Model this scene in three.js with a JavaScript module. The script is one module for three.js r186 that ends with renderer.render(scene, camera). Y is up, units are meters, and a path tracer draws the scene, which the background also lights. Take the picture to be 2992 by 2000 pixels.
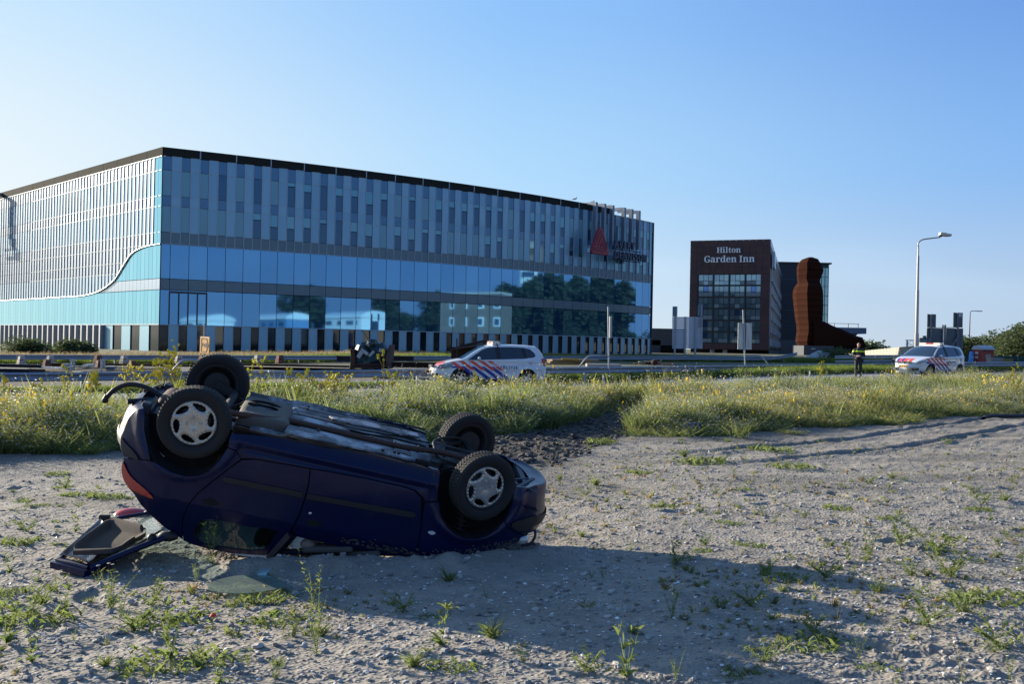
import * as THREE from 'three';
import { mergeGeometries } from 'three/addons/utils/BufferGeometryUtils.js';
import { RoundedBoxGeometry } from 'three/addons/geometries/RoundedBoxGeometry.js';
import { TextGeometry } from 'three/addons/geometries/TextGeometry.js';
import { FontLoader } from 'three/addons/loaders/FontLoader.js';

// ---------------------------------------------------------------- camera, sky, sun, exposure
const scene = new THREE.Scene();
const EYE = 1.85, FOCAL = 3035, ROLL = 0.02, PITCH = Math.atan(10 / FOCAL);
const camera = new THREE.PerspectiveCamera(2 * Math.atan(1000 / FOCAL) * 180 / Math.PI, 1024 / 685, 0.1, 6000);
camera.position.set(0, EYE, 0);
camera.rotation.set(PITCH, 0, ROLL, 'XYZ');
scene.add(camera);
const renderer = new THREE.WebGLRenderer({ antialias: true });
renderer.toneMapping = THREE.LinearToneMapping;
const EXPOSURE = 2.3;
renderer.toneMappingExposure = EXPOSURE;
renderer.shadowMap.enabled = true;

const SUN_AZ = 57 * Math.PI / 180, SUN_EL = 15.5 * Math.PI / 180;      // azimuth measured left of the view axis
const SUN = new THREE.Vector3(-Math.sin(SUN_AZ) * Math.cos(SUN_EL), Math.sin(SUN_EL), -Math.cos(SUN_AZ) * Math.cos(SUN_EL));
const sun = new THREE.DirectionalLight(new THREE.Color(1.0, 0.90, 0.74), 5);
sun.position.copy(SUN).multiplyScalar(300);
sun.castShadow = true; sun.shadow.mapSize.set(4096, 4096);
Object.assign(sun.shadow.camera, { left: -160, right: 160, top: 120, bottom: -120, near: 1, far: 700 });
sun.shadow.radius = 1.4;
scene.add(sun, sun.target);

{ // clear evening sky: whitish towards the sun on the left, deeper blue to the right and up, a thin veil low on the right
  const W = 1024, H = 512, data = new Float32Array(W * H * 4);
  // linear colours by height (rows) and by angle away from the sun's azimuth (columns)
  const AZ = [0, 31, 57, 83, 120, 180], EL = [0, 2.5, 9.5, 18, 40, 90];
  const K = [
    [[1.5, 1.35, 1.1], [.97, .96, .90], [.74, .83, .89], [.53, .64, .77], [.44, .54, .70], [.46, .52, .64]],
    [[1.5, 1.38, 1.18], [.95, .98, .97], [.66, .82, .95], [.48, .63, .81], [.40, .54, .74], [.43, .51, .67]],
    [[1.4, 1.35, 1.22], [.79, .91, .99], [.44, .71, .99], [.26, .50, .89], [.20, .41, .79], [.21, .41, .77]],
    [[1.1, 1.15, 1.2], [.54, .775, 1.0], [.287, .552, .97], [.165, .356, .79], [.12, .28, .68], [.13, .29, .67]],
    [[.45, .70, .98], [.28, .52, .86], [.16, .36, .74], [.10, .25, .61], [.08, .20, .52], [.08, .20, .51]],
    [[.075, .20, .52], [.075, .20, .52], [.075, .20, .52], [.075, .20, .52], [.075, .20, .52], [.075, .20, .52]]];
  const seg = (T, v) => { let k = 1; while (k < T.length - 1 && T[k] < v) k++; const t = Math.min(1, Math.max(0, (v - T[k - 1]) / (T[k] - T[k - 1]))); return [k - 1, t]; };
  const ease = t => t * t * (3 - 2 * t) * .35 + t * .65;
  for (let j = 0; j < H; j++) for (let i = 0; i < W; i++) {
    const lat = ((j + .5) / H - .5) * Math.PI, lon = ((i + .5) / W - .5) * 2 * Math.PI, el = Math.max(0, lat * 180 / Math.PI);
    let da = Math.abs(lon - Math.atan2(SUN.z, SUN.x)) * 180 / Math.PI; if (da > 180) da = 360 - da;
    const [m, u0] = seg(AZ, da), [n, v0] = seg(EL, el), u = ease(u0), v = ease(v0);
    const veil = .045 * Math.max(0, Math.sin(lon * 9 + Math.sin(el * 1.7) * 1.3) * .6 + Math.sin(lon * 23 + el) * .4) * Math.exp(-Math.pow((el - 4.2) / 1.5, 2));
    const o = (j * W + i) * 4;
    for (let c = 0; c < 3; c++) data[o + c] = ((K[n][m][c] * (1 - u) + K[n][m + 1][c] * u) * (1 - v) + (K[n + 1][m][c] * (1 - u) + K[n + 1][m + 1][c] * u) * v + veil) / EXPOSURE;
    data[o + 3] = 1;
  }
  const sky = new THREE.DataTexture(data, W, H, THREE.RGBAFormat, THREE.FloatType);
  sky.mapping = THREE.EquirectangularReflectionMapping; sky.magFilter = THREE.LinearFilter; sky.minFilter = THREE.LinearFilter; sky.needsUpdate = true;
  scene.background = sky; scene.environment = sky;
}

// ---------------------------------------------------------------- helpers
function rng(seed) { let a = seed >>> 0; return () => { a = (a + 0x6D2B79F5) | 0; let t = Math.imul(a ^ (a >>> 15), 1 | a); t = (t + Math.imul(t ^ (t >>> 7), 61 | t)) ^ t; return ((t ^ (t >>> 14)) >>> 0) / 4294967296; }; }
const hash2 = (i, j, s = 0) => { let h = Math.imul(i | 0, 374761393) + Math.imul(j | 0, 668265263) + Math.imul(s | 0, 2147483647 ^ 0x5bd1e995); h = Math.imul(h ^ (h >>> 13), 1274126177); return ((h ^ (h >>> 16)) >>> 0) / 4294967296; };
function vnoise(x, y, s = 0) { const i = Math.floor(x), j = Math.floor(y), u = x - i, v = y - j, a = u * u * (3 - 2 * u), b = v * v * (3 - 2 * v); return (hash2(i, j, s) * (1 - a) + hash2(i + 1, j, s) * a) * (1 - b) + (hash2(i, j + 1, s) * (1 - a) + hash2(i + 1, j + 1, s) * a) * b; }
function fbm(x, y, o = 4, s = 0) { let r = 0, w = .5, n = 0; for (let k = 0; k < o; k++) { r += w * vnoise(x, y, s + k); n += w; w *= .5; x = x * 2.03 + 17.3; y = y * 2.03 - 9.1; } return r / n; }
const sstep = (a, b, x) => { const t = Math.min(1, Math.max(0, (x - a) / (b - a))); return t * t * (3 - 2 * t); };
const V = (x, y, z) => new THREE.Vector3(x, y, z);
const rad = d => d * Math.PI / 180;
camera.updateMatrixWorld();
const CR = new THREE.Vector3(), CU = new THREE.Vector3(), CB = new THREE.Vector3(); camera.matrixWorld.extractBasis(CR, CU, CB);
// a point of the place surveyed from the photograph: photo pixel and distance along the view axis -> metres
const ray = (px, py) => CB.clone().negate().addScaledVector(CR, (px - 1496) / FOCAL).addScaledVector(CU, -(py - 1000) / FOCAL);
const at = (px, py, d) => ray(px, py).multiplyScalar(d).add(camera.position);
const names = {};
function numbered(n) { const k = names[n] = (names[n] ?? -1) + 1; return k ? n + '_' + String(k).padStart(3, '0') : n; }
function tag(o, label, category, group, kind) { if (label) o.userData.label = label; if (category) o.userData.category = category; if (group) o.userData.group = group; if (kind) o.userData.kind = kind; return o; }
function thing(name, label, category, pos = [0, 0, 0], turn = 0, group) { const o = new THREE.Group(); o.name = numbered(name); o.position.set(...pos); o.rotation.y = turn; tag(o, label, category, group); scene.add(o); return o; }
function part(name, geo, mat, parent, label) { const m = new THREE.Mesh(geo, mat); m.name = name; m.castShadow = m.receiveShadow = true; if (label) m.userData.label = label; parent.add(m); return m; }
function solo(name, geo, mat, label, category, group) { const m = new THREE.Mesh(geo, mat); m.name = numbered(name); m.castShadow = m.receiveShadow = true; tag(m, label, category, group); scene.add(m); return m; }
function struct(name, geo, mat) { const m = new THREE.Mesh(geo, mat); m.name = numbered(name); m.receiveShadow = m.castShadow = true; m.userData.kind = 'structure'; scene.add(m); return m; }
function stuff(o, name, label) { o.name = numbered(name); o.userData.kind = 'stuff'; o.userData.label = label; o.castShadow = o.receiveShadow = true; scene.add(o); return o; }
function copyOf(src, name, label, pos, turn, group) { const c = src.clone(); c.name = numbered(name); c.userData = { ...src.userData }; if (label) c.userData.label = label; if (group) c.userData.group = group; c.position.set(...pos); c.rotation.y = turn; scene.add(c); return c; }
function mg(list) { return mergeGeometries(list.map(g => { const h = g.index ? g.toNonIndexed() : g.clone(); for (const k of Object.keys(h.attributes)) if (!['position', 'normal', 'uv', 'color'].includes(k)) h.deleteAttribute(k); if (!h.attributes.uv) h.setAttribute('uv', new THREE.BufferAttribute(new Float32Array(h.attributes.position.count * 2), 2)); if (!h.attributes.normal) h.computeVertexNormals(); return h; })); }
const M4 = () => new THREE.Matrix4();
function box(w, h, d, x = 0, y = 0, z = 0, ry = 0, rx = 0, rz = 0) { const g = new THREE.BoxGeometry(w, h, d); g.applyMatrix4(M4().makeRotationFromEuler(new THREE.Euler(rx, ry, rz, 'YXZ'))); g.translate(x, y, z); return g; }
function rbox(w, h, d, r, x = 0, y = 0, z = 0, ry = 0, rx = 0, rz = 0) { const g = new RoundedBoxGeometry(w, h, d, 2, r); g.applyMatrix4(M4().makeRotationFromEuler(new THREE.Euler(rx, ry, rz, 'YXZ'))); g.translate(x, y, z); return g; }
function rod(a, b, r, r2 = r, seg = 8) { const d = b.clone().sub(a), L = d.length(); const g = new THREE.CylinderGeometry(r2, r, L, seg); g.translate(0, L / 2, 0); g.applyQuaternion(new THREE.Quaternion().setFromUnitVectors(V(0, 1, 0), d.normalize())); g.translate(a.x, a.y, a.z); return g; }
function bar(a, b, w, h, up = V(0, 1, 0)) { const d = b.clone().sub(a), L = d.length(); d.normalize(); const s = d.clone().cross(up).normalize(), u = s.clone().cross(d); const g = new THREE.BoxGeometry(L, h, w); g.applyMatrix4(M4().makeBasis(d, u, s)); const m = a.clone().add(b).multiplyScalar(.5); g.translate(m.x, m.y, m.z); return g; }
function tube(pts, r, seg = 8, n) { return new THREE.TubeGeometry(new THREE.CatmullRomCurve3(pts), n || pts.length * 6, r, seg, false); }
function ball(r, x, y, z, sx = 1, sy = 1, sz = 1, a = 12, b = 8) { const g = new THREE.SphereGeometry(r, a, b); g.scale(sx, sy, sz); g.translate(x, y, z); return g; }
function tint(g, r, gg, b) { const n = g.attributes.position.count, a = new Float32Array(n * 3); for (let i = 0; i < n; i++) { a[3 * i] = r; a[3 * i + 1] = gg; a[3 * i + 2] = b; } g.setAttribute('color', new THREE.BufferAttribute(a, 3)); return g; }
const C = (r, g, b) => new THREE.Color().setRGB(r, g, b);
const std = (r, g, b, rough = .7, metal = 0, o = {}) => new THREE.MeshStandardMaterial({ color: C(r, g, b), roughness: rough, metalness: metal, side: THREE.DoubleSide, ...o });
const phys = (r, g, b, rough, metal, o = {}) => new THREE.MeshPhysicalMaterial({ color: C(r, g, b), roughness: rough, metalness: metal, side: THREE.DoubleSide, ...o });
// grey-scale noise texture; f(u, v) in 0..1 must tile, or use tiled noise below
function noiseTex(size, f, rep = 1, srgb = false) { const d = new Uint8Array(size * size * 4); for (let j = 0; j < size; j++) for (let i = 0; i < size; i++) { const c = f(i / size, j / size), o = (j * size + i) * 4; for (let k = 0; k < 3; k++) d[o + k] = Math.max(0, Math.min(255, 255 * (Array.isArray(c) ? c[k] : c))); d[o + 3] = 255; } const t = new THREE.DataTexture(d, size, size); t.wrapS = t.wrapT = THREE.RepeatWrapping; t.magFilter = THREE.LinearFilter; t.minFilter = THREE.LinearMipmapLinearFilter; t.generateMipmaps = true; if (srgb) t.colorSpace = THREE.SRGBColorSpace; t.repeat.set(rep, rep); t.needsUpdate = true; return t; }
function tnoise(u, v, p, s) { const x = u * p, y = v * p, i = Math.floor(x), j = Math.floor(y), a0 = x - i, b0 = y - j, a = a0 * a0 * (3 - 2 * a0), b = b0 * b0 * (3 - 2 * b0), h = (m, n) => hash2(((m % p) + p) % p, ((n % p) + p) % p, s); return (h(i, j) * (1 - a) + h(i + 1, j) * a) * (1 - b) + (h(i, j + 1) * (1 - a) + h(i + 1, j + 1) * a) * b; }
function tfbm(u, v, p, o, s) { let r = 0, w = .5, n = 0; for (let k = 0; k < o; k++) { r += w * tnoise(u, v, p, s + k); n += w; w *= .55; p *= 2; } return r / n; }
const grime = noiseTex(256, (u, v) => .55 + .45 * tfbm(u, v, 5, 5, 3));
const fontSans = await new FontLoader().loadAsync('fonts/droid/droid_sans_bold.typeface.json');
const fontSerif = await new FontLoader().loadAsync('fonts/droid/droid_serif_bold.typeface.json');
function text(s, size, depth, font = fontSans) { const g = new TextGeometry(s, { font, size, depth, height: depth, curveSegments: 4, bevelEnabled: false }); g.computeBoundingBox(); return g; }

// surface nets: meshes a signed distance field inside a box
function sdfMesh(f, lo, hi, cell) {
  const n = [0, 1, 2].map(k => Math.ceil((hi[k] - lo[k]) / cell) + 1), [nx, ny, nz] = n, F = new Float32Array(nx * ny * nz);
  for (let k = 0; k < nz; k++) for (let j = 0; j < ny; j++) for (let i = 0; i < nx; i++) F[(k * ny + j) * nx + i] = f(lo[0] + i * cell, lo[1] + j * cell, lo[2] + k * cell);
  const id = new Int32Array(nx * ny * nz).fill(-1), P = [], I = [];
  for (let k = 0; k < nz - 1; k++) for (let j = 0; j < ny - 1; j++) for (let i = 0; i < nx - 1; i++) {
    const c = []; let neg = 0;
    for (let q = 0; q < 8; q++) { const v = F[((k + (q >> 2)) * ny + j + ((q >> 1) & 1)) * nx + i + (q & 1)]; c.push(v); if (v < 0) neg++; }
    if (!neg || neg === 8) continue;
    let x = 0, y = 0, z = 0, m = 0;
    for (let a = 0; a < 8; a++) for (let b = 0; b < 3; b++) { const e = a | (1 << b); if (e === a) continue; if ((c[a] < 0) === (c[e] < 0)) continue; const t = c[a] / (c[a] - c[e]); x += (a & 1) + (b === 0 ? t : 0); y += ((a >> 1) & 1) + (b === 1 ? t : 0); z += (a >> 2) + (b === 2 ? t : 0); m++; }
    id[(k * ny + j) * nx + i] = P.length / 3; P.push(lo[0] + (i + x / m) * cell, lo[1] + (j + y / m) * cell, lo[2] + (k + z / m) * cell);
  }
  const at3 = (i, j, k) => id[(k * ny + j) * nx + i];
  for (let k = 1; k < nz - 1; k++) for (let j = 1; j < ny - 1; j++) for (let i = 1; i < nx - 1; i++) {
    const s = F[(k * ny + j) * nx + i] < 0;
    const q = (a, b, c, d, flip) => { if (a < 0 || b < 0 || c < 0 || d < 0) return; flip ? I.push(a, c, b, a, d, c) : I.push(a, b, c, a, c, d); };
    if (s !== F[(k * ny + j) * nx + i + 1] < 0) q(at3(i, j - 1, k - 1), at3(i, j, k - 1), at3(i, j, k), at3(i, j - 1, k), !s);
    if (s !== F[(k * ny + j + 1) * nx + i] < 0) q(at3(i - 1, j, k - 1), at3(i - 1, j, k), at3(i, j, k), at3(i, j, k - 1), !s);
    if (s !== F[((k + 1) * ny + j) * nx + i] < 0) q(at3(i - 1, j - 1, k), at3(i, j - 1, k), at3(i, j, k), at3(i - 1, j, k), !s);
  }
  const g = new THREE.BufferGeometry(); g.setAttribute('position', new THREE.Float32BufferAttribute(P, 3)); g.setIndex(I); g.computeVertexNormals(); return g;
}
const smin = (a, b, k) => { const h = Math.max(0, k - Math.abs(a - b)) / k; return Math.min(a, b) - h * h * k * .25; };
function capsule(a, b, ra, rb) { const dx = b[0] - a[0], dy = b[1] - a[1], dz = b[2] - a[2], L = dx * dx + dy * dy + dz * dz; return (x, y, z) => { const t = Math.min(1, Math.max(0, ((x - a[0]) * dx + (y - a[1]) * dy + (z - a[2]) * dz) / L)); return Math.hypot(x - a[0] - t * dx, y - a[1] - t * dy, z - a[2] - t * dz) - (ra + (rb - ra) * t); }; }

// panels: polygon (with holes) in x-y, subdivided and laid on a surface z = f(x, y), with a turned-in lip
function subdivide(P, T, L) {
  for (let pass = 0; pass < 7; pass++) {
    const mid = new Map(), out = []; let any = false;
    const m = (a, b) => { const k = a < b ? a + '_' + b : b + '_' + a; if (mid.has(k)) return mid.get(k); const d = Math.hypot(P[a][0] - P[b][0], P[a][1] - P[b][1]); let r = -1; if (d > L) { r = P.length; P.push([(P[a][0] + P[b][0]) / 2, (P[a][1] + P[b][1]) / 2]); any = true; } mid.set(k, r); return r; };
    for (const [a, b, c] of T) {
      const x = m(a, b), y = m(b, c), z = m(c, a), n = (x >= 0) + (y >= 0) + (z >= 0);
      if (n === 0) out.push([a, b, c]);
      else if (n === 3) out.push([a, x, z], [x, b, y], [z, y, c], [x, y, z]);
      else if (n === 1) { if (x >= 0) out.push([a, x, c], [x, b, c]); else if (y >= 0) out.push([a, b, y], [a, y, c]); else out.push([a, b, z], [z, b, c]); }
      else if (x < 0) out.push([a, b, y], [a, y, z], [z, y, c]);
      else if (y < 0) out.push([b, c, z], [b, z, x], [x, z, a]);
      else out.push([c, a, x], [c, x, y], [y, x, b]);
    }
    T = out; if (!any) break;
  }
  return T;
}
function refineRing(r, L) { const o = []; r.forEach((p, i) => { const q = r[(i + 1) % r.length], d = Math.hypot(p[0] - q[0], p[1] - q[1]), n = Math.max(1, Math.ceil(d / L)); for (let k = 0; k < n; k++) o.push([p[0] + (q[0] - p[0]) * k / n, p[1] + (q[1] - p[1]) * k / n]); }); return o; }
function smoothRing(r, n = 4) { const c = new THREE.CatmullRomCurve3(r.map(p => V(p[0], p[1], 0)), true, 'centripetal'); return c.getPoints(r.length * n).slice(0, -1).map(p => [p.x, p.y]); }
function panel(ring, f, { holes = [], off = 0, L = .06, lip = .018, sign = 1 } = {}) {
  let R = refineRing(ring, L), Hs = holes.map(h => refineRing(h, L));
  if (THREE.ShapeUtils.area(R.map(p => new THREE.Vector2(...p))) < 0) R.reverse();
  Hs.forEach(h => { if (THREE.ShapeUtils.area(h.map(p => new THREE.Vector2(...p))) > 0) h.reverse(); });
  const P = [...R, ...Hs.flat()].map(p => [...p]);
  let T = THREE.ShapeUtils.triangulateShape(R.map(p => new THREE.Vector2(...p)), Hs.map(h => h.map(p => new THREE.Vector2(...p))));
  T = subdivide(P, T, L * 1.01);
  const e = .004, zz = (x, y) => f(x, y) + off, pos = [], nor = [], uv = [], idx = [];
  for (const [x, y] of P) { pos.push(x, y, sign * zz(x, y)); const nx = -(f(x + e, y) - f(x - e, y)) / (2 * e), ny = -(f(x, y + e) - f(x, y - e)) / (2 * e), l = Math.hypot(nx, ny, 1); nor.push(nx / l, ny / l, sign / l); uv.push(x, y); }
  for (const t of T) sign > 0 ? idx.push(...t) : idx.push(t[0], t[2], t[1]);
  if (lip > 0) { for (const ring2 of [R, ...Hs]) { const n = ring2.length; for (let i = 0; i < n; i++) { const a = ring2[i], b = ring2[(i + 1) % n], dx = b[0] - a[0], dy = b[1] - a[1], l = Math.hypot(dx, dy) || 1, k = pos.length / 3; for (const [p, d] of [[a, 0], [b, 0], [b, lip], [a, lip]]) { pos.push(p[0], p[1], sign * (zz(p[0], p[1]) - d)); nor.push(dy / l, -dx / l, 0); uv.push(p[0], p[1]); } sign > 0 ? idx.push(k, k + 2, k + 1, k, k + 3, k + 2) : idx.push(k, k + 1, k + 2, k, k + 2, k + 3); } } }
  const g = new THREE.BufferGeometry(); g.setAttribute('position', new THREE.Float32BufferAttribute(pos, 3)); g.setAttribute('normal', new THREE.Float32BufferAttribute(nor, 3)); g.setAttribute('uv', new THREE.Float32BufferAttribute(uv, 2)); g.setIndex(idx); return g;
}
// grid surface from a function of (u, v)
function sheet(nu, nv, f) { const pos = [], uv = [], idx = []; for (let j = 0; j <= nv; j++) for (let i = 0; i <= nu; i++) { const p = f(i / nu, j / nv); pos.push(p[0], p[1], p[2]); uv.push(i / nu, j / nv); } for (let j = 0; j < nv; j++) for (let i = 0; i < nu; i++) { const a = j * (nu + 1) + i; idx.push(a, a + 1, a + nu + 2, a, a + nu + 2, a + nu + 1); } const g = new THREE.BufferGeometry(); g.setAttribute('position', new THREE.Float32BufferAttribute(pos, 3)); g.setAttribute('uv', new THREE.Float32BufferAttribute(uv, 2)); g.setIndex(idx); g.computeVertexNormals(); return g; }
// ---------------------------------------------------------------- terrain: s runs along the road (away to the right), v across it (away to the left)
const SQ = Math.SQRT1_2;
const toS = (x, z) => (x - z) * SQ, toV = (x, z) => (-x - z) * SQ, fromSV = (s, v) => [(s - v) * SQ, (-s - v) * SQ];
const roadRise = s => .2 + .48 * sstep(30, 60, s) + .25 * sstep(64, 140, s);
const roadShift = s => -3.4 * sstep(38, 62, s) - .10 * Math.max(0, s - 62);      // the road bends away to the right
const meadowEdge = s => 16.5 - .8 * sstep(8, 12.5, s) - 3.0 * sstep(12.5, 19, s) - .6 * sstep(22, 36, s) + .3 * Math.sin(s * .9) + .25 * Math.sin(s * 2.3 + 1);
const soilPath = [[-.5, -17.2, 1.5], [.6, -19.6, 1.25], [1.7, -22.6, .95], [2.7, -26, .75], [3.6, -30, .55]];
function soilMask(x, z) { let m = 0; for (let i = 0; i < soilPath.length - 1; i++) { const [ax, az, ar] = soilPath[i], [bx, bz, br] = soilPath[i + 1], dx = bx - ax, dz = bz - az, t = Math.min(1, Math.max(0, ((x - ax) * dx + (z - az) * dz) / (dx * dx + dz * dz))), r = ar + (br - ar) * t, d = Math.hypot(x - ax - dx * t, z - az - dz * t); m = Math.max(m, 1 - sstep(r * .6, r * 1.25, d + .5 * (fbm(x * 1.3, z * 1.3, 3, 41) - .5))); } return m; }
function groundBase(x, z) {
  const s = toS(x, z), v = toV(x, z) - roadShift(s);
  const road = roadRise(s);
  let h = road * sstep(12.5, 25.5, v);
  if (v > 30) h += -.22 * sstep(30.2, 34, v) * (1 - sstep(20, 45, s)) + .1 * sstep(60, 90, v);
  return h;
}
const carRidge = [[-2.1, -8.44], [-1.5, -8.48], [-.5, -8.66], [.4, -9.05]];
function relief(x, z) {
  const s = toS(x, z), v = toV(x, z), sand = 1 - sstep(meadowEdge(s) - .3, meadowEdge(s) + 1.2, v);
  let h = .10 * (fbm(x * .28, z * .28, 2, 3) - .5) + .05 * (fbm(x * .9, z * 1.1, 3, 11) - .5);
  const r1 = 1 - Math.abs(2 * fbm(x * 2.3 + .8 * fbm(x, z, 2, 5), z * 3.4, 3, 21) - 1); h += .015 * (r1 * r1 - .5) * (.4 + 1.2 * vnoise(x * .6, z * .6, 35));
  { const q = vnoise(x * .8 + 3, z * .8, 36), c = fbm(x * 5, z * 13, 3, 31); h += .022 * q * (c - .5) + .024 * Math.max(0, c - .60) * 4 * q; h += .011 * (vnoise(x * 22, z * 34, 33) - .5) * (.3 + q); }
  // trodden pits and kicked-up rims
  const ci = Math.floor(x / .75), cj = Math.floor(z / .75);
  for (let i = -1; i < 2; i++) for (let j = -1; j < 2; j++) { const a = hash2(ci + i, cj + j, 51); if (a > .17) continue; const px = (ci + i + hash2(ci + i, cj + j, 52)) * .75, pz = (cj + j + hash2(ci + i, cj + j, 53)) * .75, t = hash2(ci + i, cj + j, 54) * 6.28, dx = x - px, dz = z - pz, u = (dx * Math.cos(t) + dz * Math.sin(t)) / .19, w = (-dx * Math.sin(t) + dz * Math.cos(t)) / .1, q = Math.hypot(u, w); if (q < 2) h += (a < .12 ? -.026 : .02) * (1 - sstep(.5, 1.1, q)) + .012 * Math.exp(-Math.pow((q - 1.25) / .3, 2)); }
  // ripples and wheel tracks across the open sand on the right
  h += .012 * Math.sin((z * 5 + x * 1.6 + 3 * fbm(x * .7, z * .7, 2, 61))) * sstep(1, 4, x) * sstep(10, 14, -z);
  let m = 0; for (let i = 0; i < 3; i++) { const [ax, az] = carRidge[i], [bx, bz] = carRidge[i + 1], dx = bx - ax, dz = bz - az, t = Math.min(1, Math.max(0, ((x - ax) * dx + (z - az) * dz) / (dx * dx + dz * dz))); m = Math.max(m, Math.exp(-Math.pow(Math.hypot(x - ax - dx * t, z - az - dz * t) / .2, 2))); }
  h += m * (.085 + .10 * (fbm(x * 6, z * 6, 3, 71) - .4));
  // two wheel ruts crossing the open sand and the furrow the car dug on its way
  for (const o of [0, 1.5]) { const d = v - 9.6 - o - .5 * Math.sin(s * .23); h -= .045 * Math.exp(-Math.pow(d / .13, 2)) * sstep(13, 17, s); h += .025 * Math.exp(-Math.pow((Math.abs(d) - .24) / .09, 2)) * sstep(13, 17, s); }
  { const t = Math.min(1, Math.max(0, (-9.6 - z) / 7)), d = x - (.6 - 1.1 * t); h -= .06 * Math.exp(-Math.pow(d / .45, 2)) * sstep(9.4, 10.4, -z) * (1 - sstep(16.5, 18, -z)) * (.4 + fbm(x * 3, z * 3, 2, 8)); }
  h += soilMask(x, z) * .16 * (fbm(x * 3, z * 3, 3, 81) - .5);
  return h * (.3 + .7 * sand) * (1 - sstep(24.5, 26, v - roadShift(s)));
}
const groundH = (x, z) => groundBase(x, z) + (-z < 46 && -z > 1 && Math.abs(x) < 45 ? relief(x, z) * (1 - sstep(38, 46, -z)) : 0);
// where a sight line through a photo pixel meets the ground
function gp(px, py) { const r = ray(px, py); let t = 1, step = 4; for (let i = 0; i < 400 && t < 900; i++) { const p = r.clone().multiplyScalar(t).add(camera.position); const d = p.y - groundBase(p.x, p.z); if (d < .0005) break; t += Math.max(.002, d * .8 / Math.max(.02, -r.y)) * .6; } const p = r.multiplyScalar(t).add(camera.position); return p; }
const onGround = (x, z, dy = 0) => V(x, groundH(x, z) + dy, z);

function groundColor(x, z, out) {
  const s = toS(x, z), v = toV(x, z), vr = v - roadShift(s), e = meadowEdge(s);
  const n = fbm(x * .35, z * .35, 3, 101), n2 = fbm(x * 2.2, z * 3.1, 3, 111), n3 = fbm(x * 9, z * 9, 2, 121);
  let r = .375, g = .342, b = .297, k = .70 + .55 * n2 * (.7 + .5 * n3);
  // damp, darker streaks lying along the drive-over lines
  const damp = sstep(.56, .75, fbm((x * .9 + z * .25) * .45, (z - x * .22) * 1.15, 3, 131)) * sstep(7, 11, -z) * .55 + sstep(.62, .8, n2) * .35;
  k *= 1 - .55 * damp;
  r *= k; g *= k; b *= k * (1 - .03 * damp);
  const mix = (t, R, G, B) => { r += (R - r) * t; g += (G - g) * t; b += (B - b) * t; };
  mix(sstep(e - .5, e + 1.3, v + 1.2 * (n2 - .5)), .10, .10, .06);
  mix(.6 * sstep(e - 2.6, e - .3, v + 2.2 * (n2 - .5)), .10, .09, .08);
  { const d = Math.min(Math.abs(v - 9.6 - .5 * Math.sin(s * .23)), Math.abs(v - 11.1 - .5 * Math.sin(s * .23))); mix(.5 * Math.exp(-Math.pow(d / .25, 2)) * sstep(13, 17, s), .13, .12, .11); const t = Math.min(1, Math.max(0, (-9.6 - z) / 7)); mix(.75 * Math.exp(-Math.pow((x - (.6 - 1.1 * t)) / (.5 + 1.2 * t), 2)) * sstep(10.5, 15, -z) * (1 - sstep(17, 19, -z)) * (.4 + n2), .085, .075, .065); }
  mix(soilMask(x, z), .05, .042, .034);
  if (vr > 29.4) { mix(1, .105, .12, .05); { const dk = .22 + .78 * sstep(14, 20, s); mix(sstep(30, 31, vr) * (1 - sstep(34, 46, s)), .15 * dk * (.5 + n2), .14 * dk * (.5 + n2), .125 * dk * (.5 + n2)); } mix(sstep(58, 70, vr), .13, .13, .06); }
  if (s < -4 || s > 150) mix(.7, .12, .13, .06);
  out.push(r, g, b);
}
const sandBump = noiseTex(512, (u, v) => { const a = tfbm(u, v, 24, 4, 7); const b = tnoise(u, v, 96, 19); return .6 * a + .4 * b * b; }, 1);
const sandTone = noiseTex(512, (u, v) => { const a = .80 + .2 * tfbm(u, v, 12, 5, 27), c = tnoise(u, v, 128, 43); const k = a * (c > .9 ? 1.0 : c < .1 ? .72 : .93); return [k, k * .985, k * .96]; }, 1, true);
const groundMat = new THREE.MeshStandardMaterial({ vertexColors: true, roughness: .95, map: sandTone, bumpMap: sandBump, bumpScale: .02, side: THREE.DoubleSide });
function fan(a0, a1, na, radii) {
  const pos = [], col = [], uv = [], idx = [], nr = radii.length;
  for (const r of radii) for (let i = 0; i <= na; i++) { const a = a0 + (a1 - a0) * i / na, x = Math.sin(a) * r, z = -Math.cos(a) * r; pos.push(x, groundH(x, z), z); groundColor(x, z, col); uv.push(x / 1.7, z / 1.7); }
  for (let j = 0; j < nr - 1; j++) for (let i = 0; i < na; i++) { const p = j * (na + 1) + i; idx.push(p, p + 1, p + na + 2, p, p + na + 2, p + na + 1); }
  const g = new THREE.BufferGeometry(); g.setAttribute('position', new THREE.Float32BufferAttribute(pos, 3)); g.setAttribute('color', new THREE.Float32BufferAttribute(col, 3)); g.setAttribute('uv', new THREE.Float32BufferAttribute(uv, 2)); g.setIndex(idx); g.computeVertexNormals(); return g;
}
{ const R = []; for (let r = 3.2; r < 46; r *= 1 + (r < 16 ? .0048 : .008)) R.push(r); const last = R.length; for (let r = 48; r < 2600; r *= 1.07) R.push(r);
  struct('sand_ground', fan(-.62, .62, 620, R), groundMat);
  const R2 = [.05, 1, 2, 3.2]; for (let r = 4.2; r < 2600; r *= 1.22) R2.push(r);
  struct('ground', mg([fan(.62, 2 * Math.PI - .62, 120, R2), fan(-.62, .62, 60, [.05, 1, 2, 3.2])]), groundMat); }

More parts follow.
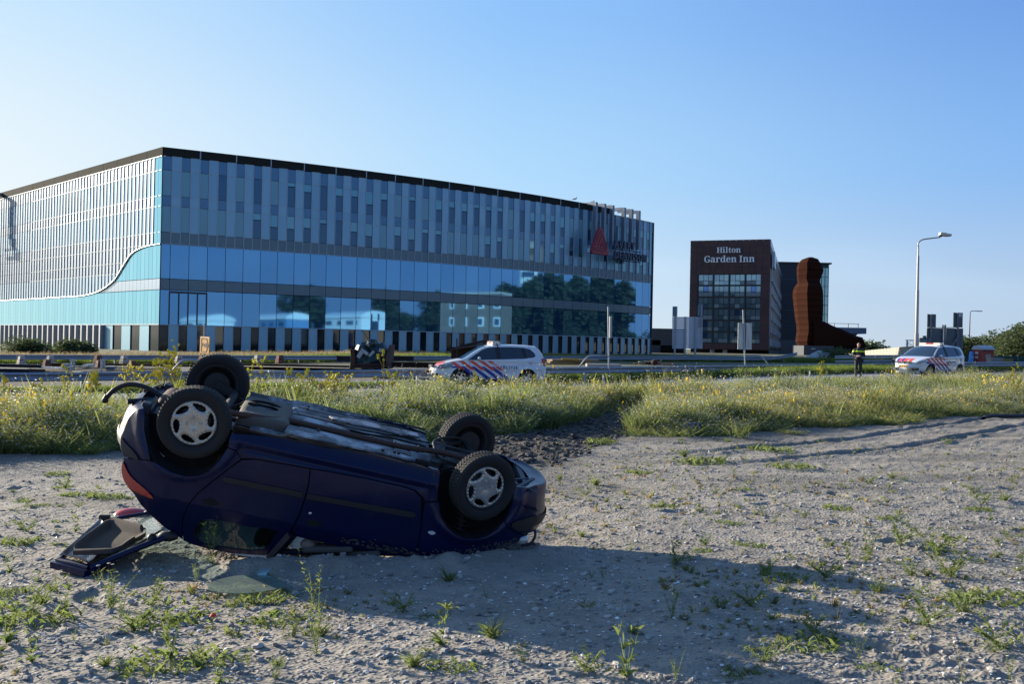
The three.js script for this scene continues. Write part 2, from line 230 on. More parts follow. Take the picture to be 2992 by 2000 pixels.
// the road: asphalt strip with kerb edge, edge lines and a dark far strip, edge gap shadow put into its colour
{ const strip = (va, vb, y, s0, s1, n, dy = () => 0) => sheet(n, 4, (u, w) => { const s = s0 + (s1 - s0) * u, v = va + (vb - va) * w + roadShift(s), [x, z] = fromSV(s, v); return [x, roadRise(s) + y + dy(w), z]; });
  const asphTex = noiseTex(256, (u, v) => .62 + .38 * tfbm(u, v, 32, 3, 77), 1); asphTex.repeat.set(60, 3);
  struct('road', strip(25.6, 29.5, .022, -30, 190, 160), new THREE.MeshStandardMaterial({ color: C(.24, .238, .235), roughness: .85, map: asphTex, side: THREE.DoubleSide }));
  const paint = std(.62, .62, .6, .7, 0, { map: grime });
  struct('road_marking', strip(26.05, 26.19, .027, -30, 190, 160), paint);
  struct('road_marking', mg(Array.from({ length: 36 }, (_, i) => strip(28.85, 28.97, .027, -20 + i * 5, -17 + i * 5 + 1.6, 6))), paint);
  struct('kerb', strip(29.5, 29.78, .03, -30, 190, 160, w => w > .1 && w < .9 ? .05 : -.05), std(.05, .048, .045, .9)); }

// pebbles, clods and broken shells scattered over the sand
{ const r = rng(5), clod = new THREE.IcosahedronGeometry(1, 1); { const p = clod.attributes.position; for (let i = 0; i < p.count; i++) { const k = .75 + .5 * hash2(Math.round(p.getX(i) * 50), Math.round(p.getY(i) * 50 + p.getZ(i) * 77), 9); p.setXYZ(i, p.getX(i) * k, p.getY(i) * k * .65, p.getZ(i) * k); } clod.computeVertexNormals(); }
  const shell = new THREE.SphereGeometry(1, 7, 4, 0, 6.283, 0, 1.3); shell.scale(1, .35, .8);
  const spots = (n, min, max, pow) => { const o = []; while (o.length < n) { const d = min * Math.pow(max / min, Math.pow(r(), pow)), a = (r() - .5) * 1.2, x = Math.tan(a) * d, z = -d; if (toV(x, z) > meadowEdge(toS(x, z)) + .2) continue; o.push([x, z]); } return o; };
  const put = (geo, mat, list, size, name, label, colors) => { const m = new THREE.InstancedMesh(geo, mat, list.length), q = new THREE.Object3D(), c = new THREE.Color(); list.forEach(([x, z], i) => { const s = size(); q.position.set(x, groundH(x, z) + s * .12, z); q.rotation.set((r() - .5) * .7, r() * 6.3, (r() - .5) * .7); q.scale.set(s * (.7 + .6 * r()), s * (.7 + .5 * r()), s * (.7 + .6 * r())); q.updateMatrix(); m.setMatrixAt(i, q.matrix); colors(c); m.setColorAt(i, c); }); stuff(m, name, label); };
  put(clod, std(1, 1, 1, .95), spots(15000, 4.2, 24, 1.1), () => .005 + .024 * Math.pow(r(), 3.4), 'pebbles', 'small clods and pebbles scattered over the grey sand', c => { const k = .17 + .24 * r(); c.setRGB(k, k * .94, k * .86); });
  put(shell, std(1, 1, 1, .5), spots(5200, 4.2, 24, 1.0), () => .006 + .011 * Math.pow(r(), 2.2), 'shell_gravel', 'broken white shells scattered over the grey sand', c => { const k = .55 + .35 * r(); c.setRGB(k, k * .98, k * .93); });
  // churned black soil lumps where the car left the verge
  const L = []; while (L.length < 1500) { const x = -2.5 + 7 * r(), z = -16 - 15 * r(); if (soilMask(x, z) > .25 + .3 * r()) L.push([x, z]); }
  put(clod, std(1, 1, 1, .95), L, () => .02 + .05 * Math.pow(r(), 2), 'soil_clods', 'dark churned soil clods in the gap of the flower strip', c => { const k = .045 + .06 * r(); c.setRGB(k, k * .9, k * .8); }); }
// shared materials
const dirtyBlue = noiseTex(512, (u, v) => { const a = tfbm(u, v, 5, 4, 51), b = tfbm(u, v, 48, 3, 57), c = tnoise(u * 1, v * 1, 90, 63); let t = .10 * sstep(.45, .75, a) + .22 * sstep(.55, .8, a * .6 + b * .4) + (c > .93 ? .35 : 0); t = Math.min(.8, t); return [.030 + .22 * t, .066 + .17 * t, .225 + .02 * t]; }, 1, true);
const paintBlue = phys(1, 1, 1, .5, 0, { map: dirtyBlue, clearcoat: .3, clearcoatRoughness: .14, roughnessMap: grime, specularIntensity: .35 });
const darkPlastic = std(.012, .012, .014, .6), rubber = std(.014, .014, .015, .82, 0, { bumpMap: grime, bumpScale: .002 }), blackGap = std(.004, .004, .005, .9);
const silver = phys(.46, .45, .42, .38, .55, { roughnessMap: grime }), steelDark = std(.03, .03, .032, .6, .5), chrome = std(.6, .6, .6, .2, 1);
const glassTint = phys(.10, .16, .15, .03, 0, { transmission: 1, thickness: 0, ior: 1.5 });
const redLens = phys(.42, .012, .01, .18, 0, { clearcoat: 1, clearcoatRoughness: .1 });
const dustTex = noiseTex(512, (u, v) => { const a = tfbm(u, v, 6, 5, 31), b = tfbm(u, v, 40, 3, 33), k = .25 + .75 * sstep(.38, .68, a * .75 + b * .25); return [k, k * .97, k * .92]; }, 1, false); dustTex.repeat.set(1.2, 1.2);
const floorMat = std(.36, .36, .37, .8, .1, { map: dustTex });
const tankMat = std(.32, .28, .23, .85, 0, { map: dustTex });
const exhaustMat = std(.115, .065, .048, .8, .3, { map: grime });
// ---------------------------------------------------------------- glass office building on the left
const unit = new THREE.BoxGeometry(1, 1, 1);
function slab(name, mat, parent, p0, p1, y0, y1, off, thick, n, trim = 0, tilt = 0) { // upright board between two plan points, its outer face `off` metres in front of the line
  const dx = p1[0] - p0[0], dz = p1[1] - p0[1], L = Math.hypot(dx, dz), m = new THREE.Mesh(unit, mat); m.name = name; m.castShadow = m.receiveShadow = true;
  m.scale.set(L - trim, y1 - y0, thick); m.position.set((p0[0] + p1[0]) / 2 + n[0] * (off - thick / 2), (y0 + y1) / 2, (p0[1] + p1[1]) / 2 + n[1] * (off - thick / 2)); m.rotation.y = Math.atan2(n[0], n[1]) + tilt; parent.add(m); return m; }
const CORNER = [-34.3, -101], FP = [CORNER.slice()], FA = [];
{ let [x, z] = CORNER; for (let j = 0; j < 80; j++) { const s = (j + .5) * .9, a = rad(30.2 + .22 * s + .0016 * s * s); x += .9 * Math.cos(a); z -= .9 * Math.sin(a); FP.push([x, z]); FA.push(a); } }
const FN = FA.map(a => [Math.sin(a), Math.cos(a)]);
const E1 = [-.686, -.728], LN = [-.728, .686], LP = s => [CORNER[0] + E1[0] * s, CORNER[1] + E1[1] * s];
const office = thing('office_building', 'large glass office building with a curved front and a red triangle sign', 'building');
const spreadGlass = (r, g, b, n, rough = .03, metal = .85) => Array.from({ length: n }, (_, i) => std(r * (.9 + .2 * i / n), g * (.93 + .14 * i / n), b * (.95 + .1 * i / n), rough, metal));
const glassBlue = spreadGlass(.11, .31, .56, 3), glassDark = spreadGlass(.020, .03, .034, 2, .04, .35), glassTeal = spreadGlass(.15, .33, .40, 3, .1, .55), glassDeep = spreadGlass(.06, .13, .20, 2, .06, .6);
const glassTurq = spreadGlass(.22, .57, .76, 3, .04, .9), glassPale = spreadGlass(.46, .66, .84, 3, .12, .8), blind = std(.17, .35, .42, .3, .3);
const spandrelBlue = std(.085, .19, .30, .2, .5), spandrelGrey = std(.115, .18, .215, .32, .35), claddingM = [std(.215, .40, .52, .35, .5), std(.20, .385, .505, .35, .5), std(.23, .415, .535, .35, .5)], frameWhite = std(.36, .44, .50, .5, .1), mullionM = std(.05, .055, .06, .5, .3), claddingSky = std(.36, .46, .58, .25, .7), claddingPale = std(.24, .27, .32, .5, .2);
const parapetTex = noiseTex(128, (u, v) => { const k = (u * 16) % 1 < .18 ? .45 : 1; return k * (.7 + .3 * tfbm(u, v, 8, 3, 3)); }, 1); const parapetM = phys(.04, .042, .036, .9, 0, { map: parapetTex, specularIntensity: .15 }), finM = std(.27, .295, .33, .5, .2), coreM = std(.012, .014, .016, .9), roofM = std(.14, .14, .14, .9);
{
  const r = rng(21), end = FP[80], L0 = LP(58);
  const pt = (name) => { const g = new THREE.Group(); g.name = name; office.add(g); return g; };
  const core = new THREE.Shape(); const inset = (p, n, d) => new THREE.Vector2(p[0] - n[0] * d, -(p[1] - n[1] * d));
  const ring = [inset(L0, LN, .35)]; ring.push(inset([CORNER[0] + .25, CORNER[1]], [0, 1], .55)); for (let j = 4; j <= 80; j += 4) ring.push(inset(FP[j], FN[Math.min(79, j)], .35)); const bk = [end[0] - 26, end[1] - 34]; ring.push(new THREE.Vector2(bk[0], -bk[1])); ring.push(new THREE.Vector2(L0[0] + 22, -(L0[1] - 24)));
  core.setFromPoints(ring); const cg = new THREE.ExtrudeGeometry(core, { depth: 19.3, bevelEnabled: false }); cg.rotateX(-Math.PI / 2); part('core', cg, coreM, office);
  const rg = new THREE.ShapeGeometry(core); rg.rotateX(-Math.PI / 2); rg.translate(0, 19.75, 0); part('roof', rg, roofM, office);
  const front = pt('front_facade'), left = pt('side_facade');
  const tiltR = () => (r() - .5) * .010;
  // front: columns of 0.9 m, alternating window strip and grey panel strip
  for (let j = 0; j < 80; j++) {
    const a = FP[j], b = FP[j + 1], n = FN[j], win = j % 2 === 0, far = j > 67;
    const put = (nm, m, y0, y1, off = 0, th = .06, tr = .05, tl = 0) => slab(nm, m, front, a, b, y0 + .02, y1 - .02, off, th, n, tr, tl);
    const topY = 19.65;
    if (win) {
      put('spandrel_panel', spandrelGrey, 11.1, 12.25, -.03); put('spandrel_panel', spandrelBlue, 14.8, 15.8, -.03); put('spandrel_panel', spandrelBlue, 18.3, topY, -.03);
      for (const [y0, y1] of [[12.25, 14.8], [15.8, 18.3]]) { const q = r(); if (j < 10 ? q < .75 : q < .25) put('window_pane', blind, y0, y1, -.05); else if (q < .9) { const y = y1 - (y1 - y0) * (.15 + .45 * r()); put('window_pane', glassTeal[j % 3], y + .02, y1, -.05, .06, .05, tiltR()); put('window_pane', glassDeep[j % 2], y0, y - .02, -.05, .06, .05, tiltR()); } else put('window_pane', glassDeep[j % 2], y0, y1, -.05, .06, .05, tiltR()); }
    } else for (const [y0, y1] of [[11.1, 12.25], [12.25, 14.8], [14.8, 15.8], [15.8, 18.3], [18.3, topY]]) { const m = y0 < 11.2 ? spandrelGrey : claddingM[(r() * 3) | 0]; put('cladding_panel', far && y1 - y0 > 2 ? glassTeal[j % 3] : m, y0, y1, .0, .06, .07, tiltR() * .4); slab('transom', frameWhite, front, a, b, y1 - .035, y1 + .025, .03, .05, n, .02); }
    slab('mullion', frameWhite, front, [a[0] - .035 * Math.cos(FA[j]), a[1] + .035 * Math.sin(FA[j])], [a[0] + .035 * Math.cos(FA[j]), a[1] - .035 * Math.sin(FA[j])], 11.1, topY, .035, .08, n);
    // ground floor: grey boards and dark glass
    if (win) slab('base_pane', glassDark[(j >> 1) % 2], front, a, b, -.6, 3.16, -.12, .06, n, .04, tiltR() * 2); else slab('base_panel', claddingM[(j >> 1) % 3], front, a, b, -.6, 3.16, .0, .06, n, .06);
    slab('base_mullion', frameWhite, front, [a[0] - .03 * Math.cos(FA[j]), a[1] + .03 * Math.sin(FA[j])], [a[0] + .03 * Math.cos(FA[j]), a[1] - .03 * Math.sin(FA[j])], -.6, 3.16, .03, .08, n);
  }
  // two big glazed storeys with a grey band between
  for (let j = 0; j < 80; j = j === 0 ? 1 : j + 2) { const e = Math.min(80, j === 0 ? 1 : j + 2), a = FP[j], b = FP[e], n = FN[Math.min(79, (j + e) >> 1)], k = (j >> 1) % 3;
    slab('glass_pane', glassBlue[k], front, a, b, 3.24, 6.58, -.02, .06, n, .05, tiltR() * 1.6); slab('glass_pane', glassBlue[(k + 1) % 3], front, a, b, 7.72, 11.02, -.02, .06, n, .05, tiltR() * 1.6);
    slab('band_panel', spandrelGrey, front, a, b, 6.64, 7.67, -.02, .06, n, .05, tiltR()); }
  const runF = (y0, y1, off, th, m, nm, from = 0, to = 80, step = 2) => { const L = []; for (let j = from; j < to; j += step) { const e = Math.min(to, j + step), a = FP[j], b = FP[e], n = FN[Math.min(79, (j + e) >> 1)], dx = b[0] - a[0], dz = b[1] - a[1], g = new THREE.BoxGeometry(Math.hypot(dx, dz) + .01, y1 - y0, th); g.rotateY(Math.atan2(n[0], n[1])); g.translate((a[0] + b[0]) / 2 + n[0] * (off - th / 2), (y0 + y1) / 2, (a[1] + b[1]) / 2 + n[1] * (off - th / 2)); L.push(g); } return part(nm, mg(L), m, office); };
  runF(3.16, 3.24, .08, .2, frameWhite, 'string_course'); runF(11.03, 11.1, .07, .2, frameWhite, 'string_course'); runF(-.9, -.6, .0, .2, coreM, 'plinth');
  for (let j = 0; j < 66; j += 4) { const a = FP[j], b = FP[j + 4], n = FN[j + 2]; slab('parapet_panel', parapetM, front, a, b, 19.68, 20.5, .02, .25, n, .05); slab('parapet_joint', frameWhite, front, [b[0] - .05 * Math.cos(FA[j + 3]), b[1] + .05 * Math.sin(FA[j + 3])], [b[0] + .05 * Math.cos(FA[j + 3]), b[1] - .05 * Math.sin(FA[j + 3])], 19.7, 20.46, .04, .1, n); }
  runF(19.62, 19.72, .02, .3, mullionM, 'coping', 66, 80);
  slab('corner_post', mullionM, front, [CORNER[0] - .04, CORNER[1]], [CORNER[0] + .04, CORNER[1]], -.5, 19.68, .05, .09, [0, 1]);
  { const g = box(.12, 20.4, .3, 0, 9.5, 0, FA[79]); g.translate(FP[80][0], 0, FP[80][1]); part('end_post', g, mullionM, office); }
  // dark door frame in the first glazed bays
  for (const j of [1, 2, 3, 4, 5]) slab('door_post', mullionM, front, [FP[j][0] - .06, FP[j][1]], [FP[j][0] + .06, FP[j][1]], 3.24, 6.4, .04, .1, FN[j]);
  slab('door_head', mullionM, front, FP[1], FP[5], 6.3, 6.5, .05, .1, FN[3]);
  // side: fins every 0.9 m above a flowing S-shaped edge
  const SC = [[0, 11.03], [2.4, 11.0], [4.5, 10.82], [6.7, 10.35], [8.7, 9.15], [10.5, 7.98], [13.2, 7.08], [15.6, 6.66], [18, 6.45], [20, 6.36], [80, 6.3]];
  const yS = s => { let k = 1; while (SC[k][0] < s) k++; const t = (s - SC[k - 1][0]) / (SC[k][0] - SC[k - 1][0]), m = q => q <= 0 || q >= SC.length - 1 ? 0 : (SC[q + 1][1] - SC[q - 1][1]) / (SC[q + 1][0] - SC[q - 1][0]), d = SC[k][0] - SC[k - 1][0]; return (2 * t ** 3 - 3 * t * t + 1) * SC[k - 1][1] + (t ** 3 - 2 * t * t + t) * d * m(k - 1) + (3 * t * t - 2 * t ** 3) * SC[k][1] + (t ** 3 - t * t) * d * m(k); };
  const quad = (nm, m, s0, s1, a0, a1, b0, b1, off) => { const A = LP(s1), B = LP(s0), g = new THREE.BufferGeometry(), P = [], o = (p, y, d) => P.push(p[0] + LN[0] * d, y, p[1] + LN[1] * d); o(A, a1, off); o(B, a0, off); o(B, b0, off); o(A, b1, off); o(A, a1, off - .06); o(B, a0, off - .06); o(B, b0, off - .06); o(A, b1, off - .06); g.setAttribute('position', new THREE.Float32BufferAttribute(P, 3)); g.setIndex([0, 1, 2, 0, 2, 3, 5, 4, 7, 5, 7, 6, 4, 0, 3, 4, 3, 7, 1, 5, 6, 1, 6, 2, 3, 2, 6, 3, 6, 7, 4, 5, 1, 4, 1, 0]); const f = g.toNonIndexed(); f.computeVertexNormals(); part(nm, f, m, left); };
  const rows = [6.3, 8.5, 9.6, 11.1, 12.25, 14.8, 15.8, 18.3, 19.65];
  for (let k = 0; k < 64; k++) {
    const s0 = k * .9 + .02, s1 = s0 + .86, y0 = yS(s0), y1 = yS(s1), n = LN, a = LP(s1), b = LP(s0);
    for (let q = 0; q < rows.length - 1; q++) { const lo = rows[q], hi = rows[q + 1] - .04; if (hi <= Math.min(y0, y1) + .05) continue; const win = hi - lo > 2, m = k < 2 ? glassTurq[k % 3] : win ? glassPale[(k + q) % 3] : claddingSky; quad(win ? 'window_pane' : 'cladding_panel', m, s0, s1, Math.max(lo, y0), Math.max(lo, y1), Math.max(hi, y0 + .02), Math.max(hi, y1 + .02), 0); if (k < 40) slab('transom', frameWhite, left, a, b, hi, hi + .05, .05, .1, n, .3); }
    if (k > 1) { const c = LP(k * .9), w = .05; slab('facade_fin', finM, left, [c[0] + E1[0] * w, c[1] + E1[1] * w], [c[0] - E1[0] * w, c[1] - E1[1] * w], yS(k * .9) + .05, 19.6, .07, .09, n); }
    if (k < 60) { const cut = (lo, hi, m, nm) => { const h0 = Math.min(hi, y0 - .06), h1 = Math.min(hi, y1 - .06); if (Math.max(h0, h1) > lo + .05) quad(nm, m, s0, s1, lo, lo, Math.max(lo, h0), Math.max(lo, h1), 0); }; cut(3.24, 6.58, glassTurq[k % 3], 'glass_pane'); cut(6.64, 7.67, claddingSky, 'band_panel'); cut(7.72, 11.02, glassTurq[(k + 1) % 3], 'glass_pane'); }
  }
  const curve = []; for (let s = 0; s <= 57; s += s < 20 ? .5 : 3) { const p = LP(s); curve.push(V(p[0] + LN[0] * .1, yS(s), p[1] + LN[1] * .1)); } part('curved_trim', tube(curve, .07, 6, 160), std(.4, .41, .42, .4, .3), left);
  slab('string_course', frameWhite, left, LP(58), LP(0), 3.16, 3.24, .08, .2, LN); slab('coping', frameWhite, left, LP(58), LP(0), 19.6, 19.66, .1, .2, LN);
  for (let s = 0; s < 57; s += 3.6) slab('parapet_panel', parapetM, left, LP(s + 3.58), LP(s), 19.68, 20.5, .04, .25, LN, .03);
  // ground floor of the side: near the corner wide panels, further on white fins before dark glass
  for (let k = 0; k < 6; k++) { const s = .1 + k * 2.2; slab(k % 2 ? 'base_panel' : 'base_pane', k % 2 ? claddingM[1] : glassDark[0], left, LP(s + 2.2), LP(s), -.6, 3.16, k % 2 ? 0 : -.1, .06, LN, .06); }
  for (let k = 0; k < 26; k++) { const s = 13.4 + k * 1.7; slab('base_pane', glassDark[k % 2], left, LP(s + 1.7), LP(s), -.6, 3.16, -.12, .06, LN, .04); slab('base_fin', finM, left, LP(s + .35), LP(s), -.6, 3.16, .42, .55, LN); }
  // roof plant
  const near = (px, dd, y) => { const p = at(px, 440, dd); return [p.x, y + .25, p.z]; };
  { const [x, y, z] = near(615, 112, 20.2), g = new THREE.Group(); g.name = 'louvre_screen'; office.add(g); g.position.set(x, y, z); g.rotation.y = FA[8]; part('louvre_screen', mg([box(2.3, 1.0, .08, 0, .55, .25, 0, .35), box(.08, .9, .8, -1.15, .45, 0), box(.08, .9, .8, 1.15, .45, 0)]), std(.012, .012, .014, .7), g); part('housing', box(2.2, .75, .8, 0, .38, -.45), claddingPale, g); }
  { const [x, y, z] = near(565, 113, 20.1), g = box(1.3, .55, 1, 0, .3, 0, FA[5]); g.translate(x, y, z); part('roof_housing', g, frameWhite, office); }
  { const L = []; for (let i = 0; i < 8; i++) { const [x, y, z] = near(650 + i * 11, 113 + i * 1.2, 20.2); const g = box(.62, .62 - .06 * i, .2, 0, .25, 0, FA[8]); g.translate(x, y, z); L.push(g); } part('roof_duct', mg(L), claddingPale, office); const [x, y, z] = near(679, 116, 21.1); part('roof_cowl', ball(.32, x, y - .35, z, 1, .45, 1), steelDark, office); }
  for (const px of [734, 746, 757]) { const [x, y, z] = near(px, 116, 20.2); const g = new THREE.LatheGeometry([[.06, 0], [.06, .5], [.11, .6], [.11, .72], [.06, .8], [.04, 1.0], [0, 1.01]].map(q => new THREE.Vector2(...q)), 10); g.translate(x, y, z); part('vent_pipe', g, steelDark, office); }
  // sign frames: five-sided steel portals bent over the roof edge
  const facS = (px, o = 0) => { let best = 0, bd = 1e9; for (let j = 0; j < 80; j++) { const p = V(FP[j][0] + FN[j][0] * o, 16, FP[j][1] + FN[j][1] * o).applyMatrix4(camera.matrixWorldInverse); const q = 1496 + FOCAL * p.x / -p.z; if (Math.abs(q - px) < bd) { bd = Math.abs(q - px); best = j; } } return best; };
  camera.matrixWorldInverse.copy(camera.matrixWorld).invert();
  const signFrame = std(.20, .235, .285, .45, .4);
  for (const px of [1739, 1766, 1791, 1816, 1842, 1867]) { const j = facS(px, 1.25), p = FP[j], n = FN[j], g = V(p[0] + n[0] * 1.25, 0, p[1] + n[1] * 1.25), b = V(p[0] - n[0] * .9, 0, p[1] - n[1] * .9); part('sign_frame', mg([bar(V(g.x, 15.3, g.z), V(g.x, 20.6, g.z), .42, .5, V(n[0], 0, n[1])), bar(V(g.x - n[0] * .2, 20.45, g.z - n[1] * .2), V(b.x, 20.45, b.z), .42, .4)]), signFrame, office); }
  // red triangle with its inner lines, and the letters
  const j0 = facS(1754, 2), A = FA[j0], n = FN[j0], base = FP[j0], O = V(base[0] + n[0] * 1.9, 15.55, base[1] + n[1] * 1.9);
  const place = g => { g.rotateY(A); g.translate(O.x, O.y, O.z); return g; };
  const red = std(.36, .028, .045, .45), redDeep = std(.13, .008, .016, .5);
  const tri = smoothTri([[-1.95, -1.72], [1.95, -1.72], [0, 1.95]], .62);
  const sg = part('triangle_sign', place(new THREE.ExtrudeGeometry(shapeOf(tri), { depth: .3, bevelEnabled: true, bevelSize: .06, bevelThickness: .06, bevelSegments: 2 })), red, office);
  const stroke = (x0, y0, x1, y1, w) => bar(V(x0, y0, .36), V(x1, y1, .36), .06, w, V(0, 0, 1)); const turnBar = (x0, y0, x1, y1, w) => { const L = Math.hypot(x1 - x0, y1 - y0), g = new THREE.BoxGeometry(L, w, .05); g.rotateZ(Math.atan2(y1 - y0, x1 - x0)); g.translate((x0 + x1) / 2, (y0 + y1) / 2, .372); return g; };
  part('sign_line', place(mg([turnBar(-1.12, -.62, -.12, 1.25, .13), turnBar(-.62, -.70, .22, .92, .13), turnBar(-.12, 1.25, .12, 1.25, .13), turnBar(.12, 1.25, .22, .92, .13), turnBar(.42, .85, 1.28, -.98, .13), turnBar(.22, .10, 1.0, -1.22, .12), turnBar(-1.35, -.98, .55, -.98, .13), turnBar(-1.35, -1.30, .9, -1.30, .13), turnBar(-1.42, -.98, -1.42, -1.30, .13), turnBar(-.12, -.62, .32, -.62, .28), turnBar(.02, -.45, .12, -.3, .2)])), redDeep, office);
  const letterM = std(.075, .09, .135, .5, .1); const jl = facS(1790, 1.5), Al = FA[jl], nl = FN[jl], Ol = FP[jl];
  for (const [str, y] of [['AVERY', 15.05], ['DENNISON', 13.62]]) { let x = 0; for (const ch of str) { const g = text(ch, 1.0, .35); const w = g.boundingBox.max.x; g.rotateY(Al); const px = Ol[0] + nl[0] * 1.5 + Math.cos(Al) * x, pz = Ol[1] + nl[1] * 1.5 - Math.sin(Al) * x; g.translate(px, y, pz); part('letter', g, letterM, office); x += w + .14; } }
  { const L = []; for (const y of [14.9, 13.5]) L.push(bar(V(Ol[0] + nl[0] * 1.4, y, Ol[1] + nl[1] * 1.4), V(Ol[0] + nl[0] * 1.4 + Math.cos(Al) * 6.6, y, Ol[1] + nl[1] * 1.4 - Math.sin(Al) * 6.6), .12, .12)); part('letter_rail', mg(L), steelDark, office); }
  // two gulls on the parapet
  for (const [px, lab] of [[1679, 'left one of two gulls standing on the office roof edge'], [1722, 'right one of two gulls standing on the office roof edge']]) { const j = facS(px), p = FP[j]; const t = thing('gull', lab, 'bird', [p[0], 20.5, p[1]]); const f1 = capsule([-.16, .30, 0], [.16, .36, 0], .09, .11), f2 = capsule([.16, .38, 0], [.24, .52, 0], .06, .065), f3 = capsule([-.16, .30, 0], [-.40, .26, 0], .06, .015), f4 = capsule([.03, .02, .03], [.03, .28, .03], .014, .02), f5 = capsule([.03, .02, -.03], [.03, .28, -.03], .014, .02), f6 = capsule([.26, .53, 0], [.36, .51, 0], .03, .008); part('body', sdfMesh((x, y, z) => smin(smin(smin(f1(x, y, z), f2(x, y, z), .06), f3(x, y, z), .05), Math.min(Math.min(f4(x, y, z), f5(x, y, z)), f6(x, y, z)), .02), [-.5, 0, -.16], [.46, .66, .16], .022), std(.6, .6, .6, .8), t); }
  // sign at the far left end of the side facade
  { const p = LP(47.6), q = V(p[0] + LN[0] * 1.2, 0, p[1] + LN[1] * 1.2); part('sign_frame', mg([bar(V(q.x, 14.5, q.z), V(q.x, 20.3, q.z), .45, .5, V(LN[0], 0, LN[1])), bar(V(q.x, 20.2, q.z), V(p[0], 20.2, p[1]), .4, .4)]), signFrame, office); const c = LP(48.6); const g = text('N', 1.3, .35); g.rotateY(Math.atan2(LN[0], LN[1])); g.translate(c[0] + LN[0] * 1.5, 13.3, c[1] + LN[1] * 1.5); part('letter', g, letterM, office); slab('letter_rail', letterM, office, LP(50), LP(46), 13.0, 13.3, 1.4, .2, LN); }
}
function smoothTri(p, r) { const o = []; for (let i = 0; i < 3; i++) { const a = p[i], b = p[(i + 1) % 3], c = p[(i + 2) % 3], u = new THREE.Vector2(a[0] - b[0], a[1] - b[1]).normalize(), w = new THREE.Vector2(c[0] - b[0], c[1] - b[1]).normalize(); for (let k = 0; k <= 8; k++) { const t = k / 8, P0 = [b[0] + u.x * r, b[1] + u.y * r], P2 = [b[0] + w.x * r, b[1] + w.y * r]; o.push([(1 - t) ** 2 * P0[0] + 2 * t * (1 - t) * b[0] + t * t * P2[0], (1 - t) ** 2 * P0[1] + 2 * t * (1 - t) * b[1] + t * t * P2[1]]); } } return o; }
function shapeOf(pts) { return new THREE.Shape(pts.map(p => new THREE.Vector2(p[0], p[1]))); }

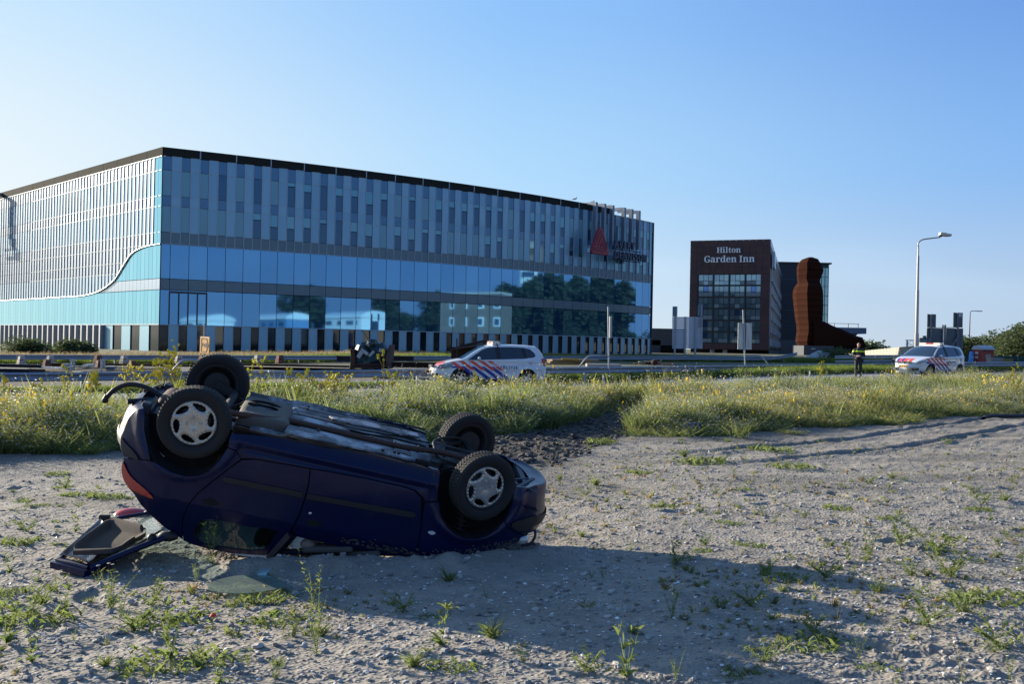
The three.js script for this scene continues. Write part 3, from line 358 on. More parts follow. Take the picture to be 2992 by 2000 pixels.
// ---------------------------------------------------------------- hotel
{
  const t = thing('hotel_building', 'dark red brown hotel block with a large gridded window front and white lettering', 'building');
  const A = [41.1, -242], B = [57.9, -235], W = Math.hypot(16.8, 7), a = Math.atan2(-7, 16.8), n = [Math.sin(-a) * -1, Math.cos(a)]; // front from A (left) to B (right)
  const d = [16.8 / W, 7 / W], nn = [-d[1], d[0]].map(k => k), fn = [-(d[1]), d[0]]; // outward: towards the camera
  const P = (u, y, o = 0) => V(A[0] + d[0] * u + fn[0] * o, y, A[1] + d[1] * u + fn[1] * o), ry = Math.atan2(fn[0], fn[1]);
  const red = [std(.060, .022, .022, .55), std(.052, .020, .021, .55), std(.070, .025, .024, .55)], dark = std(.02, .024, .03, .5), pane = [std(.22, .33, .38, .05, .7), std(.26, .38, .42, .06, .7), std(.19, .29, .36, .05, .7)], open = std(.10, .19, .42, .05, .8), drape = std(.17, .21, .23, .4, .3), net = [std(.13, .19, .215, .15, .3), std(.10, .15, .175, .12, .35)];
  const B0 = (name, mat, u0, u1, y0, y1, off, th, par = t) => { const m = new THREE.Mesh(unit, mat); m.name = name; m.castShadow = m.receiveShadow = true; m.scale.set(u1 - u0, y1 - y0, th); m.position.copy(P((u0 + u1) / 2, (y0 + y1) / 2, off - th / 2)); m.rotation.y = ry; par.add(m); return m; };
  const r = rng(61), TOP = 27.1, BOT = 1.9;
  // body
  const sd = [.2717, -.9624], Ls = 112; const body = new THREE.Shape([[A[0], A[1]], [B[0], B[1]], [B[0] + sd[0] * Ls, B[1] + sd[1] * Ls], [A[0] + sd[0] * Ls, A[1] + sd[1] * Ls]].map(p => new THREE.Vector2(p[0], -p[1]))); const bg = new THREE.ExtrudeGeometry(body, { depth: TOP - BOT - .3, bevelEnabled: false }); bg.rotateX(-Math.PI / 2); bg.translate(-fn[0] * .8, BOT, -fn[1] * .8); part('wall', bg, red[0], t);
  const front = new THREE.Group(); front.name = 'front_facade'; t.add(front);
  // cladding tiles around the window field
  const uL = 1.75, uR = 16.35, yB = 3.2, yT = 19.2;
  const tiles = (u0, u1, y0, y1, nu, ny) => { for (let i = 0; i < nu; i++) for (let k = 0; k < ny; k++) B0('cladding_panel', red[(r() * 3) | 0], u0 + (u1 - u0) * i / nu + .02, u0 + (u1 - u0) * (i + 1) / nu - .02, y0 + (y1 - y0) * k / ny + .02, y0 + (y1 - y0) * (k + 1) / ny - .02, 0, .12, front); };
  tiles(0, W, yT, TOP, 12, 5); tiles(0, uL, BOT, yT, 1, 9); tiles(uR, W, BOT, yT, 1, 9); tiles(uL, uR, BOT, yB, 8, 1);
  B0('reveal', dark, uL, uR, yB, yT, -.55, .2);
  const rows = 6, cols = 4, rh = (yT - yB) / rows, cw = (uR - uL) / cols;
  for (let i = 0; i < cols; i++) for (let k = 0; k < rows; k++) { const u0 = uL + i * cw + .32, y0 = yB + k * rh + .28, w = (cw - .34) / 3, h = rh - .34;
    for (let q = 0; q < 3; q++) { const m = q === 1 && r() < .25 ? open : k < 4 ? net[(r() * 2) | 0] : pane[(r() * 3) | 0]; B0('window_pane', m, u0 + q * w + .03, u0 + (q + 1) * w - .03, y0 + h * .40, y0 + h, -.28, .08, front); B0('window_pane', r() < .5 ? drape : pane[(r() * 3) | 0], u0 + q * w + .03, u0 + (q + 1) * w - .03, y0, y0 + h * .37, -.28, .08, front); }
    const f = .07; for (const [a0, a1, b0, b1] of [[u0 + w, u0 + 2 * w, y0 + h - f, y0 + h], [u0 + w, u0 + 2 * w, y0 + h * .40, y0 + h * .40 + f], [u0 + w, u0 + w + f, y0 + h * .4, y0 + h], [u0 + 2 * w - f, u0 + 2 * w, y0 + h * .4, y0 + h]]) B0('window_frame', dark, a0, a1, b0, b1, -.22, .1, front); }
  for (let i = 0; i <= cols; i++) B0('mullion', dark, uL + i * cw - .12, uL + i * cw + .25, yB, yT, -.18, .25, front);
  for (let k = 0; k <= rows; k++) B0('transom', dark, uL, uR, yB + k * rh - .1, yB + k * rh + .16, -.16, .22, front);
  // columns below
  for (const u of [5.2, 8.2]) { const p = P(u, 0, -1.5); part('column', box(.9, 2.4, .9, p.x, 1.0, p.z), std(.5, .5, .48, .7), t); }
  part('ground_storey', (() => { const g = bg.clone(); g.scale(1, 2.6 / (TOP - BOT), 1); g.translate(sd[0] * 3, -.3, sd[1] * 3); return g; })(), std(.025, .026, .028, .8), t);
  // lettering
  const white = std(.78, .78, .80, .5); for (const [str, size, u, y] of [['Hilton', 1.25, 6.2, 24.15], ['Garden Inn', 1.5, 3.35, 21.95]]) { let x = 0; const full = text(str, size, .1, fontSerif); for (let i = 0; i < str.length; i++) { if (str[i] === ' ') { x += size * .35; continue; } const g = text(str[i], size, .16, fontSerif), bb = g.boundingBox; g.translate(-bb.min.x, 0, 0); g.rotateY(ry); const p = P(u + x, y, .12); g.translate(p.x, p.y, p.z); part('letter', g, white, t); x += bb.max.x - bb.min.x + size * .07; } }
  // side: long bands of white louvre windows
  const sn = [-sd[1], sd[0]], Sp = (s, o) => [B[0] - fn[0] * .8 + sd[0] * s + sn[0] * o, B[1] - fn[1] * .8 + sd[1] * s + sn[1] * o];
  const louv = std(.78, .79, .82, .5, .1); for (let k = 0; k < 6; k++) for (let i = 0; i < 13; i++) { const s = 9 + i * 7.6, a0 = Sp(s + 7.0, 0), b0 = Sp(s, 0); slab('louvre_window', louv, t, b0, a0, 2.9 + k * 3.05, 4.6 + k * 3.05, .3, .3, sn); for (const f of [.3, .65]) slab('louvre_bar', dark, t, Sp(s + 7 * f, 0), Sp(s + 7 * f + .5, 0), 2.9 + k * 3.05, 4.6 + k * 3.05, .36, .2, sn); }
  slab('side_sign', std(.3, .38, .5, .3, .4), t, Sp(3, 0), Sp(13, 0), 21, 24.6, .9, .5, sn);
  slab('coping', std(.2, .25, .33, .3, .5), t, Sp(0, 0), Sp(Ls, 0), 25.6, TOP, .1, .3, sn);
}
// dark wing with a glazed staircase behind the hotel
{
  const t = thing('stair_wing_building', 'plain dark slate wing with a tall glazed staircase, between hotel and seated figure', 'building');
  const X0 = 87.5, X1 = 107, Z = -350, TOP = 31.5; const slate = std(.013, .022, .034, .6), gl = std(.30, .47, .47, .08, .6), fr = std(.07, .13, .15, .5, .2);
  part('wall', box(15.2, TOP, 14, X0 + 7.6, TOP / 2, Z - 7), slate, t); part('roof_edge', box(19.6, .5, 14.6, X0 + 9.8, TOP + .1, Z - 7), std(.03, .035, .04, .6), t);
  for (let k = 1; k < 6; k++) part('wall_joint', box(15.2, .08, .1, X0 + 7.6, k * 5.2, Z + .03), fr, t);
  part('stair_core', box(3.4, TOP, 12, X0 + 17.2, TOP / 2, Z - 6.6), std(.05, .08, .09, .8), t);
  for (let k = 0; k < 9; k++) for (let i = 0; i < 3; i++) part('glass_pane', box(1.08, 3.0, .12, X0 + 15.75 + i * 1.18, 3.4 + k * 3.14, Z - .3), gl, t);
  for (let i = 0; i < 4; i++) part('mullion', box(.16, TOP - 2, .2, X0 + 15.16 + i * 1.18, TOP / 2, Z - .18), fr, t); for (let k = 0; k < 10; k++) part('transom', box(3.7, .16, .2, X0 + 16.9, 1.85 + k * 3.14, Z - .15), fr, t);
  part('plinth', box(17.5, 11, 6, X0 + 10, 0, Z + 1), std(.10, .105, .11, .9), t);
}
// pavilion roof peeping out behind the knees
{ const p = at(2448, 960, 300), t = thing('pavilion_building', 'low pavilion with a jutting flat roof behind the knees of the seated figure', 'building', [p.x, 0, p.z]); part('roof', box(13, 1.7, 10, 0, p.y - .7, 0), std(.13, .16, .22, .5, .2), t); part('wall', box(9, p.y, 8, -1.5, p.y / 2 - 1.5, 0), std(.35, .37, .36, .7), t); part('soffit', (() => { const g = new THREE.CylinderGeometry(6.8, 3.8, 3, 4, 1); g.rotateY(Math.PI / 4); g.scale(1, 1, .6); g.translate(0, p.y - 3, 0); return g; })(), std(.3, .29, .26, .7), t); part('railing', mg([box(12, .12, .12, -1, p.y + 1.3, 3), ...[-6, -2, 2, 4.8].map(x => box(.12, 1.2, .12, x, p.y + .7, 3))]), steelDark, t); }
// building in the shape of a seated person, clad in courses of rust brown tiles
{
  const D = 225, k = .02554, org = at(1900 + 1245 / 2.903, 620 + 1240 / 2.903, D), t = thing('seated_figure_building', 'rust brown tower shaped like a seated person in profile', 'building', [org.x, 0, org.z]);
  const rustOf = (r, g, b) => phys(r, g, b, .95, 0, { specularIntensity: .05 }), rust = [rustOf(.036, .0135, .0085), rustOf(.031, .0115, .0075), rustOf(.042, .0155, .0095)], yOf = y => (1240 - y) * k + org.y, xOf = x => (x - 1245) * k;
  // rings: [y, left, right, half depth]
  const R = [[1130, 1256, 1420, 3.4], [1100, 1244, 1425, 3.8], [1060, 1247, 1430, 3.9], [1020, 1254, 1432, 4.0], [960, 1251, 1434, 4.1], [900, 1240, 1434, 4.3], [800, 1228, 1434, 4.6], [700, 1218, 1430, 4.9], [650, 1224, 1424, 4.9], [620, 1240, 1414, 4.3], [595, 1252, 1410, 3.0], [575, 1243, 1413, 2.6], [545, 1242, 1424, 2.7], [520, 1240, 1434, 2.8], [488, 1240, 1441, 2.85], [460, 1241, 1424, 2.8], [430, 1250, 1412, 2.6], [400, 1278, 1396, 2.1], [386, 1308, 1372, 1.4], [382, 1325, 1350, .6]].map(q => [yOf(q[0]), xOf(q[1]), xOf(q[2]), q[3]]);
  const lerpRing = y => { let i = 0; while (i < R.length - 2 && R[i + 1][0] < y) i++; const f = Math.min(1, Math.max(0, (y - R[i][0]) / (R[i + 1][0] - R[i][0]))); return R[i].map((v, j) => v + (R[i + 1][j] - v) * f); };
  const H = R[R.length - 1][0], y0 = R[0][0], N = 44; const angs = [186, 246, 304, 342, 18, 60, 120, 160].map(rad);
  for (let i = 0; i < N; i++) { const ya = y0 + (H - y0) * i / N, yb = y0 + (H - y0) * (i + 1) / N - .02, A = lerpRing(ya), B = lerpRing(yb), P = []; const ring = (q, y) => angs.map(a => { const c = (q[1] + q[2]) / 2, w = (q[2] - q[1]) / 2, s = Math.sign(Math.cos(a)) * Math.pow(Math.abs(Math.cos(a)), .72), z = Math.sign(Math.sin(a)) * Math.pow(Math.abs(Math.sin(a)), .72); return [c + w * s * 1.04, y, -z * q[3]]; }); const a = ring(A, ya), b = ring(B, yb), n = angs.length; for (let j = 0; j < n; j++) { const m = (j + 1) % n; P.push(...a[j], ...b[m], ...a[m], ...a[j], ...b[j], ...b[m]); } const top = [(B[1] + B[2]) / 2, yb, 0], bot = [(A[1] + A[2]) / 2, ya, 0]; for (let j = 0; j < n; j++) { const m = (j + 1) % n; P.push(...top, ...b[m], ...b[j], ...bot, ...a[j], ...a[m]); } const g = new THREE.BufferGeometry(); g.setAttribute('position', new THREE.Float32BufferAttribute(P, 3)); g.computeVertexNormals(); part('cladding_course', g, rust[(i * 7) % 3], t); }
  part('ear', box(.25, 1.0, .5, xOf(1312), yOf(480), 2.75), rust[1], t);
  // thighs, knees and shins
  const leg = (zc) => { const S = [[1330, 900, 1135], [1436, 932, 1140], [1500, 962, 1142], [1600, 1000, 1142], [1690, 1042, 1142], [1752, 1056, 1142], [1762, 1092, 1142]].map(q => [xOf(q[0]), yOf(q[1]), yOf(q[2])]); const P = []; const rg = q => [[q[0], q[2], -2], [q[0], q[2] + .2, -2.3], [q[0], q[1] - .8, -2.2], [q[0], q[1], -1.1], [q[0], q[1], 1.1], [q[0], q[1] - .8, 2.2], [q[0], q[2] + .2, 2.3], [q[0], q[2], 2]].map(p => [p[0], p[1], p[2] + zc]); for (let i = 0; i < S.length - 1; i++) { const a = rg(S[i]), b = rg(S[i + 1]); for (let j = 0; j < 8; j++) { const m = (j + 1) % 8; P.push(...a[j], ...b[m], ...a[m], ...a[j], ...b[j], ...b[m]); } } const e = rg(S[S.length - 1]), c = [S[S.length - 1][0] + .2, (S[S.length - 1][1] + S[S.length - 1][2]) / 2, zc]; for (let j = 0; j < 8; j++) P.push(...c, ...e[(j + 1) % 8], ...e[j]); const g = new THREE.BufferGeometry(); g.setAttribute('position', new THREE.Float32BufferAttribute(P, 3)); g.computeVertexNormals(); return g; };
  part('leg', leg(2.2), rust[1], t); part('leg', leg(-2.2), rust[1], t);
  for (const z of [2.2, -2.2]) part('shin', box(xOf(1742) - xOf(1512), yOf(1136), 3.8, (xOf(1742) + xOf(1512)) / 2, yOf(1136) / 2, z), rust[0], t);
  part('plinth', box(6.4, yOf(1133), 9, xOf(1375), yOf(1133) / 2, 0), std(.075, .082, .09, .9), t);
}
// parking deck with rough stone wall between office and hotel
{ const a = at(1912, 1000, 190), t = thing('parking_building', 'grey stone gabion clad parking deck between office and hotel', 'building', [a.x - 2, 0, a.z]); const st = noiseTex(128, (u, v) => .35 + .65 * tnoise(u, v, 32, 3), 1); st.repeat.set(6, 3); part('wall', mg([box(9, 3.0, 10, 2.5, 4.8 - .9, 0), box(4.4, 4, 10, .2, 1.3, 0)]), std(.17, .165, .16, .95, 0, { map: st, bumpMap: st, bumpScale: .1 }), t); part('opening', box(5, 2.6, 6, 4.7, 1.2, -1.5), coreM, t); part('railing', mg([box(4.6, .08, .1, 4.7, 1.7, 4.6), box(4.6, .08, .1, 4.7, 2.1, 4.6)]), steelDark, t); }
// ---------------------------------------------------------------- overturned car (modelled upright: x forward from the rear bumper, y up, z to its right; then rolled onto its roof)

// wheel: axis along +z, outer face at +z
function makeWheel(parent, hub, turn, capped) {
  const w = new THREE.Group(); w.name = 'wheel'; parent.add(w); w.position.set(...hub); w.rotation.y = turn;
  const T = [[.196, -.066], [.204, -.072], [.225, -.083], [.252, -.0865], [.270, -.083], [.282, -.071], [.2865, -.052], [.2865, .052], [.282, .071], [.270, .083], [.252, .0865], [.225, .083], [.204, .072], [.196, .066]].map(p => new THREE.Vector2(...p));
  const ty = new THREE.LatheGeometry(T, 64); ty.rotateX(Math.PI / 2); part('tyre', ty, rubber, w);
  // directional tread: two rows of swept blocks and shoulder lugs
  const tr = [], N = 60; for (let i = 0; i < N; i++) for (const sd of [-1, 1]) { const a = i / N * 2 * Math.PI; const q = (wd, len, z, da, tw, rr) => { const g = new THREE.BoxGeometry(len, .008, wd); g.rotateY(sd * tw); g.translate(0, rr, sd * z); g.rotateZ(a + da); tr.push(g); }; q(.034, .0165, .020, 0, .62, .2872); q(.032, .018, .051, .04, .42, .2862); const g = new THREE.BoxGeometry(.018, .006, .022); g.rotateX(sd * .62); g.translate(0, .2775, sd * .0730); g.rotateZ(a + .07); tr.push(g); }
  part('tread', mg(tr), std(.036, .033, .031, .9, 0, { map: grime }), w);
  const rim = new THREE.LatheGeometry([[.02, .01], [.10, .02], [.14, .005], [.165, -.05], [.178, -.066], [.198, -.07], [.2, -.062], [.185, -.055], [.180, .05], [.197, .06], [.2, .068], [.192, .07]].map(p => new THREE.Vector2(...p)), 48); rim.rotateX(Math.PI / 2); part('rim', rim, steelDark, w);
  if (capped) {
    const S = new THREE.Shape(); S.absarc(0, 0, .199, 0, Math.PI * 2); const holes = [];
    for (let k = 0; k < 6; k++) { const a = k * Math.PI / 3 + .42, tw = a + Math.PI / 2 - .2, cx = Math.cos(a) * .137, cy = Math.sin(a) * .137, pts = []; for (let i = 0; i < 22; i++) { const t = i / 22 * 6.283, l = .059 * Math.cos(t), wd = .0255 * Math.sin(t) * (1 - .30 * Math.cos(t)); pts.push([cx + l * Math.cos(tw) - wd * Math.sin(tw), cy + l * Math.sin(tw) + wd * Math.cos(tw)]); } holes.push(pts); }
    const ring = Array.from({ length: 72 }, (_, i) => [Math.cos(i / 72 * 6.283) * .199, Math.sin(i / 72 * 6.283) * .199]);
    const dish = (x, y) => { const q = Math.hypot(x, y); let h = .056 + .016 * (1 - Math.pow(q / .2, 2)) - .016 * sstep(.168, .2, q) - .014 * Math.exp(-Math.pow(q / .05, 2)); let d = 9; for (const hh of holes) for (let i = 0; i < hh.length; i += 2) d = Math.min(d, Math.hypot(x - hh[i][0], y - hh[i][1])); return h - .010 * (1 - sstep(0, .018, d)); };
    part('hubcap', panel(ring, dish, { holes, L: .014, lip: .02 }), silver, w);
    for (let k = 0; k < 4; k++) { const a = k * Math.PI / 2 + .25, x = Math.cos(a) * .058, y = Math.sin(a) * .058, z = dish(x, y); const b = mg([ball(.0105, x, y, z, 1, 1, .8), (() => { const g = new THREE.TorusGeometry(.0145, .0028, 6, 18); g.translate(x, y, z - .001); return g; })()]); part('wheel_bolt', b, silver, w); }
    // raised rampant animal emblem in the middle
    const e = new THREE.Shape(smoothRing([[-.016, -.024], [-.004, -.012], [-.012, -.004], [-.024, -.006], [-.02, .004], [-.008, .008], [-.012, .02], [0, .027], [.012, .022], [.006, .012], [.02, .012], [.022, .004], [.01, 0], [.018, -.014], [.012, -.024], [.004, -.012]], 2).map(p => new THREE.Vector2(...p))); const eg = new THREE.ExtrudeGeometry(e, { depth: .003, bevelEnabled: true, bevelSize: .001, bevelThickness: .001, bevelSegments: 1 }); eg.translate(0, 0, .0565); part('emblem', eg, silver, w);
  } else {
    const d = new THREE.CylinderGeometry(.112, .118, .06, 32); d.rotateX(Math.PI / 2); d.translate(0, 0, -.03); part('brake_drum', d, std(.035, .03, .028, .85), w);
    const back = new THREE.Shape(); back.absarc(0, 0, .18, 0, 6.2832); for (let k = 0; k < 12; k++) { const h = new THREE.Path(); h.absarc(Math.cos(k * .5236) * .148, Math.sin(k * .5236) * .148, .0165, 0, 6.2832); back.holes.push(h); } const bg = new THREE.ExtrudeGeometry(back, { depth: .004, bevelEnabled: false, curveSegments: 24 }); bg.translate(0, 0, .012); part('wheel_disc', bg, steelDark, w);
  }
  if (capped) { const d = new THREE.CylinderGeometry(.115, .115, .03, 32); d.rotateX(Math.PI / 2); d.translate(0, 0, -.01); part('brake_disc', d, std(.05, .045, .04, .7, .4), w); }
  return w;
}
const wreck = thing('overturned_car', 'dark blue hatchback lying on its roof on the sand, wheels in the air', 'car');
{
  const Q = [[0.95802595, -0.23383684, -0.16585115], [-0.21976822, -0.97052687, 0.09889149], [-0.18408747, -0.0582918, -0.98117983]], T = [-3.20968221, 1.66397695, -9.01535773];
  wreck.matrix.set(...Q[0], T[0], ...Q[1], T[1], ...Q[2], T[2], 0, 0, 0, 1); { const t1 = M4().makeTranslation(0, .29, -.80), t2 = M4().makeRotationX(.03), t3 = M4().makeTranslation(0, -.29, .80); wreck.matrix.multiply(t1).multiply(t2).multiply(t3); } wreck.matrix.decompose(wreck.position, wreck.quaternion, wreck.scale);
  const zs = (x, y) => { // half width of the body side
    let z = .80; if (x < .62) z -= .26 * Math.pow((.62 - x) / .56, 2.1); if (x > 2.85) z -= .34 * Math.pow((x - 2.85) / .8, 2.2);
    z += .018 * Math.exp(-Math.pow((y - .60) / .22, 2)) - .05 * sstep(.37, .22, y);
    if (y > .93) z -= .33 * (y - .93) + .25 * Math.max(0, y - 1.0) * .3;
    const sill = Math.exp(-Math.pow((y - .345) / .022, 2)) * sstep(.9, 1.05, x) * (1 - sstep(2.55, 2.7, x)); z += .014 * sill - .012 * Math.exp(-Math.pow((y - .40) / .02, 2)) * sstep(1.0, 1.1, x) * (1 - sstep(2.5, 2.62, x));
    z += .022 * Math.exp(-Math.pow((Math.hypot((x - 3.02), (y - .33)) - .425) / .035, 2)) + .02 * Math.exp(-Math.pow((Math.hypot((x - .58), (y - .33)) - .405) / .035, 2)); // arch flares
    return z; };
  const S = -1; // left side
  const P = (name, ring, mat, o = {}, label, par = wreck) => part(name, panel(ring, zs, { sign: S, L: .05, ...o }), mat, par, label);
  const arcR = [[.915, .33], [.92, .42], [.89, .54], [.83, .64], [.76, .69], [.66, .72], [.53, .71], [.41, .67], [.36, .63], [.32, .58], [.25, .45], [.23, .34]];
  const arcF = [[2.67, .27], [2.68, .39], [2.71, .49], [2.76, .6], [2.83, .675], [2.91, .725], [3.0, .745], [3.11, .735], [3.2, .695], [3.28, .625], [3.32, .545], [3.36, .4], [3.355, .29]];
  const bumperR = [[.20, .29], [.15, .32], [.1, .40], [.08, .52], [.07, .6], [.10, .68], [.135, .725], [.36, .66], [.32, .58], [.25, .45], [.225, .34]];
  P('rear_bumper', bumperR, paintBlue);
  const quarter = [[.135, .735], [.15, .84], [.185, .91], [.24, .96], [.28, .98], [.37, 1.07], [.49, 1.15], [.58, 1.21], [.68, 1.26], [.745, 1.295], [.72, 1.21], [.71, 1.07], [.73, .95], [.78, .84], [.88, .70], [.99, .56], [1.05, .485], [1.0, .43], [.93, .42], [.89, .54], [.83, .64], [.76, .69], [.66, .72], [.53, .71], [.41, .67], [.363, .668]];
  P('quarter_panel', quarter, paintBlue);
  const winR = smoothRing([[.835, 1.11], [.88, 1.06], [.97, 1.04], [1.26, 1.04], [1.475, 1.025], [1.45, 1.13], [1.40, 1.24], [1.14, 1.29], [.90, 1.285], [.825, 1.23]], 2);
  const doorR = [[.752, 1.302], [.727, 1.21], [.718, 1.07], [.738, .955], [.788, .845], [.888, .705], [.998, .565], [1.06, .493], [1.16, .466], [1.37, .455], [1.605, .445], [1.622, .56], [1.622, .69], [1.61, .85], [1.58, .97], [1.56, 1.06], [1.52, 1.25], [1.42, 1.29], [1.15, 1.335], [.97, 1.335], [.84, 1.325]];
  const dR = P('rear_door', doorR, paintBlue, { holes: [winR] });
  part('window_pane', panel(winR, zs, { sign: S, off: -.012, lip: 0 }), glassTint, dR);
  const doorF = [[1.615, .445], [1.73, .437], [2.06, .427], [2.39, .427], [2.49, .437], [2.55, .475], [2.575, .54], [2.607, .67], [2.635, .85], [2.635, .93], [2.60, 1.0], [2.45, 1.035], [2.0, 1.05], [1.64, 1.04], [1.59, .985], [1.622, .85], [1.633, .69], [1.633, .56]];
  const dF = P('front_door', doorF, paintBlue);
  P('rub_strip', [[.96, .655], [1.60, .645], [1.60, .69], [.97, .695], [.94, .675]], darkPlastic, { off: .012, L: .1 }, undefined, dR);
  P('rub_strip', [[1.64, .648], [2.53, .612], [2.56, .635], [2.53, .66], [1.64, .69]], darkPlastic, { off: .012, L: .1 }, undefined, dF);
  for (const [x, y, d] of [[.9, .892, dR], [1.75, .885, dF]]) P('door_handle', smoothRing([[x - .07, y], [x, y - .032], [x + .07, y], [x, y + .028]], 4), blackGap, { off: .004, L: .04, lip: .01 }, undefined, d);
  part('door_lock', ball(.014, 1.70, .81, -zs(1.70, .81) - .002, 1, 1, .5), chrome, dF);
  const sill = [[.925, .345], [.93, .30], [1.37, .25], [1.69, .255], [2.01, .225], [2.38, .205], [2.66, .235], [2.67, .27], [2.68, .39], [2.70, .475], [2.60, .497], [2.565, .462], [2.5, .427], [2.39, .417], [2.06, .417], [1.73, .427], [1.60, .435], [1.37, .445], [1.16, .456], [1.05, .475], [1.0, .42], [.93, .41]];
  P('sill', sill, paintBlue);
  const wing = [[2.60, .507], [2.70, .487], [2.716, .49], ...arcF.slice(3, 11), [3.36, .60], [3.50, .665], [3.60, .68], [3.55, .725], [3.47, .765], [3.31, .83], [3.09, .905], [2.88, .965], [2.66, 1.02], [2.61, 1.01], [2.643, .93], [2.645, .85], [2.617, .67]];
  P('front_wing', wing, paintBlue);
  const bumperF = [[3.355, .29], [3.37, .25], [3.42, .25], [3.51, .255], [3.57, .235], [3.595, .28], [3.60, .34], [3.62, .43], [3.64, .5], [3.64, .56], [3.62, .66], [3.5, .655], [3.365, .59], [3.33, .545], [3.365, .4]];
  P('front_bumper', bumperF, paintBlue);
  P('bumper_strip', smoothRing([[3.40, .565], [3.50, .53], [3.645, .50], [3.65, .55], [3.62, .625], [3.50, .635], [3.42, .60]], 2), darkPlastic, { off: .016 });
  P('bumper_strip', smoothRing([[.075, .585], [.13, .61], [.21, .645], [.262, .69], [.19, .70], [.12, .675], [.085, .63]], 3), darkPlastic, { off: .016 });
  P('tail_lamp', smoothRing([[.138, .765], [.145, .84], [.185, .905], [.24, .945], [.33, .962], [.452, .965], [.42, .935], [.355, .90], [.25, .86], [.19, .82]], 3), redLens, { off: .016 });
  P('side_repeater', smoothRing([[2.69, .755], [2.72, .738], [2.755, .75], [2.725, .77]], 4), std(.6, .6, .58, .2), { off: .012, L: .02, lip: .012 });
  // mud scraped up along the wing and bonnet edge
  { const r = rng(8), L = []; for (let i = 0; i < 260; i++) { const x = 2.0 + 1.5 * r(), e = x < 2.66 ? 1.0 : 1.02 - (x - 2.66) * .33, y = e - .09 * r() * r(); L.push(ball(.005 + .016 * r() * r() * r(), x, y, -zs(x, y), 1.7, .8 + .5 * r(), .12, 6, 4)); } part('caked_mud', mg(L), std(.085, .073, .06, .95), wreck); }
  // right side, mostly hidden: same panels mirrored
  { const rs = (ring, o = {}) => panel(ring, zs, { sign: 1, L: .07, ...o }); part('far_side_panel', mg([bumperR, quarter, doorF, sill, wing, bumperF].map(q => rs(q)).concat([rs(doorR, { holes: [winR] })])), paintBlue, wreck); }
  // ends wrap round between the two sides
  const wrap = (pts0, bulge, dir) => { const pts = new THREE.CatmullRomCurve3(pts0.map(p => V(p[0], p[1], 0)), false, 'centripetal').getPoints(pts0.length * 4).map(p => [p.x, p.y]); return sheet(40, pts.length - 1, (u, v) => { const k = v * (pts.length - 1), i = Math.min(pts.length - 2, k | 0), f = k - i, x = pts[i][0] + (pts[i + 1][0] - pts[i][0]) * f, y = pts[i][1] + (pts[i + 1][1] - pts[i][1]) * f, t = u * 2 - 1, ze = zs(x, y) - .002, q = Math.abs(t); return [x + dir * bulge * (1 - Math.pow(q, 2.4)), y, t * ze]; }); };
  part('rear_bumper', wrap([[.20, .29], [.15, .32], [.1, .40], [.08, .52], [.07, .6], [.10, .68], [.135, .725]], .09, -1), paintBlue, wreck);
  part('bumper_strip', wrap([[.078, .56], [.07, .6], [.085, .65]], .108, -1), darkPlastic, wreck);
  part('front_bumper', wrap([[3.42, .262], [3.51, .252], [3.57, .235], [3.595, .28], [3.60, .34], [3.62, .43], [3.64, .5], [3.64, .56], [3.62, .66]], .16, 1), paintBlue, wreck);
  part('bumper_strip', wrap([[3.642, .505], [3.645, .55], [3.63, .60]], .178, 1), darkPlastic, wreck);
  part('bonnet', wrap([[3.60, .68], [3.55, .725], [3.47, .765], [3.31, .83], [3.09, .905], [2.88, .965], [2.66, 1.02]], .10, 1), paintBlue, wreck);
  part('headlamp', ball(.11, 3.55, .73, -.47, .8, .55, 1), phys(.5, .48, .42, .1, .2, { clearcoat: 1 }), wreck, 'broken headlamp pressed into the sand');
  part('headlamp_trim', tube([V(3.68, .62, -.35), V(3.70, .70, -.42), V(3.66, .76, -.48), V(3.58, .78, -.52)], .012), darkPlastic, wreck);
  part('roof', sheet(10, 6, (u, v) => { const x = .76 + 1.0 * v, y = 1.335 + .06 * Math.sin(v * 2.5) - .10 * v * v, t = u * 2 - 1; return [x, y + .03 * (1 - t * t), t * (zs(x, 1.33) - .09)]; }), paintBlue, wreck);
  // dark inner shell so that nothing shows through the gaps
  { const shell = [[.16, .34], [.11, .6], [.17, .74], [.2, .88], [.3, .96], [.72, 1.27], [.77, 1.29], [.80, 1.08], [.98, 1.01], [1.5, 1.0], [1.6, 1.0], [2.6, .99], [3.3, .82], [3.55, .7], [3.58, .45], [3.52, .29], [3.38, .29], [3.38, .4], [3.33, .55], [3.2, .71], [3.0, .765], [2.83, .695], [2.70, .5], [2.66, .28], [2.38, .24], [1.37, .28], [.95, .33], [.93, .43], [.84, .66], [.66, .735], [.41, .69], [.24, .45], [.21, .34]];
    for (const sg of [-1, 1]) part('inner_shell', panel(shell, zs, { sign: sg, off: -.035, lip: 0, L: .12 }), blackGap, wreck); }
  const liner = (arc, sg) => mg([sheet(arc.length - 1, 3, (u, v) => { const p = arc[Math.round(u * (arc.length - 1))]; return [p[0], p[1] + .012, sg * (zs(p[0], p[1]) - .01 - .30 * v)]; }), (() => { const g = new THREE.ShapeGeometry(new THREE.Shape(arc.map(p => new THREE.Vector2(p[0], p[1] + .012)))); g.translate(0, 0, sg * .47); return g; })()]);
  for (const a of [arcR, arcF]) for (const sg of [-1, 1]) part('wheel_arch_liner', liner(a, sg), blackGap, wreck);
  { const pts = []; for (let i = 0; i <= 60; i++) pts.push(V(2.98 + .062 * Math.cos(i * .628), .48 + i * .0042, -.60 + .062 * Math.sin(i * .628))); part('coil_spring', tube(pts, .0075, 6, 160), std(.02, .02, .022, .4, .3), wreck); part('strut', rod(V(2.98, .35, -.60), V(2.98, .74, -.60), .026), steelDark, wreck); }
  // underside
  const chan = z => Math.exp(-Math.pow((z + .24) / .13, 2));
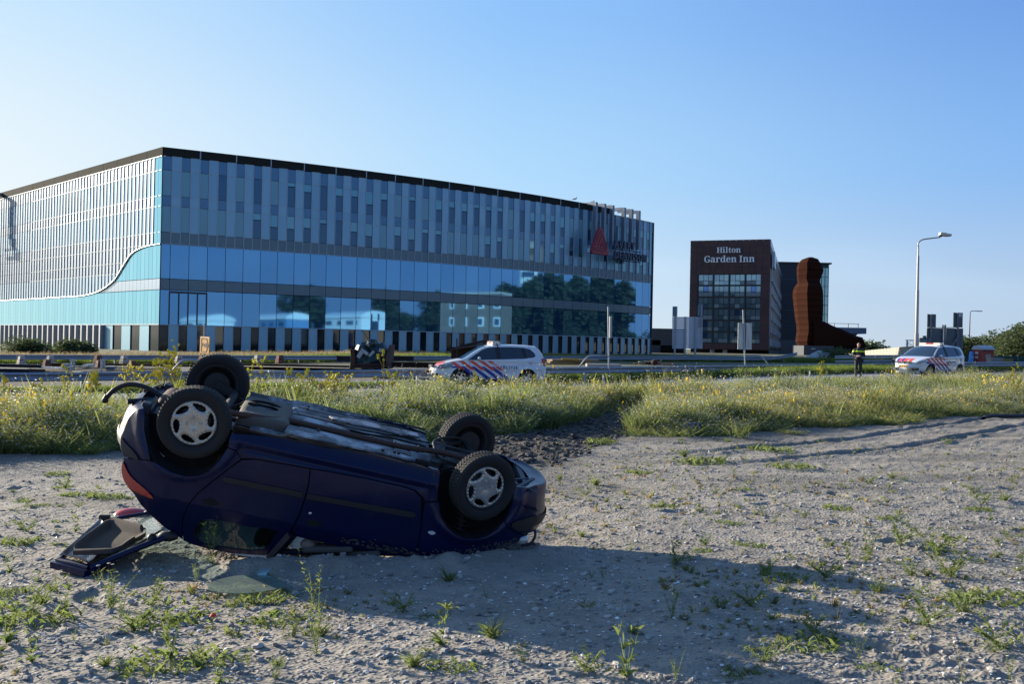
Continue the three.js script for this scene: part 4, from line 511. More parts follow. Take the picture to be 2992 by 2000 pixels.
  const fl = (x, z) => { let y = .275 + .10 * chan(z) * sstep(1.34, 1.5, x); y -= .018 * sstep(.02, .0, Math.abs(Math.abs(z + .03) - .53) - .035) + .014 * sstep(.015, 0, Math.abs(z - .42) - .03) * sstep(1.5, 1.6, x); y += .008 * Math.sin(x * 16 + 3 * Math.sin(z * 5)) * (1 - chan(z)) * .5; y -= .05 * sstep(.70, .80, Math.abs(z)) * .9; return y - .02 * sstep(1.33, 1.37, x) + .03 * sstep(2.4, 2.66, x); };
  part('floor_pan', sheet(110, 70, (u, v) => { const x = .93 + 1.74 * u, z = -.79 + 1.58 * v; return [x, fl(x, z), z]; }), floorMat, wreck);
  part('rear_floor', sheet(24, 24, (u, v) => { const x = .16 + .80 * u, z = -.45 + .90 * v; return [x, .36 + .03 * Math.sin(z * 9) * Math.sin(x * 7), z]; }), floorMat, wreck);
  // floor stiffening panels, seams and brackets
  { for (const z of [-.60, .12, .30, .60]) part('floor_rail', bar(V(1.40, fl(1.40, z) - .012, z), V(2.30, fl(2.3, z) - .012, z * .98), .035, .022), floorMat, wreck);
    const pl = (pts) => { const g = new THREE.ExtrudeGeometry(new THREE.Shape(pts.map(p => new THREE.Vector2(...p))), { depth: .012, bevelEnabled: true, bevelSize: .006, bevelThickness: .004, bevelSegments: 1 }); g.rotateX(Math.PI / 2); return g; };
    const a = pl([[1.36, -.47], [1.34, -.76], [1.9, -.74], [2.45, -.70], [2.2, -.52], [1.7, -.44]]); a.translate(0, .212, 0); const b = pl([[1.36, .09], [1.36, -.13], [1.62, -.15], [1.88, -.06], [1.7, .06]]); b.translate(0, .225, 0); const c = pl([[1.7, .38], [1.75, .28], [2.55, .36], [2.55, .52], [2.0, .50]]); c.translate(0, .225, 0);
    const pm = std(.40, .42, .46, .75, .1, { map: dustTex }); part('underbody_panel', a, pm, wreck); part('underbody_panel', b, pm, wreck); part('underbody_panel', c, pm, wreck);
    part('brake_pipe', tube([V(1.0, .235, .30), V(1.4, .235, .22), V(1.9, .235, .16), V(2.3, .235, .26), V(2.66, .235, .30)], .007, 6, 40), blackGap, wreck);
    part('fuel_pipe', tube([V(1.38, .235, -.66), V(1.7, .232, -.63), V(2.0, .232, -.62), V(2.4, .24, -.60)], .006, 6, 40), blackGap, wreck); }
  const tank = sdfMesh((x, y, z) => { const qx = Math.abs(x - 1.14) - .17, qz = Math.abs(z + .12) - .36, qy = Math.abs(y - .29) - .07; return Math.hypot(Math.max(qx, 0), Math.max(qy, 0), Math.max(qz, 0)) + Math.min(0, Math.max(qx, qy, qz)) - .05 + .012 * Math.sin(z * 14) * Math.exp(-Math.pow((x - 1.1) / .12, 2)); }, [.9, .15, -.56], [1.4, .45, .32], .017);
  part('fuel_tank', tank, tankMat, wreck);
  part('tank_strap', mg([tube([V(.93, .21, .02), V(1.02, .165, .03), V(1.2, .165, .05), V(1.33, .21, .05)], .012), tube([V(.93, .20, -.10), V(1.05, .17, -.09), V(1.18, .168, -.05)], .010)]), blackGap, wreck);
  part('spare_wheel_well', (() => { const g = new THREE.TorusGeometry(.17, .03, 8, 30); g.rotateX(Math.PI / 2); g.scale(1, .6, 1); g.translate(1.14, .205, .14); return g; })(), floorMat, wreck);
  const ex = part('exhaust_pipe', tube([V(.45, .26, -.30), V(.72, .20, -.42), V(.9, .19, -.54), V(1.05, .185, -.50), V(1.16, .185, -.48), V(1.32, .20, -.29), V(1.46, .20, -.28), V(1.78, .20, -.29), V(2.13, .195, -.33), V(2.3, .20, -.31), V(2.49, .20, -.26), V(2.69, .20, -.17), V(2.95, .22, -.10)], .026, 10, 90), exhaustMat, wreck);
  part('pipe_clamp', mg([[1.18, -.475], [2.28, -.31], [2.5, -.255]].map(([x, z]) => { const g = new THREE.TorusGeometry(.029, .006, 6, 14); g.rotateY(Math.PI / 2 + .3); g.translate(x, .197, z); return g; })), steelDark, ex);
  part('muffler', (() => { const g = new THREE.CapsuleGeometry(.085, .38, 4, 14); g.rotateX(Math.PI / 2); g.scale(1, .75, 1); g.translate(.33, .29, -.05); return g; })(), exhaustMat, wreck);
  part('hanger_ring', (() => { const g = new THREE.TorusGeometry(.02, .007, 6, 14); g.translate(1.40, .215, -.22); return g; })(), blackGap, wreck);
  part('heat_shield', sheet(30, 8, (u, v) => { const x = 1.45 + 1.0 * u, t = v * 2 - 1, z = -.29 + .09 * t; return [x, .268 - .03 * Math.abs(t) + .002 * Math.sin(u * 60), z]; }), std(.30, .30, .31, .5, .6, { map: dustTex }), wreck);
  part('jacking_point', mg([[1.0, .24], [2.5, .20]].map(([x, y]) => rbox(.12, .05, .03, .006, x, y, -.755))), blackGap, wreck);
  part('cable', tube([V(1.36, .22, -.10), V(1.5, .225, -.02), V(1.75, .222, .03), V(2.0, .225, .0), V(2.3, .22, .06), V(2.6, .22, .02)], .009, 6, 40), blackGap, wreck); part('cable', tube([V(.66, .30, -.55), V(.8, .22, -.30), V(.92, .21, .10), V(.86, .24, .42)], .008, 6, 30), blackGap, wreck);
  { const r = rng(31), L = []; for (let i = 0; i < 26; i++) { const x = 1.4 + 1.2 * r(), z = -.72 + 1.44 * r(); const g = new THREE.CylinderGeometry(.013, .016, .016, 6); g.translate(x, .215 - .03 * (Math.abs(z + .6) < .14), z); L.push(g); } part('bolt', mg(L), steelDark, wreck).userData.kind = 'stuff'; }
  part('drive_shaft', rod(V(3.0, .28, -.56), V(3.04, .30, -.10), .018), steelDark, wreck); part('brake_hose', tube([V(2.80, .34, -.50), V(2.76, .24, -.56), V(2.84, .22, -.62), V(2.95, .30, -.62)], .010, 6, 24), blackGap, wreck);
  // rear axle: cross tube, trailing arms, shock absorbers
  part('rear_axle', mg([rod(V(.80, .26, -.60), V(.80, .26, .60), .036, .036, 12), bar(V(.80, .26, -.58), V(.62, .25, -.62), .06, .07), bar(V(.80, .26, .58), V(.62, .20, .62), .06, .07), rod(V(.62, .24, .45), V(.86, .33, .30), .02), rod(V(.70, .24, -.50), V(.95, .30, -.30), .018)]), std(.03, .027, .026, .8, .2), wreck);
  // tow bar: square tube and swan neck with ball
  const tb = part('tow_bar', tube([V(.34, .36, -.10), V(.22, .27, -.10), V(.10, .235, -.09), V(-.04, .245, -.08), V(-.14, .31, -.08), V(-.19, .39, -.08)], .021, 10, 40), darkPlastic, wreck);
  part('tow_ball', mg([ball(.028, -.20, .425, -.08), rod(V(-.19, .38, -.08), V(-.205, .43, -.08), .024)]), steelDark, tb);
  part('tow_socket', mg([rbox(.10, .07, .08, .01, .12, .30, .08), rbox(.06, .05, .95, .008, .22, .34, -.05), rod(V(.16, .30, -.30), V(.02, .33, -.36), .024)]), darkPlastic, wreck);
  part('bumper_bracket', mg([rbox(.07, .09, .10, .01, .20, .31, -.50), rbox(.07, .06, .10, .01, .22, .30, .45), box(.14, .012, 1.0, .18, .34, 0)]), std(.03, .036, .05, .6), wreck);
  // front: subframe, arms, gearbox, bumper reinforcement
  part('subframe', mg([bar(V(2.66, .27, -.40), V(2.78, .25, .42), .10, .05), bar(V(2.72, .25, -.35), V(3.2, .26, -.30), .07, .05), bar(V(2.72, .25, .35), V(3.2, .26, .30), .07, .05), rbox(.45, .16, .55, .05, 3.0, .33, .02), rbox(.24, .14, .25, .05, 3.05, .32, -.22)]), std(.05, .05, .054, .8, .1, { map: dustTex }), wreck);
  part('control_arm', mg([bar(V(2.74, .27, -.36), V(3.0, .25, -.60), .06, .03), bar(V(3.1, .27, -.34), V(3.02, .25, -.60), .05, .03)]), steelDark, wreck); part('control_arm', mg([bar(V(2.74, .25, .36), V(3.0, .21, .60), .06, .03), bar(V(3.1, .25, .34), V(3.02, .21, .60), .05, .03)]), steelDark, wreck);
  part('anti_roll_bar', tube([V(2.98, .20, -.56), V(2.80, .20, -.46), V(2.70, .22, -.28), V(2.68, .22, .05), V(2.70, .20, .28), V(2.82, .17, .42), V(2.98, .17, .56)], .012, 8, 60), steelDark, wreck);
  part('engine_sump', rbox(.34, .14, .4, .04, 3.2, .36, .06), std(.03, .03, .033, .6, .4), wreck);
  part('bumper_beam', mg([bar(V(3.50, .30, -.55), V(3.56, .30, .5), .05, .06), bar(V(3.38, .27, -.60), V(3.62, .26, -.12), .03, .02), bar(V(3.36, .28, -.30), V(3.66, .27, -.05), .02, .02), bar(V(3.40, .27, -.45), V(3.56, .27, -.60), .03, .015), box(.02, .05, 1.0, 3.42, .30, 0)]), std(.035, .04, .055, .6), wreck);
  part('splash_guard', sheet(8, 8, (u, v) => [3.32 + .30 * u, .42 + .02 * Math.sin(u * 9), -.6 + 1.2 * v]), blackGap, wreck);
  for (const sg of [-1, 1]) part('sill_seam', sheet(40, 2, (u, v) => { const x = .95 + 1.7 * u; return [x, .262 - .045 * sstep(1.2, 2.4, x) - .016 * v + .004 * Math.sin(u * 70) * v, sg * (.765 + .004 * v)]; }), std(.02, .024, .045, .6, 0, { map: grime }), wreck);
  // cabin: seats, dashboard and trim squeezed against the sand
  const fabric = std(.085, .075, .065, .95, 0, { bumpMap: grime, bumpScale: .01 });
  part('seat', mg([rbox(.5, .16, .48, .06, 1.85, .98, -.36, 0, 0, .2), rbox(.16, .55, .46, .06, 1.55, 1.02, -.36, 0, 0, .5), rbox(.11, .2, .26, .05, 1.38, 1.20, -.36, 0, 0, .5)]), std(.045, .04, .037, .95), wreck);
  part('rear_seat', mg([rbox(.45, .14, 1.1, .06, 1.05, .85, 0), rbox(.14, .5, 1.1, .06, .82, 1.05, 0, 0, 0, .25)]), std(.03, .036, .036, .95), wreck);
  part('headlining', mg([rbox(.42, .05, .16, .02, 1.92, 1.10, -.70, .1, 0, -.24), rbox(.30, .07, .12, .03, 2.22, 1.085, -.72, .2, 0, -.30)]), fabric, wreck, 'torn pale trim squeezed under the front door');
  part('airbag', sdfMesh((x, y, z) => Math.hypot((x - 1.74) / 1.3, (y - 1.11), (z + .69)) - .055 + .012 * Math.sin(x * 40) * Math.sin(z * 30), [1.6, 1.0, -.80], [1.88, 1.22, -.58], .014), std(.22, .17, .14, .9), wreck);
  part('dashboard', rbox(.30, .22, 1.2, .08, 2.35, .98, 0), std(.012, .012, .013, .8), wreck);
  part('mirror_housing', ball(.075, 2.40, 1.09, -.86, 1.4, .8, .8), darkPlastic, wreck);
  part('window_pillar', mg([bar(V(1.60, 1.03, -.765), V(1.48, 1.30, -.665), .09, .05), bar(V(2.58, 1.0, -.72), V(2.0, 1.13, -.66), .06, .04), bar(V(2.0, 1.13, -.66), V(1.5, 1.24, -.66), .05, .04)]), std(.006, .008, .02, .5), wreck);
  // wheels: left ones with trims towards the camera, right ones show their inner side
  const st = -.36;
  const w1 = makeWheel(wreck, [.62, .29, -.715], Math.PI, true); const w2 = makeWheel(wreck, [3.06, .29, -.70], Math.PI + st, true);
  const w3 = makeWheel(wreck, [.62, .22, .70], 0, false), w4 = makeWheel(wreck, [3.06, .22, .68], st, false);
}

// ---------------------------------------------------------------- parts that came off and lie on the sand
{ // tailgate, lying with its inside up; u across, w along
  const A = V(-3.55, 0, -7.62), t = thing('detached_tailgate', 'torn off blue car tailgate lying flat with its window opening', 'tailgate');
  const cs = [[130, 1655], [245, 1668], [330, 1600], [480, 1580], [497, 1562], [425, 1505], [305, 1515]];
  const g = (px, py, h) => { const q = ray(px, py), p = gp(px, py); return q.multiplyScalar((p.y + h - EYE) / q.y).add(camera.position); };
  // corner points surveyed on the ground: near-left lip, front corner, right arm end, far arm, far-left corner
  const nl = g(172, 1640, .05), fc = g(262, 1662, .03), rt = g(492, 1568, .22), fl2 = g(300, 1525, .10), fr = g(440, 1500, .12);
  const shell = sheet(26, 10, (u, v) => { const a = nl.clone().lerp(fc, u), b = fl2.clone().lerp(g(330, 1588, .06), u), p = a.lerp(b, v * .95); const e = Math.min(u, 1 - u, v, 1 - v); return [p.x, p.y + .045 * sstep(.10, 0, e) + .02 * Math.sin(u * 3.1) - .03 * sstep(.15, .35, e), p.z]; });
  part('shell', shell, paintBlue, t);
  const arm = (a, b, w, h) => { const m = a.clone().lerp(b, .5); m.y += .005; return new THREE.TubeGeometry(new THREE.CatmullRomCurve3([a, m, b]), 20, w, 8); };
  const frame = [arm(fc, rt, .026), arm(nl, fl2, .026), arm(fl2, fr, .02), arm(nl, fc, .03)];
  part('frame', mg(frame), paintBlue, t);
  part('lip', mg([bar(nl.clone().add(V(-.03, -.02, .04)), fc.clone().add(V(0, -.03, .05)), .05, .05), bar(fc.clone().add(V(.02, -.03, .03)), g(330, 1640, .03), .06, .05)]), paintBlue, t);
  part('hinge', mg([ball(.055, rt.x, rt.y, rt.z, 1.6, .8, .8), ball(.04, rt.x - .12, rt.y - .01, rt.z + .04)]), darkPlastic, t);
  part('hinge', ball(.045, fr.x, fr.y, fr.z, 1.5, .8, .8), darkPlastic, t);
  part('gas_strut', rod(g(372, 1610, .13), g(476, 1548, .20), .012, .009), darkPlastic, t);
  part('latch', mg([ball(.035, g(238, 1590, .08).x, g(238, 1590, .08).y, g(238, 1590, .08).z, 1.4, .8, 1), rbox(.1, .05, .05, .01, fl2.x + .02, fl2.y + .04, fl2.z)]), darkPlastic, t);
  const ga = fc.clone().lerp(rt, .35), gb = rt.clone(), gc = fr.clone(), gd = g(350, 1560, .06);
  part('window_pane', sheet(6, 6, (u, v) => { const p = ga.clone().lerp(gb, u).lerp(gd.clone().lerp(gc, u), v); return [p.x, p.y - .01, p.z]; }), phys(.62, .78, .74, .04, 0, { transmission: .9, thickness: 0 }), t);

  // parcel shelf on top of it: soft brown board with rounded corners and a dished middle
  const q = [g(197, 1632, .12), g(345, 1625, .09), g(440, 1556, .17), g(322, 1524, .19)];
  const shelf = (x, y) => { const e = Math.min(x, 1 - x, y, 1 - y); return .055 * (1 - sstep(.03, .17, e)) + .01 * Math.sin(x * 5); };
  const S = (u, v, dy) => { const k = .5 + .5 * Math.cos(Math.PI * Math.min(1, Math.min(u, 1 - u) / .16)); const vv = .5 + (v - .5) * (1 - .22 * k); const p = q[0].clone().lerp(q[1], vv).lerp(q[3].clone().lerp(q[2], vv), u); p.y += dy + shelf(u, v); if (u > .5 && v > .9) p.y -= .02; return [p.x, p.y, p.z]; };
  const top = sheet(40, 24, (u, v) => S(u, v, 0)), bot = sheet(40, 24, (u, v) => S(u, v, -.035)), rimG = [];
  for (const [f] of [[k => S(k, 0, 0)], [k => S(k, 1, 0)], [k => S(0, k, 0)], [k => S(1, k, 0)]]) rimG.push(sheet(40, 1, (u, v) => { const p = f(u); return [p[0], p[1] - .035 * v, p[2]]; }));
  const felt = noiseTex(256, (u, v) => .7 + .3 * tnoise(u, v, 128, 5), 6); solo('parcel_shelf', mg([top, bot, ...rimG]), std(.10, .08, .066, .98, 0, { map: felt, bumpMap: felt, bumpScale: .003 }), 'dark brown parcel shelf lying across the torn off tailgate', 'shelf');
  // red lens further back
  const lp = g(388, 1513, 0), lens = new THREE.SphereGeometry(1, 24, 12, 0, 6.283, 0, 1.5); lens.scale(.20, .10, .10); lens.rotateY(.12); lens.translate(lp.x, lp.y, lp.z); solo('lamp_lens', lens, phys(.55, .03, .03, .25, 0, { clearcoat: .6 }), 'red plastic tail lamp lens on the sand behind the tailgate', 'lamp lens');
  // broken side window
  const gc0 = gp(722, 1715), ring = smoothRing([[-.28, .02], [-.24, -.10], [-.10, -.15], [.10, -.14], [.30, -.02], [.20, .10], [.10, .22], [-.02, .16], [-.14, .15]], 3), gs = new THREE.Shape(ring.map(p => new THREE.Vector2(...p))), gg = new THREE.ExtrudeGeometry(gs, { depth: .004, bevelEnabled: false }); gg.rotateX(-Math.PI / 2 + .06); gg.scale(1, 1, 1.6); gg.translate(gc0.x, groundH(gc0.x, gc0.z) + .035, gc0.z); solo('broken_window', gg, phys(.62, .72, .64, .05, 0, { transmission: .8, thickness: 0 }), 'broken car side window lying on the sand under the rear door', 'glass');
  const sh = new THREE.Shape([[-.06, -.02], [.05, -.11], [.045, 0], [.085, .06], [-.03, .05]].map(p => new THREE.Vector2(p[0] * .75, p[1] * .75))), sg = new THREE.ExtrudeGeometry(sh, { depth: .004, bevelEnabled: false }); sg.rotateX(-1.05); const sp = gp(768, 1690); sg.translate(sp.x, groundH(sp.x, sp.z) + .05, sp.z); solo('glass_shard', sg, phys(.20, .34, .36, .03, .3), 'pale blue glass shard standing on the broken window', 'glass');
  { const bt = gp(2020, 1272), g1 = rbox(.42, .26, .2, .06, bt.x, groundH(bt.x, bt.z) + .12, bt.z, .2, 0, .1); g1.deleteAttribute('uv'); solo('car_fragment', g1, std(.035, .045, .06, .7), 'bluish black bumper fragment on the sand below the churned soil', 'fragment'); }
  { const b = gp(2442, 1245), t2 = thing('drink_can', 'pale tin can lying at the edge of the flower strip', 'can', [b.x, groundH(b.x, b.z) + .09, b.z], .2); const cyl = new THREE.CylinderGeometry(.09, .09, .36, 16); cyl.rotateZ(Math.PI / 2); part('body', cyl, std(.62, .6, .55, .4), t2); const bd = new THREE.CylinderGeometry(.092, .092, .14, 16, 1, true); bd.rotateZ(Math.PI / 2); bd.translate(.02, 0, 0); part('label_band', bd, std(.5, .2, .13, .5), t2); }
  { const a = gp(318, 1290), y = groundH(a.x, a.z); solo('marker_post', rbox(.05, .48, .05, .006, a.x, y + .22, a.z), std(.2, .17, .13, .9), 'short wooden stake at the sand edge left of the rear bumper', 'post'); }
  { const a = gp(2950, 1226), y = groundH(a.x, a.z); solo('rubber_hose', tube([V(a.x - .9, y + .02, a.z + .3), V(a.x - .6, y + .06, a.z - .1), V(a.x, y + .08, a.z - .3), V(a.x + .9, y + .08, a.z - .35), V(a.x + 2, y + .05, a.z - .3)], .06, 8, 40), std(.05, .05, .055, .8), 'dark hose curving over the sand at the right edge', 'hose'); }
}

{ // small fragments of glass, lamp plastic and trim thrown out round the car
  const r = rng(606), frag = new THREE.TetrahedronGeometry(1, 0); frag.scale(1, .3, .8); const spots = []; while (spots.length < 900) { const a = r(), x = -4.3 + 5.4 * r(), z = -7.0 - 2.6 * r() + (a < .3 ? 1.0 * r() : 0); if (z < -8.3 && x > -2.6 && x < .4) continue; spots.push([x, z]); }
  const m = new THREE.InstancedMesh(frag, std(1, 1, 1, .25), spots.length), q = new THREE.Object3D(), c = new THREE.Color(); spots.forEach(([x, z], i) => { const s = .004 + .012 * Math.pow(r(), 3), k = r(); q.position.set(x, groundH(x, z) + s * .3, z); q.rotation.set(r(), r() * 6, r()); q.scale.setScalar(s); q.updateMatrix(); m.setMatrixAt(i, q.matrix); k < .55 ? c.setRGB(.35, .48, .45) : k < .65 ? c.setRGB(.4, .02, .02) : k < .85 ? c.setRGB(.02, .02, .025) : c.setRGB(.5, .5, .48); m.setColorAt(i, c); }); stuff(m, 'debris', 'crumbs of glass, red lens plastic and black trim round the overturned car'); }
// ---------------------------------------------------------------- guard rails
const RAILNEAR = [[-420, 1093, 32.5], [0, 1090, 34.9], [807, 1084, 38.5], [1602, 1074, 45], [2298, 1066, 58], [2500, 1062.5, 62], [2930, 1058, 69], [3300, 1056, 76]];
const RAILFAR = [[-420, 1036, 60], [0, 1037, 63], [807, 1039.7, 71], [1602, 1041.5, 82], [2000, 1042, 91], [2262, 1042, 97], [2300, 1036, 98], [2328, 1030, 98.5]];
function lerpAt(tab, px, k = 2) { let i = 0; while (i < tab.length - 2 && tab[i + 1][0] < px) i++; const f = (px - tab[i][0]) / (tab[i + 1][0] - tab[i][0]); return tab[i][k] + (tab[i + 1][k] - tab[i][k]) * f; }
const galv = std(.36, .40, .46, .5, .5, { roughnessMap: grime, map: grime }), galvDull = std(.17, .19, .22, .55, .4, { map: grime }), concreteM = std(.34, .335, .32, .9, 0, { map: grime }), rustM = std(.085, .035, .022, .85, .1, { map: grime }), rustDark = std(.035, .018, .014, .9, 0, { map: grime }), woodM = std(.30, .215, .11, .85, 0, { map: grime }), woodGrey = std(.24, .23, .21, .9, 0, { map: grime }), whiteM = std(.62, .62, .6, .6, 0, { map: grime });
const WPROF = [[.03, 0], [.055, -.012], [.075, -.045], [.07, -.085], [.018, -.125], [.01, -.155], [.018, -.185], [.07, -.225], [.075, -.265], [.055, -.298], [.03, -.31]];
function guardRail(label, tab, beamLen, postH, step, group) {
  const t = thing('guard_rail', label, 'guard rail'); if (group) t.userData.group = group;
  const curve = new THREE.CatmullRomCurve3(tab.map(([px, py, d]) => at(px, py, d))), L = curve.getLength(), n = Math.round(L / beamLen);
  for (let i = 0; i < n; i++) { const g = sheet(6, WPROF.length - 1, (u, v) => { const q = curve.getPointAt(Math.min(1, (i + u * .998) / n)), tg = curve.getTangentAt(Math.min(1, (i + u) / n)), nx = -tg.z, nz = tg.x, s = (nx * -q.x + nz * -q.z) > 0 ? 1 : -1, [o, y] = WPROF[Math.round(v * (WPROF.length - 1))]; return [q.x + s * nx * (o + (u > .97 ? .006 : 0)), q.y + y, q.z + s * nz * (o + (u > .97 ? .006 : 0))]; }); part('beam', g, galv, t); }
  for (let s = step / 2; s < L; s += step) { const q = curve.getPointAt(s / L), y = groundBase(q.x, q.z); part('post', box(.07, q.y - .02 - y + .3, .10, q.x, (q.y - .02 + y - .3) / 2, q.z - .06, .78), galvDull, t); }
  return t; }
guardRail('long galvanised guard rail right beside the road', RAILNEAR, 4.2, .7, 2.66);
guardRail('farther galvanised guard rail in front of the office, with a raised end', RAILFAR, 4.2, .7, 4);
{ const t = guardRail('short double guard rail behind the police officer', [[2440, 1040, 100], [2520, 1038.5, 98], [2600, 1038, 96], [2680, 1038, 94]], 4.2, .7, 4); const c = [[2440, 1054, 90], [2520, 1052.5, 89], [2600, 1052, 88], [2680, 1052, 87]]; const g = sheet(20, 2, (u, v) => { const p = at(2440 + 240 * u, lerpAt(c, 2440 + 240 * u, 1) + v * 6, 89 - 2 * u); return [p.x, p.y, p.z]; }); part('lower_beam', g, galv, t); }
// small white marker posts along the verge
{ const L = [[1708, 1092, 1121, 45], [1764, 1098, 1120, 45], [1839, 1100, 1118, 47], [1893, 1101, 1117, 48], [1947, 1100, 1117, 49], [1992, 1093, 1116, 50], [2178, 1085, 1104, 53], [2229, 1083, 1100, 54], [2366, 1085, 1104, 54], [2516, 1083, 1094, 58], [2557, 1086, 1095, 58], [242, 1120, 1153, 30], [1220, 1102, 1133, 36]]; const m = std(.5, .5, .47, .6, 0, { map: grime });
  L.forEach(([px, y0, y1, d], i) => { const a = at(px, y0, d), b = at(px, y1, d), y = groundBase(a.x, a.z); const t = thing('marker_post', ['first slim marker post right of the nearer police car','second marker post right of the nearer police car, by the thin pole','third marker post right of the nearer police car','fourth marker post right of the nearer police car','fifth marker post right of the nearer police car','tallest marker post, sixth right of the nearer police car','marker post at the foot of the pale sign back','short marker post just right of the pale sign back','marker post below the seated figure','pale marker post right behind the police officer','brownish marker post between officer and farther police car','grey marker post at far left behind the meadow','marker post just left of the nearer police car'][i], 'post', [a.x, y, a.z], .7, 'marker posts on the verge'); const h = a.y - y; part('post', rbox(.09, h + .2, .07, .01, 0, h / 2 - .1, 0), m, t); part('cap', rbox(.10, .03, .08, .01, 0, h + .01, 0), galvDull, t); }); }

// ---------------------------------------------------------------- signs
function braceGeo(p, side, drop) { return tube([V(p.x, p.y, p.z), V(p.x + side * .75, p.y + .02, p.z), V(p.x + side * .95, p.y - .05, p.z), V(p.x + side * 1.35, p.y - drop, p.z)], .035, 8, 30); }
{ const top = at(599, 946, 42), bot = at(596, 1100, 42), t = thing('parking_sign', 'yellow park and ride arrow sign on a grey pole', 'sign', [bot.x, 0, bot.z]); const rel = p => p.clone().sub(V(bot.x, 0, bot.z));
  part('pole', rod(rel(bot).setY(0), rel(top), .035), galv, t); part('brace', braceGeo(rel(at(597, 1056, 42)), -1, .5), galv, t);
  const a = at(600.5, 1009.5, 42), b = rel(a); const g = new THREE.Group(); g.name = 'board'; t.add(g); g.position.set(b.x, b.y, b.z + .06); g.rotation.y = -.74; g.rotation.z = -.03;
  const yel = std(.62, .25, .006, .5), ink = std(.02, .018, .015, .5); part('board', rbox(.70, .68, .03, .012), yel, g);
  const outer = [[-.27, .29], [.14, .29], [.30, 0], [.14, -.29], [-.27, -.29]], inn = outer.map(([x, y]) => [x * .80 + .002, y * .855]); const sh = shapeOf(outer); sh.holes.push(new THREE.Path(inn.map(p => new THREE.Vector2(...p)))); const ag = new THREE.ExtrudeGeometry(sh, { depth: .006, bevelEnabled: false }); ag.translate(0, 0, .016); part('arrow_outline', ag, ink, g);
  const tx = text('P+R', .19, .006); const w = tx.boundingBox.max.x; tx.translate(-w / 2 - .02, -.09, .016); part('lettering', tx, ink, g); }
{ const bot = at(1780, 1118, 47), t = thing('road_sign', 'thin pole with a narrow sign seen from its edge, right of the office front', 'sign', [bot.x, 0, bot.z]), rel = p => p.clone().sub(V(bot.x, 0, bot.z)); part('pole', rod(rel(bot).setY(0), rel(at(1777, 897, 47)), .04), galv, t); const c = rel(at(1783, 957, 47)); part('board', rbox(.10, .97, .62, .012, c.x, c.y, c.z, -.05), whiteM, t); part('board_edge', rbox(.02, .99, .64, .008, c.x + .06, c.y, c.z, -.05), galvDull, t); part('brace', braceGeo(rel(at(1778, 1042, 47)), -1, .55), galv, t); }
{ const bot = at(2179, 1100, 57), t = thing('road_sign', 'back of a pale rectangular road sign on a pole before the hotel', 'sign', [bot.x, 0, bot.z]), rel = p => p.clone().sub(V(bot.x, 0, bot.z)); part('pole', rod(rel(bot).setY(0), rel(at(2171, 906, 57)), .045), galv, t); const c = rel(at(2176.5, 983, 57)); const g = rbox(.74, 1.44, .03, .02, 0, 0, 0); g.rotateZ(-.02); g.translate(c.x, c.y, c.z - .06); part('board', g, std(.66, .67, .65, .5, .1, { map: grime }), t); part('board_rim', mg([[-.37, 0, .02, 1.44], [.37, 0, .02, 1.44], [0, .72, .74, .02], [0, -.72, .74, .02]].map(([x, y, w, h]) => box(w, h, .05, c.x + x, c.y + y, c.z - .05))), whiteM, t); part('stiffener', box(.05, 1.4, .04, c.x + .03, c.y, c.z - .02), galvDull, t); part('brace', braceGeo(rel(at(2176, 1040, 57)), 1, .55), galv, t); }
{ // big sign seen from behind, horizontal planks on three posts
  const D = 99, P = (px, py, o = 0) => at(px, py, D + o), t = thing('road_sign', 'big ribbed sign seen from behind, with three posts and two raised wings', 'sign'); const rib = std(.62, .66, .72, .4, .3, { map: grime });
  const n = 17; for (let i = 0; i < n; i++) { const y0 = 926.5 + i * 93 / n, a = P(1964, y0 + .3), b = P(2052, y0 + .3), c = P(1964, y0 + 93 / n - .4); const h = a.y - c.y; part('plank', bar(V(a.x, a.y - h / 2, a.z), V(b.x, b.y - h / 2, b.z), .06, h), rib, t); }
  for (const px of [1973, 2002.5, 2032.5]) { const a = P(px, 926, -.12), b = P(px, 1046, -.12); part('post', bar(V(a.x, groundBase(a.x, a.z), a.z), a, .16, .2, V(0, 0, 1)), galv, t); }
  for (const [p0, p1, y0, y1] of [[1965, 1978.5, 896, 926], [2038.5, 2052.5, 893, 923]]) { const a = P(p0, y0, .1), b = P(p1, y1, .1); part('wing', box(b.x - a.x, a.y - b.y, .06, (a.x + b.x) / 2, (a.y + b.y) / 2, a.z), std(.16, .21, .27, .5, .4), t); part('wing_bar', box(.1, a.y - b.y + 2.8, .1, (a.x + b.x) / 2 + .1, (a.y + b.y) / 2 - 1.4, a.z + .12), galv, t); }
  part('ladder', mg(Array.from({ length: 8 }, (_, i) => { const p = P(2045, 928 + i * 4, -.15); return box(.34, .04, .04, p.x, p.y, p.z); })), galvDull, t); }
